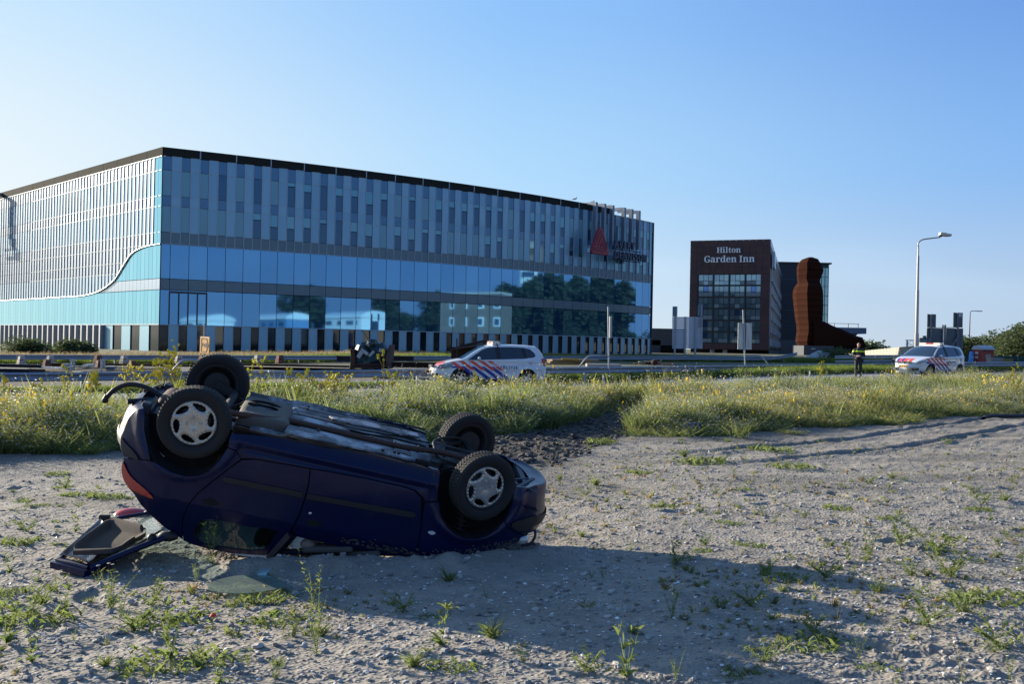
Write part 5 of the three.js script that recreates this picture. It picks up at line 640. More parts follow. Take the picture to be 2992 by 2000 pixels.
{ // big blank sign behind the lamp post
  const D = 76, P = (px, py, o = 0) => at(px, py, D + o), t = thing('road_sign', 'large grey sign back with two raised wings behind the farther police car', 'sign'); const pl = std(.105, .14, .165, .5, .3, { map: grime });
  for (const [x0, x1] of [[2707.5, 2752.5], [2763.5, 2811]]) { const a = P(x0, 959.5), b = P(x1, 1050); part('board', box(b.x - a.x, a.y - b.y, .06, (a.x + b.x) / 2, (a.y + b.y) / 2, a.z), pl, t); }
  for (const [x0, x1, y0] of [[2708.5, 2733, 918.5], [2784.5, 2811, 914]]) { const a = P(x0, y0), b = P(x1, 957.5); part('wing', box(b.x - a.x, a.y - b.y, .06, (a.x + b.x) / 2, (a.y + b.y) / 2, a.z), pl, t); const m = (x0 + x1) / 2, c = P(m, y0, -.12), d = P(m, 1050, -.12); part('post', bar(V(c.x, groundBase(c.x, c.z), c.z), c, .11, .11, V(0, 0, 1)), galvDull, t); }
  for (const px of [2753.5, 2760.5]) { const c = P(px, 950, -.1); part('post', bar(V(c.x, groundBase(c.x, c.z), c.z), c, .11, .11, V(0, 0, 1)), galvDull, t); }
  part('brace', mg([[2800, 982, 2782, 1012], [2716, 990, 2712, 1010]].map(([a, b, c, d]) => rod(P(a, b, -.2), P(c, d, -.6), .05))), galvDull, t);
  part('label_plate', (() => { const a = P(2805, 921, -.05); return box(.22, .28, .02, a.x, a.y, a.z); })(), whiteM, t); part('edge_trim', (() => { const a = P(2707, 959), b = P(2811, 957); return bar(V(a.x, a.y, a.z + .05), V(b.x, b.y, b.z + .05), .05, .05); })(), std(.35, .33, .2, .6), t); }

// ---------------------------------------------------------------- lamps
{ const D = 66, b = at(2676.5, 1040, D), t = thing('street_lamp', 'tall stepped street lamp with a curved arm at the right', 'street lamp', [b.x, 0, b.z]), rel = p => p.clone().sub(V(b.x, 0, b.z)), g0 = groundBase(b.x, b.z); const pm = std(.36, .345, .34, .45, .35, { roughnessMap: grime });
  const p = py => rel(at(2676.5 + (1040 - py) * .0135, py, D)).y; const prof = [[.135, g0 - .1], [.135, p(980)], [.105, p(970)], [.10, p(852)], [.078, p(845)], [.075, p(750)], [.05, p(745)], [.05, p(720)]].map(q => new THREE.Vector2(...q)); const lg = new THREE.LatheGeometry(prof, 16); part('pole', lg, pm, t);
  const A = [[2681, 722], [2682, 714], [2686, 706], [2696, 700.5], [2712, 698], [2746, 694]].map(q => rel(at(q[0], q[1], D))); A[0].x = 0; A[0].z = 0; part('arm', tube(A, .042, 10, 40), pm, t);
  const h = rel(at(2761, 688, D)); const lampBody = sdfMesh((x, y, z) => { const w = .155 - .03 * x; return Math.max(Math.hypot(Math.max(Math.abs(x) - .30, 0), Math.max(Math.abs(z) - w + .06, 0)) - .08, y - .12 - .03 * (x < 0 ? 1 : 0) + .1 * Math.max(0, x - .1), -y - .03); }, [-.45, -.08, -.25], [.45, .2, .25], .025); lampBody.rotateZ(-.06); lampBody.translate(h.x, h.y, h.z); part('lamp_head', lampBody, std(.5, .5, .46, .5), t); const gl = ball(.22, h.x + .08, h.y - .03, h.z, 1.4, .32, .6); part('lamp_glass', gl, std(.5, .5, .5, .2), t); part('lamp_socket', rbox(.2, .1, .1, .02, h.x - .3, h.y - .06, h.z), steelDark, t); }
{ const D = 185, b = at(2829, 1030, D), t = thing('street_lamp', 'small far street lamp with a flat arm above the blue signs', 'street lamp', [b.x, 0, b.z]), rel = p => p.clone().sub(V(b.x, 0, b.z)); part('pole', rod(V(0, 0, 0), rel(at(2833.5, 915, D)), .16, .09), galvDull, t); part('arm', tube([rel(at(2833.5, 916, D)), rel(at(2835, 911, D)), rel(at(2840, 909.5, D)), rel(at(2856, 909.5, D))], .07, 6, 16), galvDull, t); const h = rel(at(2861, 910, D)); part('lamp_head', rbox(.95, .14, .35, .05, h.x, h.y, h.z), galvDull, t); }

// ---------------------------------------------------------------- depot between the rails
const boxAt = (px0, px1, py0, py1, D, depth) => { const a = at(px0, py0, D), b = at(px1, py1, D); return [b.x - a.x, a.y - b.y, depth, (a.x + b.x) / 2, (a.y + b.y) / 2, a.z - depth / 2]; };
{ const r = rng(99); const trap = new THREE.CylinderGeometry(.24, .38, .58, 4, 3); trap.rotateY(Math.PI / 4); { const p = trap.attributes.position; for (let i = 0; i < p.count; i++) p.setX(i, p.getX(i) * (1 + .06 * (hash2(i, 3) - .5))); } const g = trap.toNonIndexed(); g.computeVertexNormals();
  const paintTex = noiseTex(128, (u, v) => tfbm(u, v, 6, 4, 91) > .53 ? [.42, .2, .13] : [1, .97, .92], 1); const tm = std(.40, .39, .37, .85, 0, { map: paintTex }), tr = std(.16, .075, .05, .9, 0, { map: paintTex });
  [[64, 1053, 60, 0], [148, 1052, 60, 0], [138, 1063, 56, 1], [287, 1050, 60, 1], [292, 1065, 56, 1], [364, 1051, 60, 0], [388, 1066, 56, 1], [523, 1050, 61, 0], [593, 1050, 61, 1], [665, 1049, 62, 0], [754, 1050, 62, 0], [818, 1050, 62, 1]].forEach(([px, py, D, k], i) => { const p = at(px, py, D), y = groundBase(p.x, p.z), names2 = ['white flaking block behind the dark beams at far left', 'white flaking block beside the rust brown one', 'rust brown block in front of the white one at left', 'rusty white block behind the pair of pale posts', 'rust brown block beside the pale post', 'white flaking block left of the mustard bush', 'rust brown block seen through the mustard bush', 'white block just left of the yellow sign pole', 'rusty block behind the yellow sign pole', 'white block right of the yellow sign', 'second white block right of the yellow sign', 'rust red block on the beam left of the green wreckage']; const m = solo('trapezoid_block', g, k ? tr : tm, names2[i], 'block'); m.position.set(p.x, p.y, p.z); m.rotation.y = .75 + .2 * r(); m.scale.setScalar(D / 76); });
  const beam = (label, px0, px1, py0, py1, D, dp, mat, name = 'steel_beam', cat = 'beam') => { const a = boxAt(px0, px1, py0, py1, D, dp), w = a[0], h = a[1]; return solo(name, mg([box(w, h * .16, dp, a[3], a[4] + h * .42, a[5]), box(w, h * .16, dp, a[3], a[4] - h * .42, a[5]), box(w, h * .7, .05, a[3], a[4], a[5]), box(.04, h * .8, dp * .9, a[3] - w / 2 + .05, a[4], a[5])]), mat, label, cat); };
  beam('rusty steel beam on the ground left of the pale posts', 112, 188, 1061, 1075, 58, .3, rustM); beam('long rusty steel beam running right from the pale posts', 250, 560, 1061, 1073, 58, .3, rustM); beam('long dark rusty beam behind the overturned car wheels', 560, 1020, 1060, 1075, 57, .3, rustDark);
  beam('dark blue beam stacked at the left edge, the upper one', -40, 116, 1063, 1076, 50, .4, std(.03, .045, .075, .7, .1, { map: grime })); beam('dark blue beam stacked at the left edge, the lower one', -40, 126, 1077, 1092, 47, .4, std(.03, .042, .07, .7, .1, { map: grime }));
  const planks = (label, n, px0, px1, py0, py1, D, mat, name, cat, sk = .5) => { const t = thing(name, label, cat); for (let i = 0; i < n; i++) { const q = py0 + (py1 - py0) * i / n, a = boxAt(px0 + sk * 14 * r(), px1 - sk * 14 * r(), q + .3, q + (py1 - py0) / n - .3, D + .3 * r(), .3 + .8 * r()); part('plank', box(a[0], a[1], a[2], a[3], a[4], a[5], .04 * (r() - .5)), Array.isArray(mat) ? mat[(r() * mat.length) | 0] : mat, t); } return t; };
  planks('pale boards lying on the dark beams at left', 3, 82, 188, 1078, 1092, 47, [woodGrey, woodM], 'board_stack', 'boards'); planks('white planks poking out under the rusty beam at left', 2, 112, 180, 1072, 1079, 52, whiteM, 'board_stack', 'boards'); planks('stack of pale green slabs left of the first pale post', 5, 181, 199, 1063, 1090, 50, std(.42, .47, .46, .7, 0, { map: grime }), 'slab_stack', 'slabs', .1); planks('small stack of pale slabs between the two posts', 4, 240, 262, 1065, 1078, 52, std(.42, .47, .48, .7), 'slab_stack', 'slabs', .2); planks('bundle of pale slabs right of the second post', 3, 309, 330, 1071, 1084, 52, std(.34, .40, .42, .7), 'slab_stack', 'slabs', .2);
  planks('long grey blue planks lying behind the near guard rail', 4, 212, 480, 1075, 1092, 50, [std(.30, .33, .38, .7, 0, { map: grime }), woodGrey], 'board_stack', 'boards', 2);
  for (const [px, lab] of [[210.5, 'left one of two pale steel posts in the depot'], [299, 'right one of two pale steel posts in the depot']]) { const a = boxAt(px - 4, px + 4, 1053, 1091, 49, .16); const m = solo('steel_post', mg([rbox(.05, a[1], .14, .008, a[3] - .06, a[4], a[5]), rbox(.05, a[1] * .55, .14, .008, a[3] + .08, a[4] + a[1] * .22, a[5]), rbox(.24, .05, .15, .008, a[3], a[4] + a[1] / 2, a[5])]), std(.42, .45, .46, .5, .3), lab, 'post'); }
  beam('long grey steel channel right behind the near guard rail', 560, 1290, 1077, 1084, 46, .3, galvDull); 
  // rusty skip with crumpled dark green sheet metal
  { const D = 52, t = thing('rusty_skip', 'open rusty skip full of crumpled metal, left of the nearer police car', 'skip'); const w = (p0, p1, y0, y1, d, th, m = rustM) => { const a = boxAt(p0, p1, y0, y1, d, th); return box(...a); };
    part('side', (() => { const s = shapeOf([[0, 0], [.06, .55], [.0, .95], [.12, .98], [.26, .5], [.2, 0]]); const g = new THREE.ExtrudeGeometry(s, { depth: 1.6, bevelEnabled: false }); const p = at(1022, 1078, D); g.translate(p.x, p.y, p.z - 1.6); return g; })(), rustM, t); part('side', (() => { const s = shapeOf([[0, 0], [-.06, .6], [.1, 1.18], [.22, 1.2], [.16, .5], [.14, 0]]); const g = new THREE.ExtrudeGeometry(s, { depth: 1.6, bevelEnabled: false }); const p = at(1130, 1078, D); g.translate(p.x, p.y, p.z - 1.6); return g; })(), std(.10, .06, .055, .85, 0, { map: grime }), t); part('front_rail', w(1026, 1132, 1063, 1069, D - .02, .2), rustM, t); part('bottom', w(1024, 1138, 1069, 1079, D, 1.6), rustDark, t); part('back', w(1026, 1136, 1050, 1078, D + 1.5, .08), rustDark, t); }
  { const D = 52.6, o = at(1085, 1030, D), px = .0173, t = thing('crumpled_metal', 'crumpled dark green sheet metal piled in the rusty skip', 'scrap'); const gm = std(.012, .028, .030, .42, .2, { roughnessMap: grime }), gm2 = std(.02, .045, .055, .4, .2), gl = std(.30, .34, .36, .4, .3);
    const facet = (cx, cy, cz, rx, ry, rz, seed, m, nm) => { const g = new THREE.IcosahedronGeometry(1, 1).toNonIndexed(), p = g.attributes.position; for (let i = 0; i < p.count; i++) { const k = .72 + .5 * hash2(Math.round(p.getX(i) * 40) + seed, Math.round(p.getY(i) * 40 + p.getZ(i) * 91), 5); p.setXYZ(i, p.getX(i) * rx * k, p.getY(i) * ry * k, p.getZ(i) * rz * k); } g.computeVertexNormals(); g.translate(o.x + cx, o.y + cy, o.z + cz); part(nm, g, m, t); };
    facet(-.35, -.25, -.2, .62, .62, .5, 1, gm, 'lump'); facet(.35, .02, -.3, .62, .58, .5, 7, gm2, 'lump'); facet(0, -.5, .05, .8, .45, .5, 13, gm, 'lump'); facet(-.1, .25, -.4, .5, .42, .4, 21, gm, 'lump');
    part('torn_sheet', mg([bar(V(o.x - .10, o.y + .42, o.z + .1), V(o.x + .24, o.y + .52, o.z + .1), .3, .16), bar(V(o.x - .62, o.y - .25, o.z + .45), V(o.x - .40, o.y + .18, o.z + .40), .05, .03)]), gm2, t); part('bent_edge', mg([bar(V(o.x - .60, o.y - .28, o.z + .48), V(o.x - .42, o.y + .02, o.z + .46), .05, .2), bar(V(o.x - .05, o.y - .20, o.z + .45), V(o.x + .20, o.y + .06, o.z + .42), .05, .13), bar(V(o.x - .42, o.y + .10, o.z + .42), V(o.x - .10, o.y - .10, o.z + .46), .04, .16)]), gl, t);
    part('cable', tube([V(o.x - .12, o.y + .58, o.z), V(o.x - .3, o.y + .85, o.z), V(o.x - .55, o.y + 1.15, o.z)], .014, 5, 12), blackGap, t); const mk = text('K9', .17, .01); mk.rotateZ(-.2); mk.translate(o.x + .40, o.y + .05, o.z + .30); part('marking', mk, std(.55, .58, .6, .6), t); }
  beam('dark rusty steel trough right of the skip', 1142, 1290, 1058, 1077, 51, .5, rustDark); beam('dark blue chest on top of the trough right of the skip', 1143, 1208, 1040, 1057, 54, .6, std(.03, .045, .075, .6, .1, { map: grime }), 'steel_chest', 'chest'); beam('dark blue chest left of the skip', 982, 1022, 1040, 1060, 54, .6, std(.028, .04, .07, .6, .1, { map: grime }), 'steel_chest', 'chest');
  // leaning stack of dark sheets behind the police car
  { const D = 54, t = thing('sheet_stack', 'slanting stack of dark rusty sheets behind the windscreen of the police car', 'sheets'); for (let i = 0; i < 7; i++) { const a = at(1318 + 6 * i + 6 * r(), 1022 - i * 2.4, D + .2 * i), b = at(1420 + 10 * r(), 1001 - i * 1.6 + 5 * r(), D + .2 * i); part('sheet', bar(a, b, 1.2 + .5 * r(), .05), i % 2 ? rustDark : std(.09, .075, .07, .8, .1, { map: grime }), t); } part('bin', box(...boxAt(1319, 1440, 1014, 1062, D + .4, 1.4)), rustDark, t); const a = at(1335, 990, D - .7), b = at(1335, 1050, D - .7); part('post', bar(b, a, .07, .07, V(0, 0, 1)), rustM, t); }
  // timber right of the police car
  { const t = thing('timber_stack', 'low stack of yellowish timber right behind the nearer police car', 'timber'); for (let i = 0; i < 9; i++) { const row = i % 3, k = (i / 3) | 0, y = 1053 + row * 5.5, a = at(1598 + 12 * r(), y, 52 + k * .4), b = at(1700 + 55 * r(), y - 1 + 2 * r(), 53 + k * .4); part('beam', bar(a, b, .3, .085), woodM, t); } const a = boxAt(1642, 1690, 1047.5, 1053, 52, .3); part('beam', box(...a), std(.42, .27, .05, .8), t, 'bright yellow beam on top'); }
  solo('concrete_slab', rbox(1.62, .14, 1.1, .02, at(1765, 1069, 49).x, at(1765, 1069, 49).y, at(1765, 1069, 49).z - .5), concreteM, 'pale concrete slab behind the near rail, at the thin sign pole', 'slab');
  { const D = 50, t = thing('rope_heap', 'tangled heap of rust brown wire and pale green rope behind the near rail', 'rope'); const loop = (n, col, rr, cx, w) => { const pts = []; for (let i = 0; i < n; i++) { const p = at(cx + w * (r() - .5), 1066 - 16 * r() * r(), D + r()); pts.push(p); } return tube(pts, rr, 5, n * 8); }; part('wire', loop(40, 0, .014, 1885, 70), rustM, t); part('wire', loop(30, 0, .016, 1915, 30), std(.16, .05, .03, .9), t); part('rope', loop(9, 0, .035, 1880, 44), std(.30, .48, .44, .8), t); part('wire', loop(16, 0, .012, 1955, 40), rustM, t); part('lump', ball(.16, at(1912, 1060, D).x, at(1912, 1060, D).y, at(1912, 1060, D).z, 1, .9, 1), rustDark, t); }
  solo('gravel_bank', (() => { const g = sheet(40, 6, (u, v) => { const px = 1480 + 660 * u, d = 47 + 3 * v, p = at(px, 1100, d + 7 * Math.max(0, u - .3)); return [p.x, groundBase(p.x, p.z) + .32 * Math.sin(Math.PI * v) * Math.sin(Math.PI * u) + .08 * fbm(u * 20, v * 6, 3, 2), p.z]; }); return g; })(), concreteM, 'low bank of pale grey rubble under the near guard rail', 'rubble');
  // wooden posts and white tarpaulin under the statue
  { const p = at(2398, 1050, 112), t = thing('white_tarpaulin', 'heap of white tarpaulin and rubble at the foot of the seated figure', 'tarpaulin'); const f = (x, y, z) => { let d = 9; for (const [a, b, s] of [[0, .3, .9], [1.1, .2, .6], [-.9, .1, .7]]) d = smin(d, Math.hypot((x - a) / 1.3, y - b, z) - s, .3); return Math.max(d, -y - .4) + .06 * Math.sin(x * 6) * Math.sin(y * 7 + z * 3); }; const g = sdfMesh(f, [-2.2, -.6, -1.2], [2.6, 1.6, 1.2], .09); g.translate(p.x, p.y - .3, p.z); part('sheet', g, std(.30, .32, .33, .8), t); }
  { const D = 120, t = thing('path_lamp', 'short garden lamp post in front of the seated figure plinth', 'lamp'); const a = at(2376.5, 1020, D), b = at(2377, 1062, D); part('pole', rod(V(b.x, groundBase(b.x, b.z), b.z), a, .05), galvDull, t); part('lamp_head', rbox(.42, .12, .25, .03, a.x - .05, a.y, a.z), whiteM, t); }
}

// ---------------------------------------------------------------- far right: cabin, drums, fence, gantry, barrier, trees
{ const D = 92, c = at(2871, 1058, D), y = groundBase(c.x, c.z), t = thing('portable_toilet', 'red portable cabin with a grey domed roof behind the near guard rail', 'portable toilet', [c.x, y, c.z], .22); const top = at(2871, 1022, D).y - y, W = 1.28; const redM = std(.27, .035, .022, .5), grey = std(.42, .43, .47, .6);
  part('wall', rbox(W, top + .3, W, .03, 0, (top - .3) / 2, 0), redM, t); const rf = new THREE.CylinderGeometry(W * .53, W * .53, W * 1.06, 24, 1, false, -Math.PI / 2, Math.PI); rf.rotateX(-Math.PI / 2); rf.rotateY(Math.PI / 2); rf.scale(1, .55, 1); rf.translate(0, top - .02, 0); part('roof', rf, grey, t); part('roof_rib', mg([-.42, -.14, .14, .42].map(x => { const g = new THREE.TorusGeometry(W * .53, .025, 5, 20, Math.PI); g.rotateY(Math.PI / 2); g.scale(1, .57, 1); g.translate(x, top - .02, 0); return g; })), std(.5, .5, .53, .6), t);
  part('sign_plate', box(.5, .28, .02, .02, top * .62, W / 2 + .01), whiteM, t); { const tx = text('Boels', .12, .01); tx.translate(-.2, top * .62 - .02, W / 2 + .02); part('lettering', tx, std(.03, .05, .06, .6), t); part('sign_stripe', box(.46, .05, .01, .02, top * .62 - .10, W / 2 + .02), redM, t); } part('sign_plate', mg([box(.02, .2, .42, -W / 2 - .01, top * .8, .0), box(.02, .2, .42, -W / 2 - .01, top * .55, 0)]), whiteM, t); part('door', box(.02, top * .9, .8, -W / 2 - .006, top * .46, .05), std(.24, .03, .02, .5), t); part('vent_grille', box(.9, .12, .02, 0, top * .92, W / 2 + .006), std(.12, .02, .02, .7), t); }
{ const D = 92, c = at(2837, 1056, D), y = groundBase(c.x, c.z), t = thing('blue_container', 'bright blue plastic container beside the red cabin', 'container', [c.x, y, c.z]); const b = std(.055, .26, .66, .4), h = at(2837, 1027, D).y - y; const lg = new THREE.LatheGeometry([[0, 0], [.24, 0], [.24, h * .42], [.21, h * .44], [.21, h * .72], [.17, h * .9], [.10, h], [0, h]].map(q => new THREE.Vector2(...q)), 20); part('body', lg, b, t); part('hoop', (() => { const g = new THREE.TorusGeometry(.24, .02, 6, 20); g.rotateX(Math.PI / 2); g.translate(0, h * .42, 0); return g; })(), b, t); part('label_patch', box(.22, .14, .02, 0, h * .6, .215), whiteM, t); part('top_frame', mg([box(.5, .05, .05, -.05, h * 1.04, 0), box(.05, .3, .05, -.28, h * .95, 0)]), steelDark, t); }
{ const r = rng(5); const t = thing('slab_stack', 'pallet of pale grey blocks right of the red cabin', 'slabs'); for (let k = 0; k < 3; k++) for (let i = 0; i < 6; i++) { const a = boxAt(2896.5 + i * 5.5, 2901.6 + i * 5.5, 1046 + k * 4.6, 1050 + k * 4.6, 88, 1); part('block', box(...a), concreteM, t); } const t2 = thing('board_stack', 'low stack of yellow boards right of the pale blocks', 'boards'); for (let k = 0; k < 3; k++) { const a = boxAt(2929 + 2 * r(), 2958 + 3 * r(), 1049.5 + k * 3, 1052.2 + k * 3, 88, .9); part('board', box(...a), std(.40, .27, .05, .8, 0, { map: grime }), t2); } }
{ const t = thing('construction_fence', 'dark green screened fence in front of the trees at right', 'fence'); const gm = std(.02, .075, .065, .85, 0, { map: grime }); for (let i = 0; i < 13; i++) { const p0 = 2812 + i * 20, a = at(p0, 1037.5 + i * .35, 132), b = at(p0 + 19.4, 1038 + i * .35, 132), y = groundBase(a.x, a.z); part('screen', box(b.x - a.x, a.y - y - .05, .03, (a.x + b.x) / 2, (a.y + y) / 2, a.z), gm, t); part('post', box(.08, a.y - y + .1, .08, a.x, (a.y + y) / 2, a.z + .05), galvDull, t); } }
{ const D = 225, P = (px, py, o = 0) => at(px, py, D + o), t = thing('sign_gantry', 'white lattice road gantry carrying two blue direction signs', 'gantry'); const wm = std(.42, .45, .47, .5, .2), L = []; const y0 = P(2800, 997.5).y, y1 = P(2800, 1010).y; const X0 = P(2650, 1000).x, X1 = P(2938, 1000).x, Z = -D;
  for (const z of [0, -1]) for (const y of [y0, y1]) L.push(bar(V(X0, y, Z + z), V(X1, y, Z + z), .14, .14)); const n = 24; for (let i = 0; i < n; i++) { const a = X0 + (X1 - X0) * i / n, b = X0 + (X1 - X0) * (i + 1) / n; L.push(bar(V(a, i % 2 ? y0 : y1, Z), V(b, i % 2 ? y1 : y0, Z), .09, .09)); } part('truss', mg(L), wm, t);
  const gl = groundBase(X1, Z) - .5; part('leg', mg([rod(V(X1 - .3, y0, Z), V(X1 - 1.0, gl, Z + .4), .2), rod(V(X1, y0, Z - 1), V(X1 + .5, gl, Z - 1.4), .2)]), std(.62, .62, .62, .5), t); part('leg', rod(V(X0, y0, Z), V(X0, gl, Z), .2), wm, t);
  const blue = std(.015, .06, .34, .4), wh = std(.75, .77, .8, .5); const board = (p0, p1, q0, q1) => { const a = P(p0, q0, -.6), b = P(p1, q1, -.6); const g = new THREE.Group(); g.name = 'sign_board'; t.add(g); part('sign_board', box(b.x - a.x, a.y - b.y, .1, (a.x + b.x) / 2, (a.y + b.y) / 2, a.z), blue, g); return [g, a, b]; };
  { const [g, a, b] = board(2824.5, 2861.8, 992.5, 1010.5), w = b.x - a.x, h = a.y - b.y; const q = []; for (const [str, s, x, y] of [["'s-Gravenhage Wassenaar", .20, .06, .78], ['Katwijk Leiden-West', .20, .12, .36]]) { const tx = text(str, s, .01); const k = Math.min(1, w * .86 / tx.boundingBox.max.x); tx.scale(k, 1.15, 1); tx.translate(a.x + x * w, b.y + y * h, a.z + .07); q.push(tx); } const arrow = x => { const s = shapeOf([[0, -.18], [.26, .1], [.1, .1], [.1, .2], [-.1, .2], [-.1, .1], [-.26, .1]]), e = new THREE.ExtrudeGeometry(s, { depth: .02, bevelEnabled: false }); e.translate(a.x + x * w, b.y + .15 * h, a.z + .06); return e; }; q.push(arrow(.14), arrow(.87)); part('lettering', mg(q), wh, g); part('exit_plate', box(w * .24, h * .17, .02, a.x + w * .5, b.y + h * .15, a.z + .07), std(.45, .06, .05, .5), g); }
  { const [g, a, b] = board(2876, 2899, 997.5, 1010.5), w = b.x - a.x, h = a.y - b.y; const q = []; for (const [str, y] of [['Rijnsburg', .68], ['Oegstgeest', .42]]) { const tx = text(str, .2, .01); const k = Math.min(1, w * .84 / tx.boundingBox.max.x); tx.scale(k, 1.1, 1); tx.translate(a.x + .08 * w, b.y + y * h, a.z + .07); q.push(tx); } const s = shapeOf([[0, -.18], [.26, .1], [.1, .1], [.1, .2], [-.1, .2], [-.1, .1], [-.26, .1]]), e = new THREE.ExtrudeGeometry(s, { depth: .02, bevelEnabled: false }); e.translate(a.x + .5 * w, b.y + .18 * h, a.z + .06); q.push(e); part('lettering', mg(q), wh, g); board(2881, 2894, 993.3, 997.2); } }
{ const t = thing('noise_barrier', 'long pale concrete barrier rising to the right behind the police officer', 'barrier'); const cm = std(.42, .40, .34, .85, 0, { map: grime }), cd = std(.33, .31, .26, .9); const N = 22; for (let i = 0; i < N; i++) { const f0 = i / N, f1 = (i + .96) / N, top = f => at(2470 + 208 * f, 1031 - 20.5 * f, 190 - 66 * f), bot = f => at(2470 + 208 * f, 1046 + 1 * f, 190 - 66 * f), mid = f => at(2470 + 208 * f, 1038 - 13 * f * .85, 190 - 66 * f); const a = top(f0), b = top(f1), c = bot(f1), d = bot(f0); const g = new THREE.BufferGeometry(); const P = [a, b, c, a, c, d].flatMap(p => [p.x, p.y, p.z]); const Q = [a, b, c, a, c, d].flatMap(p => [p.x, p.y, p.z - .4]); g.setAttribute('position', new THREE.Float32BufferAttribute([...P, ...Q, ...[a, b].flatMap(p => [p.x, p.y, p.z]), b.x, b.y, b.z - .4, ...[a].flatMap(p => [p.x, p.y, p.z]), b.x, b.y, b.z - .4, a.x, a.y, a.z - .4], 3)); g.computeVertexNormals(); part('panel', g, cm, t); const m = mid(f0); part('pillar', bar(V(d.x, d.y, d.z + .25), V(m.x, m.y, m.z + .25), .3, .5, V(0, 0, 1)), cd, t); } }
{ const mk = (label, px0, px1, py0, D, parts2) => { const a = at(px0, py0, D), b = at(px1, py0, D), t = thing('tower_block', label, 'building', [(a.x + b.x) / 2, 0, -D]); const w = b.x - a.x, m = std(.055, .075, .105, .8), wm = std(.11, .135, .17, .5); part('wall', box(w, a.y, w * .5, 0, a.y / 2, 0), m, t); for (let k = 0; k < 9; k++) part('window_row', box(w * .92, a.y * .035, .6, 0, a.y * (.12 + k * .095), w * .25), wm, t); part('roof', box(w * .4, a.y * .13, w * .3, w * .15, a.y * 1.06, 0), m, t); }; mk('far dark tower block right behind the lamp pole', 2684, 2708, 988, 900); mk('far dark block above the pale barrier', 2552, 2567, 1013, 1100); }
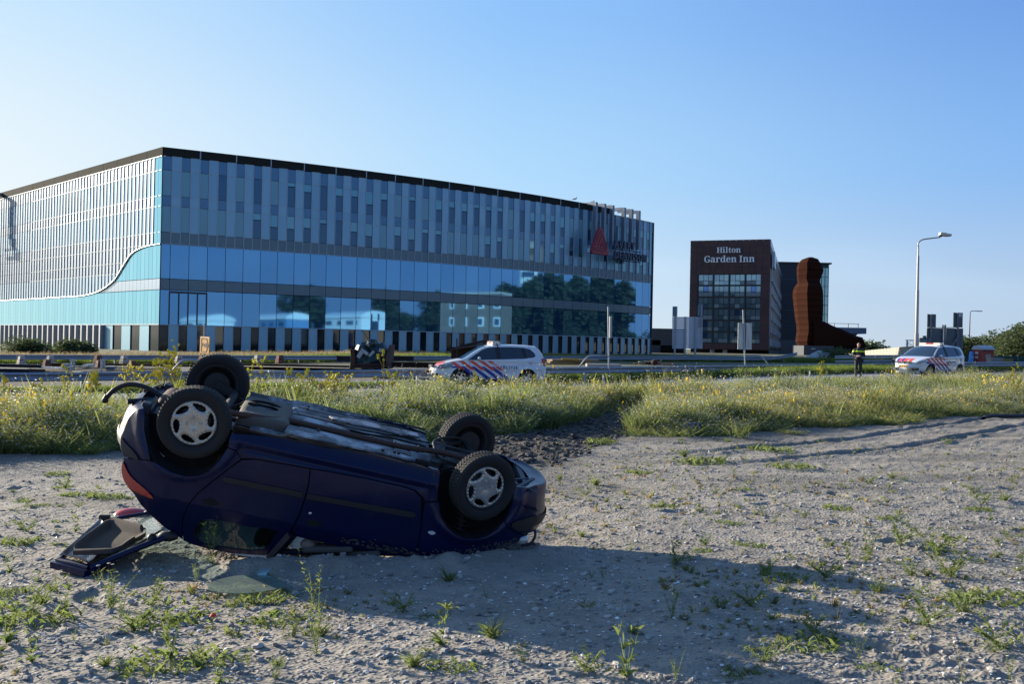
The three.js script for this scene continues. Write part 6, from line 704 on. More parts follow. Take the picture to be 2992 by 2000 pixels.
// ---------------------------------------------------------------- police cars
const whitePaint = phys(.66, .68, .70, .3, 0, { clearcoat: .8, clearcoatRoughness: .08 }), carGlass = phys(.012, .016, .022, .04, 0, { clearcoat: 1, clearcoatRoughness: .02 }), stripeRed = std(.72, .075, .045, .45), stripeBlue = std(.018, .035, .26, .45), plateY = std(.78, .36, .03, .5), inkBlue = std(.02, .03, .10, .5), trimBlack = std(.012, .012, .014, .55), clearLens = phys(.5, .52, .54, .06, .3, { clearcoat: 1 });
function policeCar(name, label, o) {
  const t = thing(name, label, 'police car'), L = o.L, W = o.W / 2, ra = o.ra, fa = o.fa, B = o.belt;
  const zs = (x, y) => { let z = W; if (x < .75) z -= .20 * Math.pow((.75 - x) / .75, 2.4); if (x > L - 1.05) z -= .36 * Math.pow((x - L + 1.05) / 1.05, 2.3); z -= .05 * sstep(.42, .2, y); if (y > B) z -= .36 * (y - B) + .10 * (y - B) * (y - B); z += .012 * Math.exp(-Math.pow((y - .72) / .05, 2)) - .01 * Math.exp(-Math.pow((y - B + .12) / .08, 2)); for (const a of [ra, fa]) z += .018 * Math.exp(-Math.pow((Math.hypot(x - a, y - .32) - .40) / .04, 2)); return z; };
  const arch = c => Array.from({ length: 15 }, (_, i) => { const a = Math.PI * (1 - i / 14) * 1.08 - .04 * Math.PI; return [c + .385 * Math.cos(a), Math.max(.2, .33 + .385 * Math.sin(a))]; });
  const top = o.top; // rear foot -> roof -> nose
  const ring = [[.04, .42], ...top, [L - .02, .30], [L - .14, .20], ...arch(fa).reverse().map(p => p), ...arch(ra).reverse(), [.12, .22]];
  for (const sg of [-1, 1]) { part('body_side', panel(ring, zs, { sign: sg, L: .10, holes: [o.window] }), whitePaint, t); part('side_window', panel(o.window, zs, { sign: sg, L: .12, off: -.012, lip: 0 }), carGlass, t); for (const w of o.pillars) part('window_pillar', panel(w, zs, { sign: sg, off: -.004, lip: 0, L: .2 }), trimBlack, t); }
  const wrapStrip = (pts, bulge, name2, mat, nz = 12) => part(name2, sheet(nz * 2, pts.length - 1, (u, v) => { const [x, y, b = bulge] = pts[Math.round(v * (pts.length - 1))], q = u * 2 - 1, ze = zs(x, y) - .001; const k = 1 - Math.pow(Math.abs(q), 2.6); return [x + (pts.dir || 0) * b * k, y + (pts.up || 0) * b * k, q * ze]; }), mat, t);
  const strip = (pts, dir, up, bulge, nm, mat) => { pts.dir = dir; pts.up = up; return wrapStrip(pts, bulge, nm, mat); };
  strip(o.hood, .5, .35, .09, 'bonnet', whitePaint); strip(o.screen, .35, .35, .09, 'windscreen', carGlass); strip(o.roof, 0, 1, .05, 'roof', whitePaint); strip(o.tail, -1, 0, .10, 'tailgate', whitePaint); strip(o.nose, 1, 0, .20, 'front_bumper', whitePaint);
  part('underbody', box(L - .5, .16, o.W - .3, L / 2, .24, 0), trimBlack, t);
  for (const a of [ra, fa]) part('wheel_arch_liner', mg([-1, 1].map(s => { const g = new THREE.CylinderGeometry(.40, .40, .30, 20, 1); g.rotateX(Math.PI / 2); g.translate(a, .34, s * (W - .20)); return g; })), blackGap, t);
  // wheels
  for (const a of [ra, fa]) for (const s of [-1, 1]) { const w = new THREE.Group(); w.name = 'wheel'; t.add(w); w.position.set(a, .315, s * (W - .11)); if (s < 0) w.rotation.y = Math.PI; const ty = new THREE.TorusGeometry(.25, .075, 10, 32); ty.scale(1, 1, 1.35); part('tyre', ty, rubber, w); const disc = new THREE.CylinderGeometry(.2, .2, .05, 24); disc.rotateX(Math.PI / 2); part('brake_disc', disc, steelDark, w); const sp = []; for (let k = 0; k < o.spokes; k++) { const g = new THREE.BoxGeometry(.19, o.spokes > 7 ? .035 : .065, .03); g.translate(.105, 0, .07); g.rotateZ(k / o.spokes * 6.283); sp.push(g); } const rimT = new THREE.TorusGeometry(.205, .018, 6, 28); rimT.translate(0, 0, .06); sp.push(rimT); const hub = new THREE.CylinderGeometry(.05, .05, .04, 12); hub.rotateX(Math.PI / 2); hub.translate(0, 0, .07); sp.push(hub); part('rim', mg(sp), o.rim, w); }
  // nose details
  const nz = (y, x = L) => x; const fx = o.faceX;
  part('grille', mg([0, 1].map(k => box(.06, .035, .86, fx(.74) + .15, .72 + k * .055, 0))), trimBlack, t); part('grille_bar', mg([0, 1].map(k => box(.07, .012, .84, fx(.74) + .155, .745 + k * .055, 0))), chrome, t); { const g = new THREE.TorusGeometry(.052, .010, 6, 20); g.rotateY(Math.PI / 2); g.translate(fx(.76) + .20, .755, 0); const v1 = bar(V(fx(.76) + .2, .795, -.026), V(fx(.76) + .2, .715, .0), .012, .012), v2 = bar(V(fx(.76) + .2, .795, .026), V(fx(.76) + .2, .715, .0), .012, .012); part('badge', mg([g, v1, v2]), chrome, t); }
  for (const s of [-1, 1]) part('headlight', panel(o.lamp, zs, { sign: s, off: .012, L: .06 }), o.lampMat || clearLens, t);
  part('lower_grille', rbox(.10, .16, 1.12, .03, fx(.4) + .13, .40, 0), trimBlack, t); part('lower_trim', mg([.35, .40, .45].map(y => box(.02, .012, 1.0, fx(.4) + .185, y, 0))), o.chromeLow ? chrome : galvDull, t); part('fog_recess', mg([-1, 1].map(s => rbox(.12, .13, .24, .04, fx(.4) + .02, .42, s * (W - .26)))), trimBlack, t);
  { const g = new THREE.Group(); g.name = 'number_plate'; t.add(g); const p = rbox(.02, .115, .50, .008, fx(.55) + .205, .555, 0); part('number_plate', p, plateY, g); const tx = text(o.plate, .075, .004); const w = tx.boundingBox.max.x; tx.translate(-w / 2, -.038, 0); tx.rotateY(Math.PI / 2); tx.translate(fx(.55) + .216, .555, 0); part('plate_text', tx, std(.05, .04, .03, .6), g); }
  for (const s of [-1, 1]) { part('tail_light', panel(o.tailLamp, zs, { sign: s, off: .014, L: .08 }), redLens, t); part('mirror', mg([ball(.10, o.mirror[0], o.mirror[1], s * (W + .11), .75, .72, 1.15), rod(V(o.mirror[0] + .02, o.mirror[1] - .03, s * (W - .05)), V(o.mirror[0], o.mirror[1], s * (W + .08)), .025)]), whitePaint, t); part('mirror_base', ball(.085, o.mirror[0] - .005, o.mirror[1] - .045, s * (W + .10), .7, .45, 1.1), trimBlack, t); }
  // stripes wrapped on the flanks and across the bonnet
  const clip = (x0, y0, y1, w, sl) => [[x0, y0], [x0 - w, y0], [x0 - w - (y0 - y1) * sl, y1], [x0 - (y0 - y1) * sl, y1]];
  for (const s of [-1, 1]) { for (const [x, y0, y1, w] of o.red) part('red_stripe', panel(clip(x, y0, y1, w, o.slope), zs, { sign: s, off: .004, lip: .003, L: .08 }), stripeRed, t); for (const [x, y0, y1, w] of o.blue) part('blue_stripe', panel(clip(x, y0, y1, w, o.slope), zs, { sign: s, off: .003, lip: .003, L: .08 }), stripeBlue, t); }
  const hoodAt = (f, q) => { const P = o.hood, k = f * (P.length - 1), i = Math.min(P.length - 2, k | 0), g = k - i, x = P[i][0] + (P[i + 1][0] - P[i][0]) * g, y = P[i][1] + (P[i + 1][1] - P[i][1]) * g, kk = 1 - Math.pow(Math.abs(q), 2.6); return [x + .045 * kk, y + .0315 * kk + .006, q * zs(x, y)]; };
  o.hoodStripes.forEach(([q0, q1, sk, m]) => part(m ? 'blue_stripe' : 'red_stripe', sheet(6, 6, (u, v) => { const f = o.hoodFrom + (1 - o.hoodFrom) * v; return hoodAt(Math.min(.98, f), Math.max(-.92, Math.min(.92, q0 + (q1 - q0) * u + sk * (1 - v)))); }), m ? stripeBlue : stripeRed, t));
  // lettering
  for (const s of [-1, 1]) { let x = 0; const str = 'POLITIE', wd = []; for (const ch of str) { const g = text(ch, .11, .005); wd.push([g, g.boundingBox.max.x]); } const tot = wd.reduce((a, b) => a + b[1] + .03, 0); const Lg = []; wd.forEach(([g, w]) => { const gx = s < 0 ? o.text[0] - x : o.text[0] - tot + x; g.rotateY(s < 0 ? Math.PI : 0); const z = zs(gx, o.text[1]) + .004; g.translate(gx, o.text[1], s * z); Lg.push(g); x += w + .03; }); part('lettering', mg(Lg), inkBlue, t); const fl = new THREE.Shape(smoothRing([[0, -.03], [.03, 0], [.02, .05], [0, .09], [-.02, .05], [-.03, 0]], 3).map(p => new THREE.Vector2(...p))); const fg = new THREE.ExtrudeGeometry(fl, { depth: .004, bevelEnabled: false }); const ex = s < 0 ? o.text[0] - .17 : o.text[0] - tot + .17; fg.translate(ex, o.text[1] + .09, s * (zs(ex, o.text[1] + .1) + .004)); part('emblem', fg, std(.55, .45, .15, .5), t); }
  part('door_handle', mg([-1, 1].flatMap(s => o.handles.map(([x, y]) => rbox(.17, .028, .03, .01, x, y, s * (zs(x, y) + .012))))), whitePaint, t); part('door_seam', mg([-1, 1].flatMap(s => o.seams.map(pl => new THREE.TubeGeometry(new THREE.CatmullRomCurve3(pl.map(([x, y]) => V(x, y, s * (zs(x, y) + .001)))), 24, .0045, 4)))), trimBlack, t); part('roof_rail', mg([-1, 1].map(s => tube(o.rail.map(([x, y]) => V(x, y + .03, s * (zs(x, y) - .05))), .018, 6, 20))), whitePaint, t);
  // light bar
  const lb = new THREE.Group(); lb.name = 'light_bar'; t.add(lb); lb.position.set(o.bar[0], o.bar[1], 0); part('base', rbox(.34, .07, 1.22, .025, 0, .03, 0), whitePaint, lb); part('lens', mg([rbox(.30, .085, .40, .03, .01, .105, .40), rbox(.30, .085, .40, .03, .01, .105, -.40)]), phys(.68, .62, .48, .15, 0, { clearcoat: 1 }), lb); part('centre_panel', rbox(.29, .08, .40, .012, .012, .10, 0), std(.34, .02, .015, .4), lb); part('strap', mg([-1, 1].map(s => tube([V(.0, .05, s * .6), V(-.02, -.01, s * .66), V(-.04, -.10, s * .70)], .018, 5, 10))), trimBlack, lb);
  part('seat', mg([-1, 1].map(s => rbox(.14, .62, .46, .07, o.seatX, .95, s * .36))), std(.03, .03, .035, .9), t);
  for (const s of [-1, 1]) { const g = panel([[o.sticker[0], o.sticker[1]], [o.sticker[0] - .22, o.sticker[1]], [o.sticker[0] - .22, o.sticker[1] + .17], [o.sticker[0], o.sticker[1] + .17]], zs, { sign: s, off: .003, lip: .002, L: .2 }); part('sticker', g, std(.72, .74, .8, .5), t); part('sticker_line', mg([.03, .09, .13].map(h => panel([[o.sticker[0] - .02, o.sticker[1] + h], [o.sticker[0] - .20, o.sticker[1] + h], [o.sticker[0] - .20, o.sticker[1] + h + .018], [o.sticker[0] - .02, o.sticker[1] + h + .018]], zs, { sign: s, off: .005, lip: .001, L: .2 }))), inkBlue, t); }
  return t;
}
{
  const L = 4.40, base = {
    L, W: 1.79, ra: .80, fa: 3.48, belt: 1.02, spokes: 5, rim: std(.55, .56, .58, .3, .6),
    top: [[.0, .60], [.01, .82], [.06, 1.02], [.17, 1.28], [.30, 1.48], [.42, 1.57], [.8, 1.605], [1.3, 1.62], [1.9, 1.615], [2.3, 1.575], [2.62, 1.49], [2.95, 1.30], [3.25, 1.10], [3.42, 1.035], [3.7, .985], [4.0, .915], [4.22, .83], [4.33, .74], [4.385, .62], [4.40, .48]],
    window: [[3.24, 1.015], [2.95, 1.21], [2.62, 1.43], [2.4, 1.515], [2.1, 1.55], [1.5, 1.56], [.95, 1.545], [.68, 1.49], [.50, 1.33], [.46, 1.22], [.55, 1.16], [1.0, 1.10], [2.0, 1.06], [3.0, 1.02]],
    pillars: [[[2.12, 1.55], [1.92, 1.55], [1.86, 1.07], [2.02, 1.07]], [[1.05, 1.55], [.93, 1.54], [.82, 1.13], [.92, 1.12]], [[2.86, 1.26], [2.82, 1.29], [2.78, 1.03], [2.83, 1.03]]],
    screen: [[2.45, 1.545], [2.62, 1.485], [2.95, 1.295], [3.25, 1.10], [3.42, 1.03]], roof: [[.42, 1.575], [.8, 1.608], [1.3, 1.622], [1.9, 1.617], [2.3, 1.577], [2.45, 1.545]], hood: [[3.42, 1.037], [3.7, .987], [4.0, .917], [4.22, .832], [4.33, .742]], nose: [[4.33, .742], [4.385, .62], [4.40, .48], [4.39, .36], [4.34, .22]], tail: [[.12, .22], [.04, .42], [0, .60], [.01, .82], [.06, 1.02], [.17, 1.28], [.30, 1.48], [.42, 1.575]],
    faceX: y => 4.39, lamp: smoothRing([[4.34, .70], [4.30, .80], [4.12, .85], [3.80, .86], [3.84, .76], [4.05, .68], [4.22, .66]], 3), lampMat: phys(.16, .18, .20, .06, .2, { clearcoat: 1 }), tailLamp: smoothRing([[.03, .84], [.10, .82], [.20, .98], [.20, 1.12], [.10, 1.13], [.05, 1.0]], 3), mirror: [2.78, 1.09],
    slope: 1.45, red: [[3.90, .93, .66, .19], [3.58, .985, .64, .19], [3.18, .995, .64, .19], [2.78, .995, .64, .19], [2.44, 1.0, .84, .19], [2.16, .80, .64, .17]], blue: [[3.93, .775, .70, .30], [3.56, .775, .26, .22], [3.16, .775, .26, .22], [2.77, .775, .26, .22], [2.40, .775, .26, .22]],
    hoodFrom: .52, hoodStripes: [[-.9, -.66, .0, 0], [-.60, -.44, .05, 1], [-.36, -.12, .10, 0], [.02, .2, .12, 0], [.5, .75, -.1, 0]], text: [1.93, .70], handles: [[2.18, .89], [1.12, .90]], seams: [[[3.12, 1.0], [3.14, .6], [3.10, .3]], [[2.0, 1.05], [2.0, .6], [2.02, .28]], [[.95, 1.1], [.98, .85], [1.18, .62], [1.30, .30]], [[3.05, .62], [2.0, .60], [1.25, .60]]], rail: [[.6, 1.56], [1.3, 1.585], [2.1, 1.565]], bar: [2.02, 1.635], seatX: 2.05, sticker: [.80, .82], plate: '17-TRV-2', strip: 1 };
  const c1 = policeCar('police_car', 'nearer white police car with red and blue stripes, seen from its left side', base);
  const p1 = at(1432, 1060, 41.8); c1.position.set(p1.x, .215, p1.z); { const th = rad(12); c1.rotation.y = Math.PI + th; const v = V(-2.15, 0, 0).applyAxisAngle(V(0, 1, 0), c1.rotation.y); c1.position.add(v); c1.position.y = roadRise(toS(p1.x, p1.z)) + .02; }
  const o2 = { ...base, spokes: 10, rim: std(.30, .31, .33, .3, .7), chromeLow: true, plate: 'KN-358-G', lamp: smoothRing([[4.36, .72], [4.28, .80], [4.05, .85], [3.86, .86], [3.92, .78], [4.1, .72], [4.25, .69]], 3), lampMat: phys(.30, .33, .34, .06, .2, { clearcoat: 1 }), hoodFrom: .50, hoodStripes: [[.66, .88, -.10, 1], [.42, .66, -.08, 0], [.22, .42, -.05, 1], [-.10, .22, -.02, 0], [-.55, -.26, .10, 0]], red: [[3.86, .95, .70, .19], [3.56, 1.0, .62, .19], [3.2, 1.0, .62, .19], [2.84, 1.0, .62, .19], [2.50, 1.0, .86, .19], [2.2, .82, .62, .17], [3.18, 1.14, 1.02, .10]], blue: [[3.93, .80, .70, .26], [3.5, .74, .22, .20], [3.14, .74, .22, .20], [2.78, .74, .22, .20], [2.42, .74, .22, .20]], text: [1.95, .74] };
  const c2 = policeCar('police_car', 'farther white police car at the right, its bonnet towards the viewer', o2);
  const p2 = at(2714, 1060, 54); const th2 = rad(37); c2.rotation.y = Math.PI + th2; c2.position.set(p2.x, roadRise(toS(p2.x, p2.z)) + .02, p2.z); c2.position.add(V(-2.2, 0, 0).applyAxisAngle(V(0, 1, 0), c2.rotation.y));
}
// dark red car half hidden by the farther police car
{ const c = at(2634, 1052, 80), y = groundBase(c.x, c.z), t = thing('parked_car', 'dark maroon car nose sticking out behind the farther police car', 'car', [c.x + 1.2, y, c.z], Math.PI + .5); const mm = phys(.035, .008, .010, .25, .2, { clearcoat: 1 }); const f = (x, y2, z) => { const b = Math.hypot(Math.max(Math.abs(x) - 1.8, 0), Math.max(Math.abs(y2 - .62) - .22, 0), Math.max(Math.abs(z) - .66, 0)) - .17, c2 = Math.hypot(Math.max(Math.abs(x + .3 + .5 * (y2 - 1)) - .85, 0), Math.max(Math.abs(y2 - 1.1) - .22, 0), Math.max(Math.abs(z) - .5, 0)) - .14; return smin(b, c2, .14); }; part('body', sdfMesh(f, [-2.1, .15, -.9], [2.1, 1.55, .9], .07), mm, t); part('windscreen', mg([box(.04, .5, 1.1, .93, 1.18, 0, 0, 0, .9)]), carGlass, t); part('headlight', mg([box(.1, .14, .3, 1.93, .68, .5), box(.1, .14, .3, 1.93, .68, -.5)]), clearLens, t); for (const x of [-1.25, 1.25]) for (const z of [-.72, .72]) { const g = new THREE.TorusGeometry(.23, .085, 8, 20); g.translate(x, .31, z); part('wheel', g, rubber, t); } }

// ---------------------------------------------------------------- police officer
{
  const foot = at(2507, 1104, 51.5), y = groundBase(foot.x, foot.z) + .03, t = thing('person', 'police officer in dark uniform with a yellow chest band, looking at something in both hands', 'person', [foot.x, y, foot.z], -.25);
  const J = { pelvis: [0, .93, 0], chest: [0, 1.32, .0], neck: [0, 1.52, .01], head: [-.01, 1.655, .045] };
  const caps = [ // [a, b, ra, rb]
    [[-.01, .92, 0], [0, 1.10, .0], .145, .150], [[0, 1.10, 0], [0, 1.36, -.01], .155, .165], [[-.15, 1.40, -.01], [.15, 1.40, -.01], .085, .085],
    [[-.095, .90, .0], [-.11, .50, .03], .098, .070], [[-.11, .50, .03], [-.12, .10, -.02], .068, .048], [[.095, .90, 0], [.10, .50, .03], .098, .070], [[.10, .50, .03], [.115, .10, -.01], .068, .048],
    [[-.12, .05, -.03], [-.13, .035, .15], .055, .045], [[.115, .05, -.02], [.15, .035, .15], .055, .045],
    [[-.21, 1.40, -.02], [-.25, 1.14, .0], .068, .055], [[-.25, 1.14, .0], [-.09, 1.10, .24], .052, .040], [[.21, 1.40, -.02], [.26, 1.13, .0], .068, .055], [[.26, 1.13, .0], [.06, 1.09, .25], .052, .040],
    [[0, 1.46, 0], [-.005, 1.56, .02], .062, .055]].map(c => capsule(...c));
  const head = (x, yy, z) => { const a = Math.hypot((x + .005) / .074, (yy - 1.675) / .098, (z - .035) / .092) - 1, b = Math.hypot((x + .005) / .052, (yy - 1.60) / .062, (z - .062) / .056) - 1; return smin(a * .078, b * .052, .05); };
  const nose = capsule([-.005, 1.655, .125], [-.005, 1.628, .142], .011, .014), ears = [capsule([-.08, 1.65, .03], [-.08, 1.685, .025], .012, .014), capsule([.07, 1.65, .03], [.07, 1.685, .025], .012, .014)];
  const hands = [[[-.085, 1.10, .25], [-.03, 1.105, .33], .034, .03], [[.055, 1.09, .26], [.005, 1.09, .335], .034, .03]].map(c => capsule(...c)); const fingers = []; for (let k = 0; k < 4; k++) { fingers.push(capsule([-.045, 1.125 - k * .018, .325], [.0, 1.12 - k * .018, .36 - .006 * Math.abs(k - 1)], .0095, .008)); fingers.push(capsule([.02, 1.115 - k * .018, .335], [-.02, 1.105 - k * .018, .375 - .006 * Math.abs(k - 1)], .0095, .008)); } fingers.push(capsule([-.06, 1.12, .28], [-.03, 1.15, .335], .011, .009), capsule([.04, 1.115, .285], [.012, 1.148, .34], .011, .009));
  const body = (x, yy, z) => { let d = caps[0](x, yy, z * 1.18); for (let i = 1; i < caps.length; i++) d = smin(d, i < 3 ? caps[i](x, yy, z * 1.2) : caps[i](x, yy, z), i === 3 || i === 5 ? .03 : .055); d = smin(d, head(x, yy, z), .02); for (const e of [nose, ...ears]) d = smin(d, e(x, yy, z), .012); return d; };
  const full = (x, yy, z) => { let d = body(x, yy, z); if (z > .18 && yy > .98 && yy < 1.25) { for (const h of hands) d = smin(d, h(x, yy, z), .02); for (const f of fingers) d = Math.min(d, f(x, yy, z)); } return d; };
  const g = sdfMesh(full, [-.40, -.02, -.30], [.40, 1.82, .44], .0135), P = g.attributes.position, col = new Float32Array(P.count * 3);
  for (let i = 0; i < P.count; i++) { const x = P.getX(i), yy = P.getY(i), z = P.getZ(i); let c = [.014, .015, .019]; if (yy > 1.545 && (z > -.02 || yy < 1.74)) c = [.36, .19, .13]; if (yy > 1.70 && z < .075 || yy > 1.62 && z < -.01) c = [.16, .11, .08]; if (yy > 1.64 && yy < 1.668 && z > .10 && Math.abs(Math.abs(x + .005) - .03) < .014) c = [.05, .035, .03]; if (yy > 1.585 && yy < 1.596 && z > .09 && Math.abs(x + .005) < .026) c = [.22, .07, .06]; if (z > .245 && yy > 1.03 && yy < 1.18 && Math.abs(x) < .13) c = [.38, .20, .14]; if (yy < .11) c = [.007, .007, .008]; if (yy > .11 && yy < .92) c = [.017, .019, .027]; col.set(c, i * 3); }
  g.setAttribute('color', new THREE.BufferAttribute(col, 3)); part('body', g, new THREE.MeshStandardMaterial({ vertexColors: true, roughness: .8, side: THREE.DoubleSide }), t);
  // yellow band round chest and upper arms
  const bandM = std(.62, .78, .03, .5), shell = sdfMesh((x, yy, z) => { let d = caps[1](x, yy, z * 1.2); d = smin(d, caps[2](x, yy, z * 1.2), .055); d = smin(d, caps[9](x, yy, z), .055); d = smin(d, caps[11](x, yy, z), .055); return Math.max(d - .012, Math.abs(yy - 1.345) - .04); }, [-.36, 1.28, -.25], [.36, 1.42, .25], .0135); part('chest_band', shell, bandM, t);
  part('belt', sdfMesh((x, yy, z) => Math.max(Math.abs(caps[0](x, yy, z * 1.18) - .012) - .012, Math.abs(yy - .985) - .028), [-.24, .93, -.24], [.24, 1.04, .24], .013), std(.006, .006, .007, .5), t); part('holster', mg([rbox(.06, .18, .10, .02, .20, .90, .0), rbox(.05, .10, .07, .02, -.19, .95, .03)]), std(.006, .006, .007, .5), t);
}
{ // thing held by the officer
  const foot = at(2507, 1104, 51.5), y = groundBase(foot.x, foot.z) + .03, t = thing('notebook', 'small dark red object held in the hands of the police officer', 'notebook', [foot.x, y, foot.z], -.25); part('cover', rbox(.09, .13, .014, .005, -.012, 1.125, .352, 0, -.9), std(.16, .02, .02, .6), t); part('page', rbox(.082, .12, .006, .002, -.012, 1.133, .359, 0, -.9), std(.5, .47, .42, .8), t); }
// ---------------------------------------------------------------- vegetation
class Leafy { constructor() { this.p = []; this.c = []; }
  tri(a, b, c, k) { this.p.push(...a, ...b, ...c); for (let i = 0; i < 3; i++) this.c.push(...k); }
  ribbon(pts, w, side, col) { for (let i = 0; i < pts.length - 1; i++) { const a = pts[i], b = pts[i + 1], wa = w(i / (pts.length - 1)), wb = w((i + 1) / (pts.length - 1)); const A = [a[0] - side[0] * wa, a[1] - side[1] * wa, a[2] - side[2] * wa], B = [a[0] + side[0] * wa, a[1] + side[1] * wa, a[2] + side[2] * wa], D = [b[0] - side[0] * wb, b[1] - side[1] * wb, b[2] - side[2] * wb], E = [b[0] + side[0] * wb, b[1] + side[1] * wb, b[2] + side[2] * wb]; this.tri(A, B, E, col); if (wb > 1e-4) this.tri(A, E, D, col); } }
  blade(base, az, lean, len, w, col, r, droop = .5) { const pts = [], n = 3; let x = base[0], y = base[1], z = base[2], th = lean; pts.push([x, y, z]); for (let i = 0; i < n; i++) { const l = len / n; x += Math.sin(az) * Math.sin(th) * l; y += Math.cos(th) * l; z += Math.cos(az) * Math.sin(th) * l; pts.push([x, y, z]); th += droop * (.5 + r()); } const sd = az + 1.2 + r() * .8; this.ribbon(pts, t => w * (t < .5 ? .55 + t : 1.05 * (1 - t) * 2), [Math.cos(sd), .25 * (r() - .5), -Math.sin(sd)], col); return pts; }
  flower(c, s, col, r) { const a = r() * 6.28, tl = .7 * (r() - .3), n = 5, up = [Math.sin(a) * tl, 1, Math.cos(a) * tl]; const pts = []; for (let i = 0; i < n; i++) { const t = a + i * 6.283 / n, q = s * (.8 + .4 * r()); pts.push([c[0] + Math.cos(t) * q, c[1] - (up[0] * Math.cos(t) + up[2] * Math.sin(t)) * q, c[2] + Math.sin(t) * q]); } for (let i = 0; i < n; i++) this.tri([c[0], c[1] + s * .3, c[2]], pts[i], pts[(i + 1) % n], col); }
  knob(c, s, col, r) { const q = (x, y, z) => [c[0] + x * s * (.7 + .6 * r()), c[1] + y * s * (.7 + .6 * r()), c[2] + z * s * (.7 + .6 * r())]; const v = [q(1, .2, 0), q(-.3, .1, 1), q(-.7, -.1, -.7), q(0, 1, 0), q(0, -.8, 0)]; for (const [a, b, d] of [[0, 1, 3], [1, 2, 3], [2, 0, 3], [1, 0, 4], [2, 1, 4], [0, 2, 4]]) this.tri(v[a], v[b], v[d], col); }
  stem(a, b, w, col) { const d = [b[0] - a[0], b[1] - a[1], b[2] - a[2]], h = Math.hypot(d[0], d[2]) || 1e-5; const s1 = Math.abs(d[1]) > h ? [1, 0, 0] : [-d[2] / h, 0, d[0] / h], s2 = Math.abs(d[1]) > h ? [0, 0, 1] : [0, 1, 0]; for (const s of [s1, s2]) this.ribbon([a, b], t => w * (1 - .4 * t), s, col); }
  geo() { const g = new THREE.BufferGeometry(); g.setAttribute('position', new THREE.Float32BufferAttribute(this.p, 3)); g.setAttribute('color', new THREE.Float32BufferAttribute(this.c, 3)); g.computeVertexNormals(); return g; } }
const leafMat = new THREE.MeshPhysicalMaterial({ vertexColors: true, roughness: .95, transmission: .6, thickness: 0, side: THREE.DoubleSide, specularIntensity: .25 });
const petalMat = new THREE.MeshPhysicalMaterial({ vertexColors: true, roughness: .95, transmission: .3, thickness: 0, side: THREE.DoubleSide, specularIntensity: .2 });
const greenOf = (r, dry = 0) => { const k = .7 + .5 * r(), d = dry * r(); return [(.165 + .11 * d) * k, (.225 + .05 * d) * k, (.058 + .05 * d) * k]; };
const green = greenOf; const YEL = r => { const k = .85 + .2 * r(); return [.74 * k, .66 * k, .09 * k]; }, WHI = r => { const k = .62 + .25 * r(); return [k, k, k * .95]; };

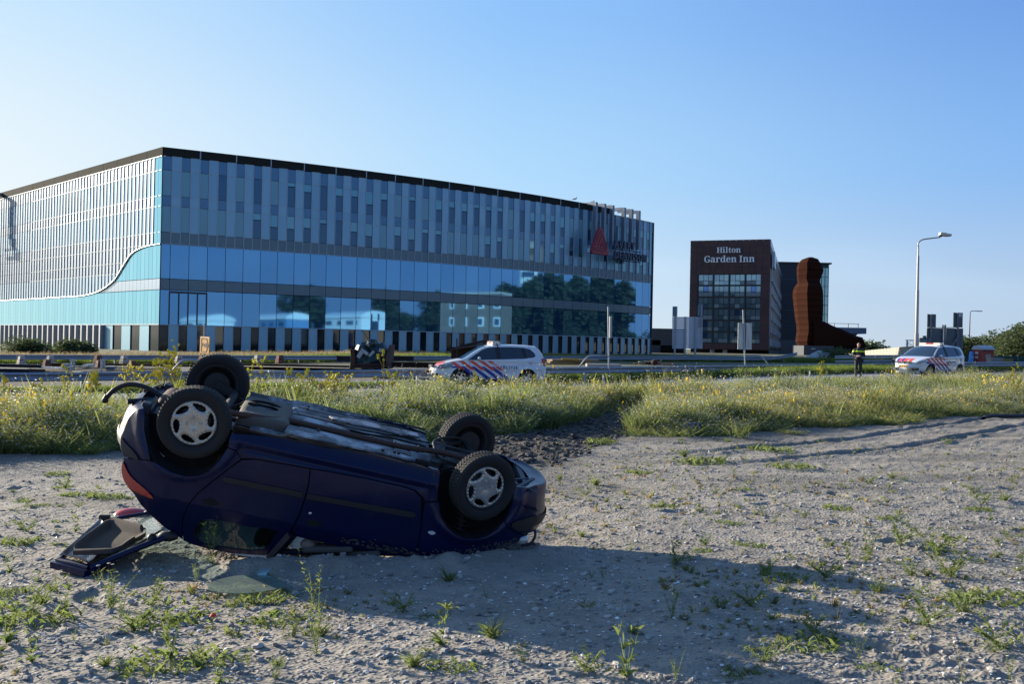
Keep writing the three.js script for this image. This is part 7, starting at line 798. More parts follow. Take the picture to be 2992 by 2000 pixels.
{ // flower strip between the sand and the road
  const r = rng(77), clumps = [];
  const make = (h, nb, white, yellow, dry) => { const L = new Leafy(); for (let i = 0; i < nb; i++) { const a = r() * 6.28, q = .24 * Math.sqrt(r()), b = [Math.cos(a) * q, 0, Math.sin(a) * q]; const pts = L.blade(b, r() * 6.28, .12 + .5 * r(), h * (.55 + .6 * r()), .006 + .009 * r(), green(r, dry), r, .18); if (r() < .6) { const m = pts[1 + (r() * 2 | 0)]; for (let k = 0; k < 3; k++) L.blade(m, r() * 6.28, .7 + .7 * r(), h * .22 * (.6 + r()), .008 + .008 * r(), green(r, dry), r, .5); } if (r() < white) L.flower([pts[3][0], pts[3][1] + .01, pts[3][2]], .012 + .009 * r(), WHI(r), r); else if (r() < yellow) { for (let k = 0; k < 2; k++) L.knob([pts[3][0] + .04 * (r() - .5), pts[3][1] - .03 * k, pts[3][2] + .04 * (r() - .5)], .014 + .012 * r(), YEL(r), r); } } return L.geo(); };
  const kinds = [make(.66, 44, .75, .03, .5), make(.62, 44, .6, .07, .7), make(.74, 38, .25, .12, .9), make(.56, 48, .15, .03, .3), make(.68, 42, .5, .03, 1.0)];
  const lists = kinds.map(() => []);
  for (let n = 0, tries = 0; n < 15500 && tries < 90000; tries++) {
    const s = -4 + 66 * Math.pow(r(), 1.15), e = meadowEdge(s), v = e - .5 + (25.9 - e + .5) * r() + roadShift(s) * .8, [x, z] = fromSV(s, v);
    const vr = v - roadShift(s); if (vr > 25.7) continue;
    const edge = sstep(e - .7, e + .9, v + 3.0 * (fbm(x * 1.1, z * 1.1, 3, 5) - .5)); if (r() > edge) continue;
    const sm = soilMask(x, z); if (sm > .3 && r() < .97) continue;
    if (Math.abs(x) > 1.05 - z * .62) continue;
    const patch = fbm(x * .35, z * .35, 2, 7), k = patch < .42 ? (r() < .6 ? 3 : 2) : patch < .56 ? (r() < .6 ? 1 : 4) : (r() < .65 ? 0 : 4);
    const low = (.20 + .80 * (1 - sstep(18.5, 24.5, vr))) * (.35 + .65 * sstep(e - .6, e + 1.8, v)) * (1 - .6 * sm);
    lists[k].push([x, z, low * (.55 + .6 * r()) * (.45 + 1.15 * fbm(x * .8, z * .8, 2, 17)) * (r() < .06 ? 1.5 : 1)]); n++; }
  kinds.forEach((g, k) => { const m = new THREE.InstancedMesh(g, leafMat, lists[k].length), q = new THREE.Object3D(), c = new THREE.Color(); lists[k].forEach(([x, z, h], i) => { q.position.set(x, groundH(x, z) - .02, z); q.rotation.set(.12 * (r() - .5), r() * 6.28, .12 * (r() - .5)); q.scale.set(1, h, 1); q.updateMatrix(); m.setMatrixAt(i, q.matrix); const d = .8 + .45 * r(), y = fbm(x * .2, z * .2, 2, 9); c.setRGB(d * (.85 + .5 * y), d * (.9 + .25 * y), d); m.setColorAt(i, c); }); stuff(m, 'meadow_flowers', ['white mayweed and green stalks of the flower strip', 'white and yellow flowers mixed in the strip', 'dry yellow stalks in the flower strip', 'low green leaves of the flower strip', 'pale straw and white flowers in the strip'][k]); });

  // bright grass on the far verge, under the near guard rail and beside the depot
  const tuft = (h, nb, col) => { const L = new Leafy(); for (let i = 0; i < nb; i++) { const a = r() * 6.28, q = .2 * Math.sqrt(r()); L.blade([Math.cos(a) * q, 0, Math.sin(a) * q], r() * 6.28, .1 + .4 * r(), h * (.5 + .7 * r()), .008 + .008 * r(), col(r), r, .25); } return L.geo(); };
  const bright = q => { const k = .8 + .5 * q(); return [.15 * k, .205 * k, .04 * k]; }, straw = q => { const k = .7 + .6 * q(); return [.24 * k, .20 * k, .12 * k]; };
  const plant = (geo, n, pick, name, label) => { const m = new THREE.InstancedMesh(geo, leafMat, n), q = new THREE.Object3D(), c = new THREE.Color(); for (let i = 0; i < n; i++) { const [x, y, z, h, w = 1] = pick(); q.position.set(x, y, z); q.rotation.set(0, r() * 6.28, 0); q.scale.set(w, h, w); q.updateMatrix(); m.setMatrixAt(i, q.matrix); const d = .75 + .5 * r(); c.setRGB(d, d, d); m.setColorAt(i, c); } stuff(m, name, label); };
  plant(tuft(.52, 40, bright), 6500, () => { const s = r() < .25 ? 5 + 26 * r() : 30 + 48 * r(), w = s < 31 ? .5 : 3.2, v = 29.85 + w * r() + roadShift(s), [x, z] = fromSV(s, v); return [x, groundBase(x, z) - .02, z, (s < 31 ? .5 : .9) * (.6 + .7 * r())]; }, 'verge_grass', 'bright green grass along the far road edge');
  plant(tuft(.55, 40, straw), 3000, () => { const t = r(), px = -60 + 1950 * t; const base = at(px, 1040, lerpAt(RAILFAR, px) + 4 + 9 * r()); const y = groundBase(base.x, base.z); return [base.x, y, base.z, .6 + .7 * r(), 1.4]; }, 'dry_grass', 'dry straw coloured grass in front of the office building');
  plant(tuft(.5, 30, bright), 2600, () => { const px = -60 + 2700 * r(); const base = at(px, 1040, lerpAt(RAILFAR, px) + .6 + 5 * r()); return [base.x, groundBase(base.x, base.z), base.z, .6 + .8 * r(), 1.5]; }, 'depot_grass', 'dark green weeds under the far guard rail');
}

// tall flowering mustard standing above the strip
function mustard(seed, h, spread, n, leafy, label, px, py, d, turn = 0) {
  const r = rng(seed), p = at(px, py, d), y = groundH(p.x, p.z), t = thing('mustard_plant', label, 'plant', [p.x, y, p.z], turn, 'tall mustard plants');
  const S = new Leafy(), F = new Leafy(), L = new Leafy(); const brown = () => [.13, .12, .06];
  const fl = q => { if (r() < .12) return; for (let k = 0; k < 1 + r() * 1.7; k++) F.knob([q[0] + .03 * (r() - .5), q[1] + .03 * (r() - .4), q[2] + .03 * (r() - .5)], .026 + .020 * r() * r(), YEL(r), r); };
  const twig = (a, az, lean, len, w, lev) => { const m = [a[0] + Math.sin(az) * Math.sin(lean) * len, a[1] + Math.cos(lean) * len, a[2] + Math.cos(az) * Math.sin(lean) * len]; S.stem(a, m, w, brown()); if (!lev) return fl(m); const k = 2 + (r() * 2.5 | 0); for (let i = 0; i < k; i++) { const f = i ? .35 + .65 * r() : 1, q = a.map((c, j) => c + (m[j] - c) * f); twig(q, az + (r() - .5) * 2.4, Math.max(.05, lean * .5 + (r() - .35) * .7), len * (.35 + .3 * r()), w * .6, lev - 1); } };
  const rad0 = .10 * Math.sqrt(n) * spread * 1.15; let top = 0;
  for (let i = 0; i < n; i++) { const hh = h * (i ? .55 + .45 * r() : 1), a0 = r() * 6.28, rr = rad0 * Math.sqrt(r()); let p0 = [Math.cos(a0) * rr, 0, Math.sin(a0) * rr], lean = .10 * (r() - .3) * spread, az = a0; const steps = 5; for (let k = 0; k < steps; k++) { const L0 = hh / steps * (1 - .05 * k), q = [p0[0] + Math.cos(az) * Math.sin(lean) * L0, p0[1] + Math.cos(lean) * L0, p0[2] + Math.sin(az) * Math.sin(lean) * L0]; S.stem(p0, q, .008 * (1 - k * .15), brown()); if (k > 0) for (let b = 0; b < 2; b++) if (r() < .85) twig(p0.map((c, j) => c + (q[j] - c) * r()), r() * 6.28, .45 + .5 * r(), hh * (.13 + .12 * r()) * (1.25 - k * .12) * spread, .005, 1); p0 = q; lean += .12 * (r() - .4); } fl(p0); twig(p0, az, .1, hh * .08, .003, 1); top = Math.max(top, p0[1] + hh * .1); }
  const sc = h / top;
  for (let i = 0; i < leafy; i++) { const a = r() * 6.28, q = .16 * n * .5 * Math.sqrt(r()); L.blade([Math.cos(a) * q, h * .55 * r() * r(), Math.sin(a) * q], r() * 6.28, .3 + .8 * r(), .1 + .16 * r(), .012 + .012 * r(), green(r, .4), r, .4); }
  part('stem', S.geo(), leafMat, t); part('flower_head', F.geo(), petalMat, t).userData.kind = 'stuff'; if (leafy) part('foliage', L.geo(), leafMat, t);
  t.scale.set(1, sc, 1); return t;
}
const MU = [
  [480, 1178, 24.5, 1.45, 1.25, 9, 240, 'broad yellow mustard bush in front of the yellow parking sign'],
  [560, 1185, 23, 1.15, 1.1, 5, 130, 'yellow mustard plant just above the raised rear wheels'],
  [395, 1170, 26, .95, 1.1, 5, 120, 'yellow mustard plant left of the broad bush'],
  [262, 1165, 26.5, .75, 1, 4, 80, 'small mustard plant above the car tow bar'],
  [205, 1168, 26.5, .82, 1, 3, 60, 'small yellow mustard beside the grey rail post at left'],
  [100, 1166, 27, .5, 1, 2, 40, 'lone small mustard near the left end of the road'],
  [12, 1172, 25.5, .62, 1, 2, 40, 'yellow mustard cut by the left picture edge'],
  [752, 1192, 22.5, 1.28, .8, 2, 30, 'slim mustard stalk right of the rear wheels'],
  [858, 1200, 22, 1.15, .9, 3, 60, 'slender mustard stalk behind the car underbody'],
  [935, 1190, 24, 1.05, 1.3, 8, 260, 'bushy mustard with pale leaves behind the car underbody'],
  [1010, 1192, 24, .95, 1.2, 5, 120, 'yellow mustard clump left of the tall forked stalk'],
  [1116, 1235, 20.5, 1.62, .95, 2, 20, 'tall forked mustard stalk before the dark green wreckage'],
  [1200, 1165, 27.5, .62, 1.2, 4, 80, 'low mustard left of the nearer police car'],
  [1290, 1160, 29, .72, 1.2, 4, 90, 'low mustard at the front bumper of the nearer police car'],
  [1378, 1150, 32, .75, 1.2, 5, 90, 'mustard covering the front wheel of the nearer police car'],
  [1450, 1148, 33, .55, 1.2, 5, 90, 'low mustard below the striped doors of the police car'],
  [1560, 1147, 34, .62, 1.2, 5, 90, 'low mustard at the rear wheel of the nearer police car'],
  [1680, 1148, 33, .62, 1.2, 5, 90, 'yellow mustard just right of the nearer police car'],
  [1745, 1146, 34, .6, 1.1, 3, 60, 'yellow mustard at the foot of the thin sign pole'],
  [2395, 1120, 48, .95, 1.1, 3, 40, 'thin mustard before the rust brown seated figure'],
  [2840, 1128, 42, .75, 1.2, 5, 90, 'mustard at the rear of the farther police car'],
  [2893, 1130, 42, .85, 1.2, 6, 120, 'mustard below the red portable cabin'],
  [2965, 1136, 38, 1.55, .95, 4, 60, 'tall mustard at the right picture edge'],
];
MU.forEach(([px, py, d, h, sp, n, lf, label], i) => mustard(900 + i * 17, h, sp, n, lf, label, px, py, d, i * 1.3));

// poppies
{ const r = rng(404), red = std(.62, .055, .02, .7);
  const P = [[310, 1200, 21.5, 'red poppy in the flower strip left of the car'], [800, 1153, 27, 'left one of two red poppies above the car underbody'], [816, 1155, 27, 'right one of two red poppies above the car underbody'], [936, 1128, 29, 'red poppy high in the mustard behind the car'], [1182, 1152, 29, 'red poppy near the road edge left of the police car'], [2684, 1103, 50, 'red poppy before the farther police car'], [622, 1862, 6.7, 'single red poppy on the sand in front of the car']];
  P.forEach(([px, py, d, label]) => { const p = at(px, py, d), y0 = groundH(p.x, p.z), t = thing('poppy', label, 'flower', [p.x, y0, p.z]); const h = Math.max(.08, p.y - y0), s = d < 10 ? .022 : .05, L = new Leafy(); L.stem([0, 0, 0], [0, h, 0], .004, [.1, .14, .04]); part('stem', L.geo(), leafMat, t); const pet = []; for (let i = 0; i < 4; i++) { const g = new THREE.SphereGeometry(s, 6, 4, 0, 1.7, .3, 1.2); g.rotateY(i * 1.57 + .3 * r()); g.translate(0, h, 0); pet.push(g); } part('petal', mg(pet), red, t); }); }

// single weeds on the sand
function weedGeo(kind, r) { const L = new Leafy(), green = (q, d) => greenOf(q, d).map(c => c * .9);
  if (kind === 'tuft') for (let i = 0; i < 70; i++) L.blade([.05 * (r() - .5), 0, .05 * (r() - .5)], r() * 6.28, .15 + .9 * r(), .10 + .12 * r(), .0035 + .003 * r(), green(r, .5), r, .35);
  if (kind === 'leafy') for (let s = 0; s < 9; s++) { const az = r() * 6.28, pts = L.blade([.02 * (r() - .5), 0, .02 * (r() - .5)], az, .3 + .7 * r(), .14 + .1 * r(), .003, green(r, .2), r, .15); for (let k = 0; k < 14; k++) { const f = r() * 2.9, i = f | 0, q = pts[i].map((c, j) => c + (pts[i + 1][j] - c) * (f - i)); L.blade(q, az + (r() - .5) * 3.2, .4 + 1.0 * r(), .03 + .045 * r(), .006 + .006 * r(), green(r, .35), r, .5); } }
  if (kind === 'upright') for (let s = 0; s < 4; s++) { const az = r() * 6.28, pts = L.blade([.02 * (r() - .5), 0, .02 * (r() - .5)], az, .05 + .25 * r(), .28 + .16 * r(), .0035, green(r, .4), r, .06); for (let k = 0; k < 26; k++) { const f = r() * 2.95, i = f | 0, q = pts[i].map((c, j) => c + (pts[i + 1][j] - c) * (f - i)); L.blade(q, r() * 6.28, .5 + .8 * r(), .025 + .05 * r() * (1 - f / 4), .003 + .005 * r(), green(r, .5), r, .4); } }
  if (kind === 'daisy') for (let s = 0; s < 8; s++) { const az = r() * 6.28, pts = L.blade([.04 * (r() - .5), 0, .04 * (r() - .5)], az, .1 + .45 * r(), .2 + .16 * r(), .003, green(r, .3), r, .08); for (let k = 0; k < 22; k++) { const f = r() * 2.6, i = f | 0, q = pts[i].map((c, j) => c + (pts[i + 1][j] - c) * (f - i)); L.blade(q, r() * 6.28, .5 + .9 * r(), .025 + .04 * r(), .003 + .003 * r(), green(r, .4), r, .3); } if (r() < .75) { L.flower(pts[3], .011 + .004 * r(), WHI(r), r); L.knob([pts[3][0], pts[3][1] + .004, pts[3][2]], .004, [.6, .45, .04], r); } }
  if (kind === 'broad') { for (let s = 0; s < 9; s++) L.blade([0, .01, 0], r() * 6.28, .4 + .6 * r(), .09 + .07 * r(), .014 + .010 * r(), green(r, .2), r, .5); for (let s = 0; s < 4; s++) { const pts = L.blade([0, 0, 0], r() * 6.28, .1 + .2 * r(), .2 + .1 * r(), .004, green(r, .3), r, .05); for (let k = 0; k < 7; k++) L.blade(pts[1 + (r() * 3 | 0)], r() * 6.28, .4 + .7 * r(), .05 + .05 * r(), .008 + .008 * r(), green(r, .3), r, .4); if (r() < .3) L.knob(pts[3], .010, YEL(r), r); } }
  if (kind === 'stalk') { for (let s = 0; s < 4; s++) { const pts = L.blade([.02 * (r() - .5), 0, .02 * (r() - .5)], r() * 6.28, .1 + .25 * r(), .26 + .2 * r(), .0025, [.2, .18, .07], r, .08); L.knob(pts[3], .006, r() < .4 ? YEL(r) : [.2, .19, .07], r); } for (let i = 0; i < 22; i++) L.blade([.03 * (r() - .5), 0, .03 * (r() - .5)], r() * 6.28, .3 + .9 * r(), .06 + .07 * r(), .003, green(r, .6), r, .4); }
  if (kind === 'mat') for (let i = 0; i < 110; i++) { const a = r() * 6.28, q = .14 * Math.sqrt(r()); L.blade([Math.cos(a) * q, 0, Math.sin(a) * q * .6], r() * 6.28, .3 + .9 * r(), .03 + .035 * r(), .004 + .004 * r(), green(r, .4), r, .5); }
  return L.geo(); }
{ const r = rng(1234), lib = {}; for (const k of ['tuft', 'leafy', 'upright', 'daisy', 'broad', 'stalk', 'mat']) lib[k] = [0, 1, 2].map(() => weedGeo(k, r));
  const H0 = { tuft: .2, leafy: .2, upright: .4, daisy: .33, broad: .28, stalk: .42, mat: .06 };
  const weed = (kind, px, py, hpx, label, group) => { const p = gp(px, py), d = -p.z, y = groundH(p.x, p.z), m = solo('weed', lib[kind][(r() * 3) | 0], leafMat, label, 'plant', group); m.position.set(p.x, y - .005, p.z); const k = 1.4 * hpx * d / FOCAL / H0[kind]; m.scale.set(Math.max(1.05 * k, .5), k, Math.max(1.05 * k, .5)); m.rotation.y = r() * 6.28; return m; };
  // the ones that stand out: kind, foot pixel, height in photo pixels, label
  const W = [
    ['daisy', 325, 1760, 105, 'tall white daisy plant in front of the fallen tailgate'], ['daisy', 95, 1790, 110, 'white daisy clump left of the tailgate'], ['upright', 355, 1790, 70, 'feathery green weed right of the tall daisy'],
    ['broad', 185, 1780, 75, 'broad yellow green leaves between the two daisy clumps'], ['broad', 20, 1880, 100, 'leafy weed cut by the left picture edge'], ['upright', 625, 1650, 150, 'thin weed with a yellow bud before the rear car window'],
    ['stalk', 905, 1640, 105, 'thin stalk under the car doors'], ['upright', 915, 1770, 120, 'white flowered stalk right of the broken pane'], ['upright', 930, 1915, 150, 'tall green stem below the white flowered stalk'],
    ['broad', 500, 1925, 120, 'bushy weed with forked stems left of the red poppy'], ['daisy', 590, 1945, 70, 'small daisy weed below the red poppy'], ['broad', 380, 1985, 75, 'bright broad leaved weed at the bottom left'],
    ['mat', 495, 1810, 45, 'ferny green mat above the forked weed'], ['leafy', 395, 1835, 55, 'leafy weed with a yellow flower beside the ferny mat'], ['stalk', 310, 1870, 85, 'weed with two yellow flower heads at lower left'],
    ['mat', 775, 1745, 32, 'low green mat just below the broken pane'], ['daisy', 805, 1985, 60, 'white daisies at the bottom edge'], ['broad', 640, 1995, 60, 'bright weed at the bottom edge right of the poppy'],
    ['leafy', 1180, 1795, 50, 'dark weed inside the car shadow below the front door'], ['tuft', 1310, 1700, 45, 'dark grass patch in the shadow under the front wing'], ['tuft', 1440, 1875, 60, 'broad grass tuft in the middle of the car shadow'],
    ['stalk', 1420, 1755, 65, 'thin weed with white flowers in the car shadow'], ['broad', 1290, 1900, 90, 'yellow green weed on the lower border of the car shadow'], ['tuft', 1850, 1855, 32, 'round green tuft in the right half of the car shadow'],
    ['upright', 1962, 1820, 90, 'single upright stem in the right half of the car shadow'], ['daisy', 1530, 1945, 55, 'daisies on the sunlit sand below the car shadow'], ['leafy', 1715, 1970, 60, 'spreading weed below the car shadow'],
    ['broad', 1830, 1990, 100, 'bent leafy weed at the bottom centre right'], ['upright', 1975, 1995, 70, 'pale weed at the bottom right of centre'], ['tuft', 1210, 1955, 55, 'grassy tuft with fine stalks below the shadow border'],
    ['leafy', 2060, 1595, 28, 'dark weed where the shadow meets the sunlit sand'], ['upright', 2540, 1640, 92, 'upright bushy weed, tallest on the right sand'], ['leafy', 2625, 1605, 62, 'leafy dark weed right of the tallest one'],
    ['leafy', 2740, 1630, 72, 'bushy weed with a long shadow to its right'], ['leafy', 2775, 1690, 62, 'round leafy weed in the middle right'], ['leafy', 2660, 1685, 40, 'dense low weed left of the round leafy one'],
    ['broad', 2480, 1645, 40, 'weed with yellowing leaves in a shadow tip'], ['leafy', 2410, 1700, 42, 'green weed between two shadow fingers'], ['upright', 2490, 1698, 45, 'pale twin weed between the shadow fingers'],
    ['leafy', 2570, 1740, 40, 'low weed beyond the end of the shadow'], ['leafy', 2700, 1835, 78, 'big many stemmed weed with a dark shadow'], ['leafy', 2810, 1800, 58, 'wide weed at right of the many stemmed one'],
    ['stalk', 2440, 1855, 80, 'grass tuft with long fine stalks in the lower right'], ['leafy', 2390, 1880, 40, 'low green rosette in the lower right'], ['leafy', 2230, 1930, 60, 'dark fern like weed at the shadow border'],
    ['leafy', 2190, 1780, 50, 'dark spreading weed inside the right end of the shadow'], ['leafy', 2100, 1785, 36, 'dark flat weed inside the right end of the shadow'], ['upright', 2508, 1925, 70, 'single feathery seedling in the lower right'],
    ['leafy', 2920, 1905, 80, 'dense weed near the lower right corner'], ['stalk', 2810, 2000, 110, 'mustard seedling with a yellow flower at the bottom right'], ['stalk', 2620, 1998, 75, 'pale dry stalk at the bottom right'],
    ['upright', 2950, 1990, 75, 'thin stem in the lower right corner'], ['leafy', 2845, 1440, 26, 'flat dark weed far out on the right sand'], ['leafy', 2870, 1478, 34, 'round dark weed just below the far flat one'],
    ['broad', 2890, 1530, 28, 'small cabbage like weed at the right'], ['leafy', 2350, 1518, 20, 'low weed beside a hollow in the sand'], ['mat', 2290, 1700, 26, 'bright flat mat at the right border of the shadow'],
    ['tuft', 2285, 1740, 26, 'faint grass tuft in the shadow below the bright mat'], ['broad', 220, 1560, 40, 'broad leaved weed left of the fallen tailgate'], ['mat', 40, 1590, 26, 'low green weed at the left picture edge'],
    ['mat', 320, 1458, 22, 'small weed left of the red tail lamp'], ['upright', 575, 1690, 60, 'dry brown weed before the rear window'], ['tuft', 850, 1200, 1, ''],
  ].filter(w => w[4]);
  W.forEach(w => weed(...w, undefined));
  const kinds = ['leafy', 'tuft', 'mat', 'upright', 'broad', 'stalk'];
  for (let i = 0; i < 240; i++) { let px, py; if (i < 110) { px = 1600 + 1392 * r(); py = 1290 + 400 * Math.pow(r(), 1.3); } else if (i < 160) { px = (i % 2 ? 1000 : 2992) * r(); py = 1690 + 300 * r(); } else { px = 20 + 520 * r(); py = 1370 + 330 * r(); } if (px > 250 && px < 1620 && py < 1680) continue; const p = gp(px, py); if (toV(p.x, p.z) > meadowEdge(toS(p.x, p.z)) - .6) continue; const kd = kinds[(r() * 6) | 0], adj = { leafy: 'small leafy weed', tuft: 'small grass tuft', mat: 'low flat green mat', upright: 'thin upright seedling', broad: 'small broad leaved weed', stalk: 'small weed with a dry stalk' }[kd];
    const place = i >= 160 ? (py < 1480 ? 'on the sand between the tailgate and the flower strip' : px < 130 ? 'on the sand at the left picture edge' : 'on the sand beside the fallen tailgate') : i >= 110 ? (px < 500 ? 'in the lower left corner' : px < 1000 ? 'below the rear of the car' : px < 1500 ? 'at the bottom below the car shadow' : px < 2000 ? 'inside the right part of the car shadow' : px < 2500 ? 'at the shadow tips in the lower right' : 'in the lower right corner') : py < 1350 ? (px < 2100 ? 'near the flower strip right of the churned soil' : px < 2600 ? 'near the flower strip by the pale can' : 'near the flower strip at the right edge') : py < 1450 ? (px < 2100 ? 'on the open sand right of the front wheels' : px < 2600 ? 'on the open sand in the middle right' : 'on the open sand at far right') : px < 2100 ? 'just above the car shadow' : px < 2600 ? 'above the shadow tips' : 'among the bushy weeds at right';
    weed(kd, px, py, (9 + 28 * r() * r()) * (py > 1650 ? 1.9 : 1), adj + ' ' + place, 'small weeds scattered over the sand'); }
}

{ // tiny seedlings and stubble all over the sand
  const r = rng(4321), L = new Leafy(); for (let i = 0; i < 14; i++) L.blade([.02 * (r() - .5), 0, .02 * (r() - .5)], r() * 6.28, .2 + .9 * r(), .03 + .03 * r(), .003 + .003 * r(), greenOf(r, .8), r, .4);
  const spots = []; while (spots.length < 2600) { const d = 4.4 * Math.pow(5.5, Math.pow(r(), .9)), a = (r() - .5) * 1.15, x = Math.tan(a) * d, z = -d; if (toV(x, z) > meadowEdge(toS(x, z)) - .1) continue; const p = fbm(x * .5, z * .5, 3, 88) + (x > 1.2 ? .06 : 0) + (x < -1 && d < 7 ? .08 : 0); if (p < .47 + .12 * r()) continue; if (x > -4 && x < .6 && z < -7.8 && z > -10.5) continue; spots.push([x, z]); }
  const m = new THREE.InstancedMesh(L.geo(), leafMat, spots.length), q = new THREE.Object3D(), c = new THREE.Color(); spots.forEach(([x, z], i) => { q.position.set(x, groundH(x, z) - .004, z); q.rotation.set(0, r() * 6.28, 0); const s = .5 + 1.3 * r() * r(); q.scale.set(s, s * (.7 + .8 * r()), s); q.updateMatrix(); m.setMatrixAt(i, q.matrix); const k = .6 + .6 * r(), d = r() < .3 ? 1 : 0; c.setRGB(k * (1 + .5 * d), k, k * (1 + .3 * d)); m.setColorAt(i, c); }); stuff(m, 'seedlings', 'tiny seedlings and stubble scattered over the sand'); }
// ---------------------------------------------------------------- trees, bushes and what the glass front mirrors
function crownGeo(seed, h, w, n, leaf, shape = 0) { const r = rng(seed), L = new Leafy(), lobes = []; const nl = shape === 1 ? 9 : 16; for (let i = 0; i < nl; i++) { const v = r(), a = r() * 6.28, rr = shape === 1 ? .35 : .75; const env = shape === 1 ? Math.sin(Math.PI * Math.min(1, .12 + v * .86)) : Math.sqrt(Math.max(.05, 1 - Math.pow(2 * v - 1, 2))); lobes.push([Math.cos(a) * w * .5 * rr * env * Math.sqrt(r()), h * (.12 + .80 * v), Math.sin(a) * w * .5 * rr * env * Math.sqrt(r()), w * (shape === 1 ? .30 : .20 + .12 * r()), r()]); } lobes.push([0, h * .5, 0, w * .33, .5]);
  for (let i = 0; i < n; i++) { const q = lobes[(r() * lobes.length) | 0], a = r() * 6.28, b = Math.acos(2 * r() - 1), k = q[3] * (.55 + .55 * Math.sqrt(r())), c = [q[0] + k * Math.sin(b) * Math.cos(a), q[1] + k * Math.cos(b) * .85, q[2] + k * Math.sin(b) * Math.sin(a)]; const s = leaf * (.6 + .8 * r()), t = r() * 6.28, u = r() * 2 - 1, g = .7 + .35 * q[4] + .35 * r(); const col = [.075 * g, .105 * g, .034 * g]; const e1 = [Math.cos(t) * s, u * s * .5, Math.sin(t) * s], e2 = [-Math.sin(t) * s * .6, .6 * s * r(), Math.cos(t) * s * .6]; const A = [c[0] - e1[0], c[1] - e1[1], c[2] - e1[2]], B = [c[0] + e2[0], c[1] + e2[1], c[2] + e2[2]], D = [c[0] + e1[0], c[1] + e1[1], c[2] + e1[2]], E = [c[0] - e2[0], c[1] - e2[1], c[2] - e2[2]]; L.tri(A, B, D, col); L.tri(A, D, E, col); } return L.geo(); }
const bark = std(.07, .055, .04, .95);
function treeAt(name, label, x, z, h, w, seed, n, leaf, shape = 0, group, y0) { const y = y0 ?? groundBase(x, z), t = thing(name, label, 'tree', [x, y, z], seed, group), r = rng(seed); part('crown', crownGeo(seed, h * .92, w, n, leaf, shape), leafMat, t).position.y = h * .08; const tr = [rod(V(0, 0, 0), V(0, h * .45, 0), w * .035, w * .02)]; for (let i = 0; i < 4; i++) { const a = r() * 6.28; tr.push(rod(V(0, h * (.2 + .06 * i), 0), V(Math.cos(a) * w * .28, h * (.5 + .08 * i), Math.sin(a) * w * .28), w * .016, w * .006, 6)); } part('trunk', mg(tr), bark, t); return t; }
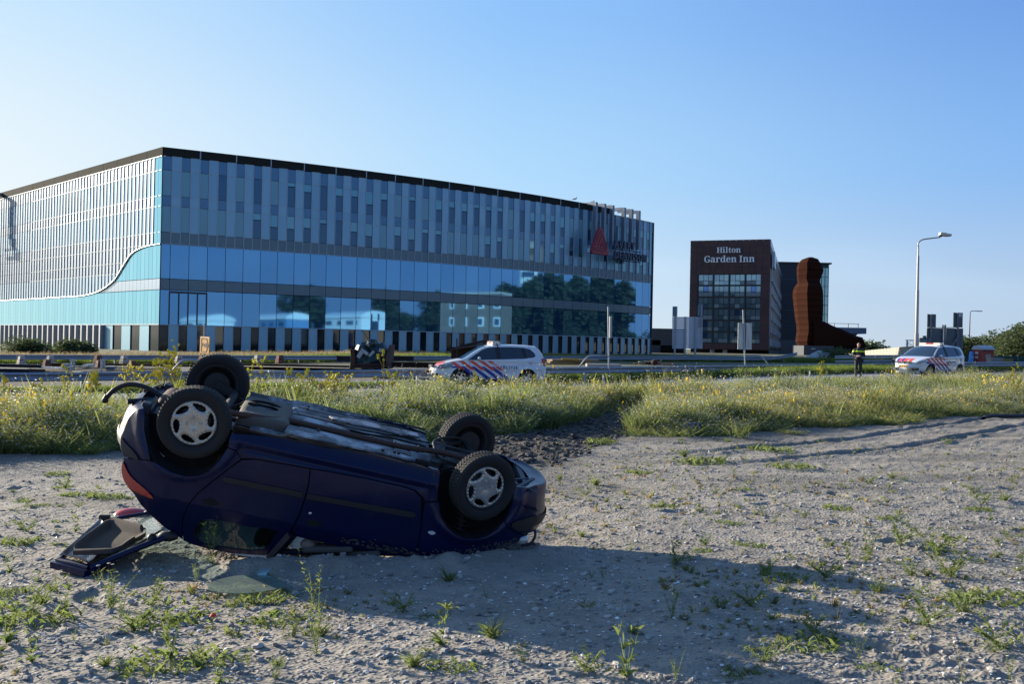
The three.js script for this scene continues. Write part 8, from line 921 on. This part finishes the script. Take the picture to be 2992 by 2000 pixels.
{ const T = [[2822, 1008, 165, 6, 'small round tree between the sign back and the red cabin'], [2846, 1012, 185, 6, 'tree crown behind the red cabin roof'], [2908, 1006, 175, 7, 'broad dark tree right of the red cabin'], [2934, 1001, 165, 7, 'dark tree behind the gantry leg'], [2966, 993, 150, 8, 'tall tree near the right edge'], [2992, 981, 140, 8.5, 'tallest tree at the right picture edge'], [3030, 978, 140, 8, 'tree just beyond the right picture edge'], [2538, 1015, 420, 14, 'far round tree above the pale barrier'], [2517, 1020, 420, 11, 'small far tree beside the officer head']];
  T.forEach(([px, py, D, w, lab], i) => { const p = at(px, py, D), y = groundBase(p.x, p.z); treeAt('tree', lab, p.x, p.z, p.y - y, w * 1.15, 40 + i, D > 300 ? 900 : 7000, D > 300 ? .7 : .2, 0, undefined, y); });
  const B = [[60, 1004, 86, 3.2, 'left part of the wide green bush at the side facade'], [105, 1006, 86, 3.2, 'right part of the wide green bush at the side facade'], [205, 1017, 84, 2.6, 'smaller green bush left of the dark base panes'], [245, 1018, 84, 2.4, 'low green bush before the first dark base panes'], [2465, 1048, 118, 4, 'dark bush under the knees of the seated figure'], [2432, 1056, 112, 3, 'small dark bush beside the white tarpaulin']];
  B.forEach(([px, py, D, w, lab], i) => { const p = at(px, py, D), y = groundBase(p.x, p.z), t = thing('bush', lab, 'bush', [p.x, y, p.z], i); const g = crownGeo(300 + i, Math.max(.9, p.y - y), w, 2600, .1); part('foliage', g, leafMat, t); part('stem', mg([0, 1, 2].map(k => rod(V(0, 0, 0), V((k - 1) * w * .2, (p.y - y) * .5, .1), .03, .015))), bark, t); });
  // off to the right, seen only mirrored in the office glass: poplars, a brick house, a white tower, parked lorries
  const r = rng(909); const protoA = treeAt('poplar_tree', 'tall dark tree mirrored in the right end of the glass front', 118, -112, 17.5, 12, 71, 3600, .75, 0, 'trees mirrored in the office glass', 0), protoB = treeAt('poplar_tree', 'slender poplar mirrored in the left of the glass front', 128, -40, 11, 4.5, 72, 1200, .5, 1, 'trees mirrored in the office glass', 0);
  [[112, -120, .95], [116, -126, 1.05], [110, -131, .8], [118, -137, 1.1], [113, -142, .9], [120, -147, 1.05], [112, -152, .9], [121, -157, 1.0], [115, -163, 1.15], [124, -169, 1.0], [118, -175, 1.1], [128, -132, 1.2], [130, -150, 1.2], [132, -164, 1.25], [130, -118, 1.0], [136, -70, .6]].forEach(([x, z, s], i) => { const c = copyOf(protoA, 'poplar_tree', 'tall dark tree mirrored in the right end of the glass front', [x, 0, z], i * 1.7); c.scale.setScalar(s); });
  for (let i = 0; i < 22; i++) { const x = 135 + 30 * r(), z = -66 + 92 * (i / 22) + 3 * r(); const c = copyOf(r() < .3 ? protoA : protoB, 'poplar_tree', 'slender poplar mirrored in the left of the glass front', [x, 0, z], r() * 6); const s = .55 + .55 * r(); c.scale.set(s * 1.3, s, s * 1.3); }
  const grp = o => { o.userData.group = 'buildings mirrored in the office glass'; return o; };
  { const t = grp(thing('brick_house', 'grey brown brick house mirrored in the middle of the glass front', 'house', [108, 0, -100], -1.35)); const bm = std(.20, .165, .14, .9, 0, { map: grime }), wf = std(.75, .75, .73, .6); part('wall', box(30, 13, 12, 0, 6.5, 0), bm, t); part('roof', box(30.6, .5, 12.6, 0, 13.2, 0), std(.4, .36, .33, .8), t); for (let k = 0; k < 3; k++) for (let i = 0; i < 6; i++) { part('window_frame', box(1.7, 2.0, .2, -12 + i * 4.8, 3 + k * 3.9, 6.05), wf, t); part('window_pane', box(1.1, 1.4, .2, -12 + i * 4.8, 3 + k * 3.9, 6.12), glassDeep[0], t); } }
  { const t = grp(thing('white_tower', 'white balconied tower mirrored right of the brick house', 'building', [185, 0, -120], -1.35)); part('wall', box(12, 32, 12, 0, 16, 0), std(.66, .66, .64, .7), t); for (let k = 0; k < 9; k++) part('window_row', box(11, 1.6, .3, 0, 3 + k * 3.3, 6.05), glassDeep[1], t); part('sign', box(3, 1.4, .3, 2, 30, 6.1), stripeBlue, t); }
  for (let i = 0; i < 3; i++) { const t = thing('warehouse_building', ['white low warehouse mirrored at the left of the glass front', 'white low warehouse mirrored left of the brick house', 'white low warehouse with blue wall mirrored in between'][i], 'building', [[82, 0, 6], [100, 0, -52], [92, 0, -24]][i], -1.25 + .1 * i); grp(t); const h = [6.2, 7.4, 6.8][i], wm = std(.62, .64, .64, .6); part('wall', box(24, h, 10, 0, h / 2, 0), i === 2 ? std(.1, .2, .34, .5) : wm, t); part('roof', (() => { const g = new THREE.CylinderGeometry(5.4, 5.4, 24.6, 16, 1, false, 0, Math.PI); g.rotateZ(Math.PI / 2); g.scale(1, .3, 1); g.translate(0, h, 0); return g; })(), wm, t); for (let k = 0; k < 5; k++) { part('door', box(3, 4, .3, -9.5 + k * 4.8, 2, 5.05), k % 2 ? stripeBlue : glassDeep[0], t); part('window_pane', box(2.4, .9, .3, -9.5 + k * 4.8, h - 1.1, 5.05), glassDeep[1], t); } }
  treeAt('tree', 'low dark tree mirrored in the side facade', -120, -60, 7, 8, 73, 700, .6, 0, undefined, 0);
}
renderer.render(scene, camera);
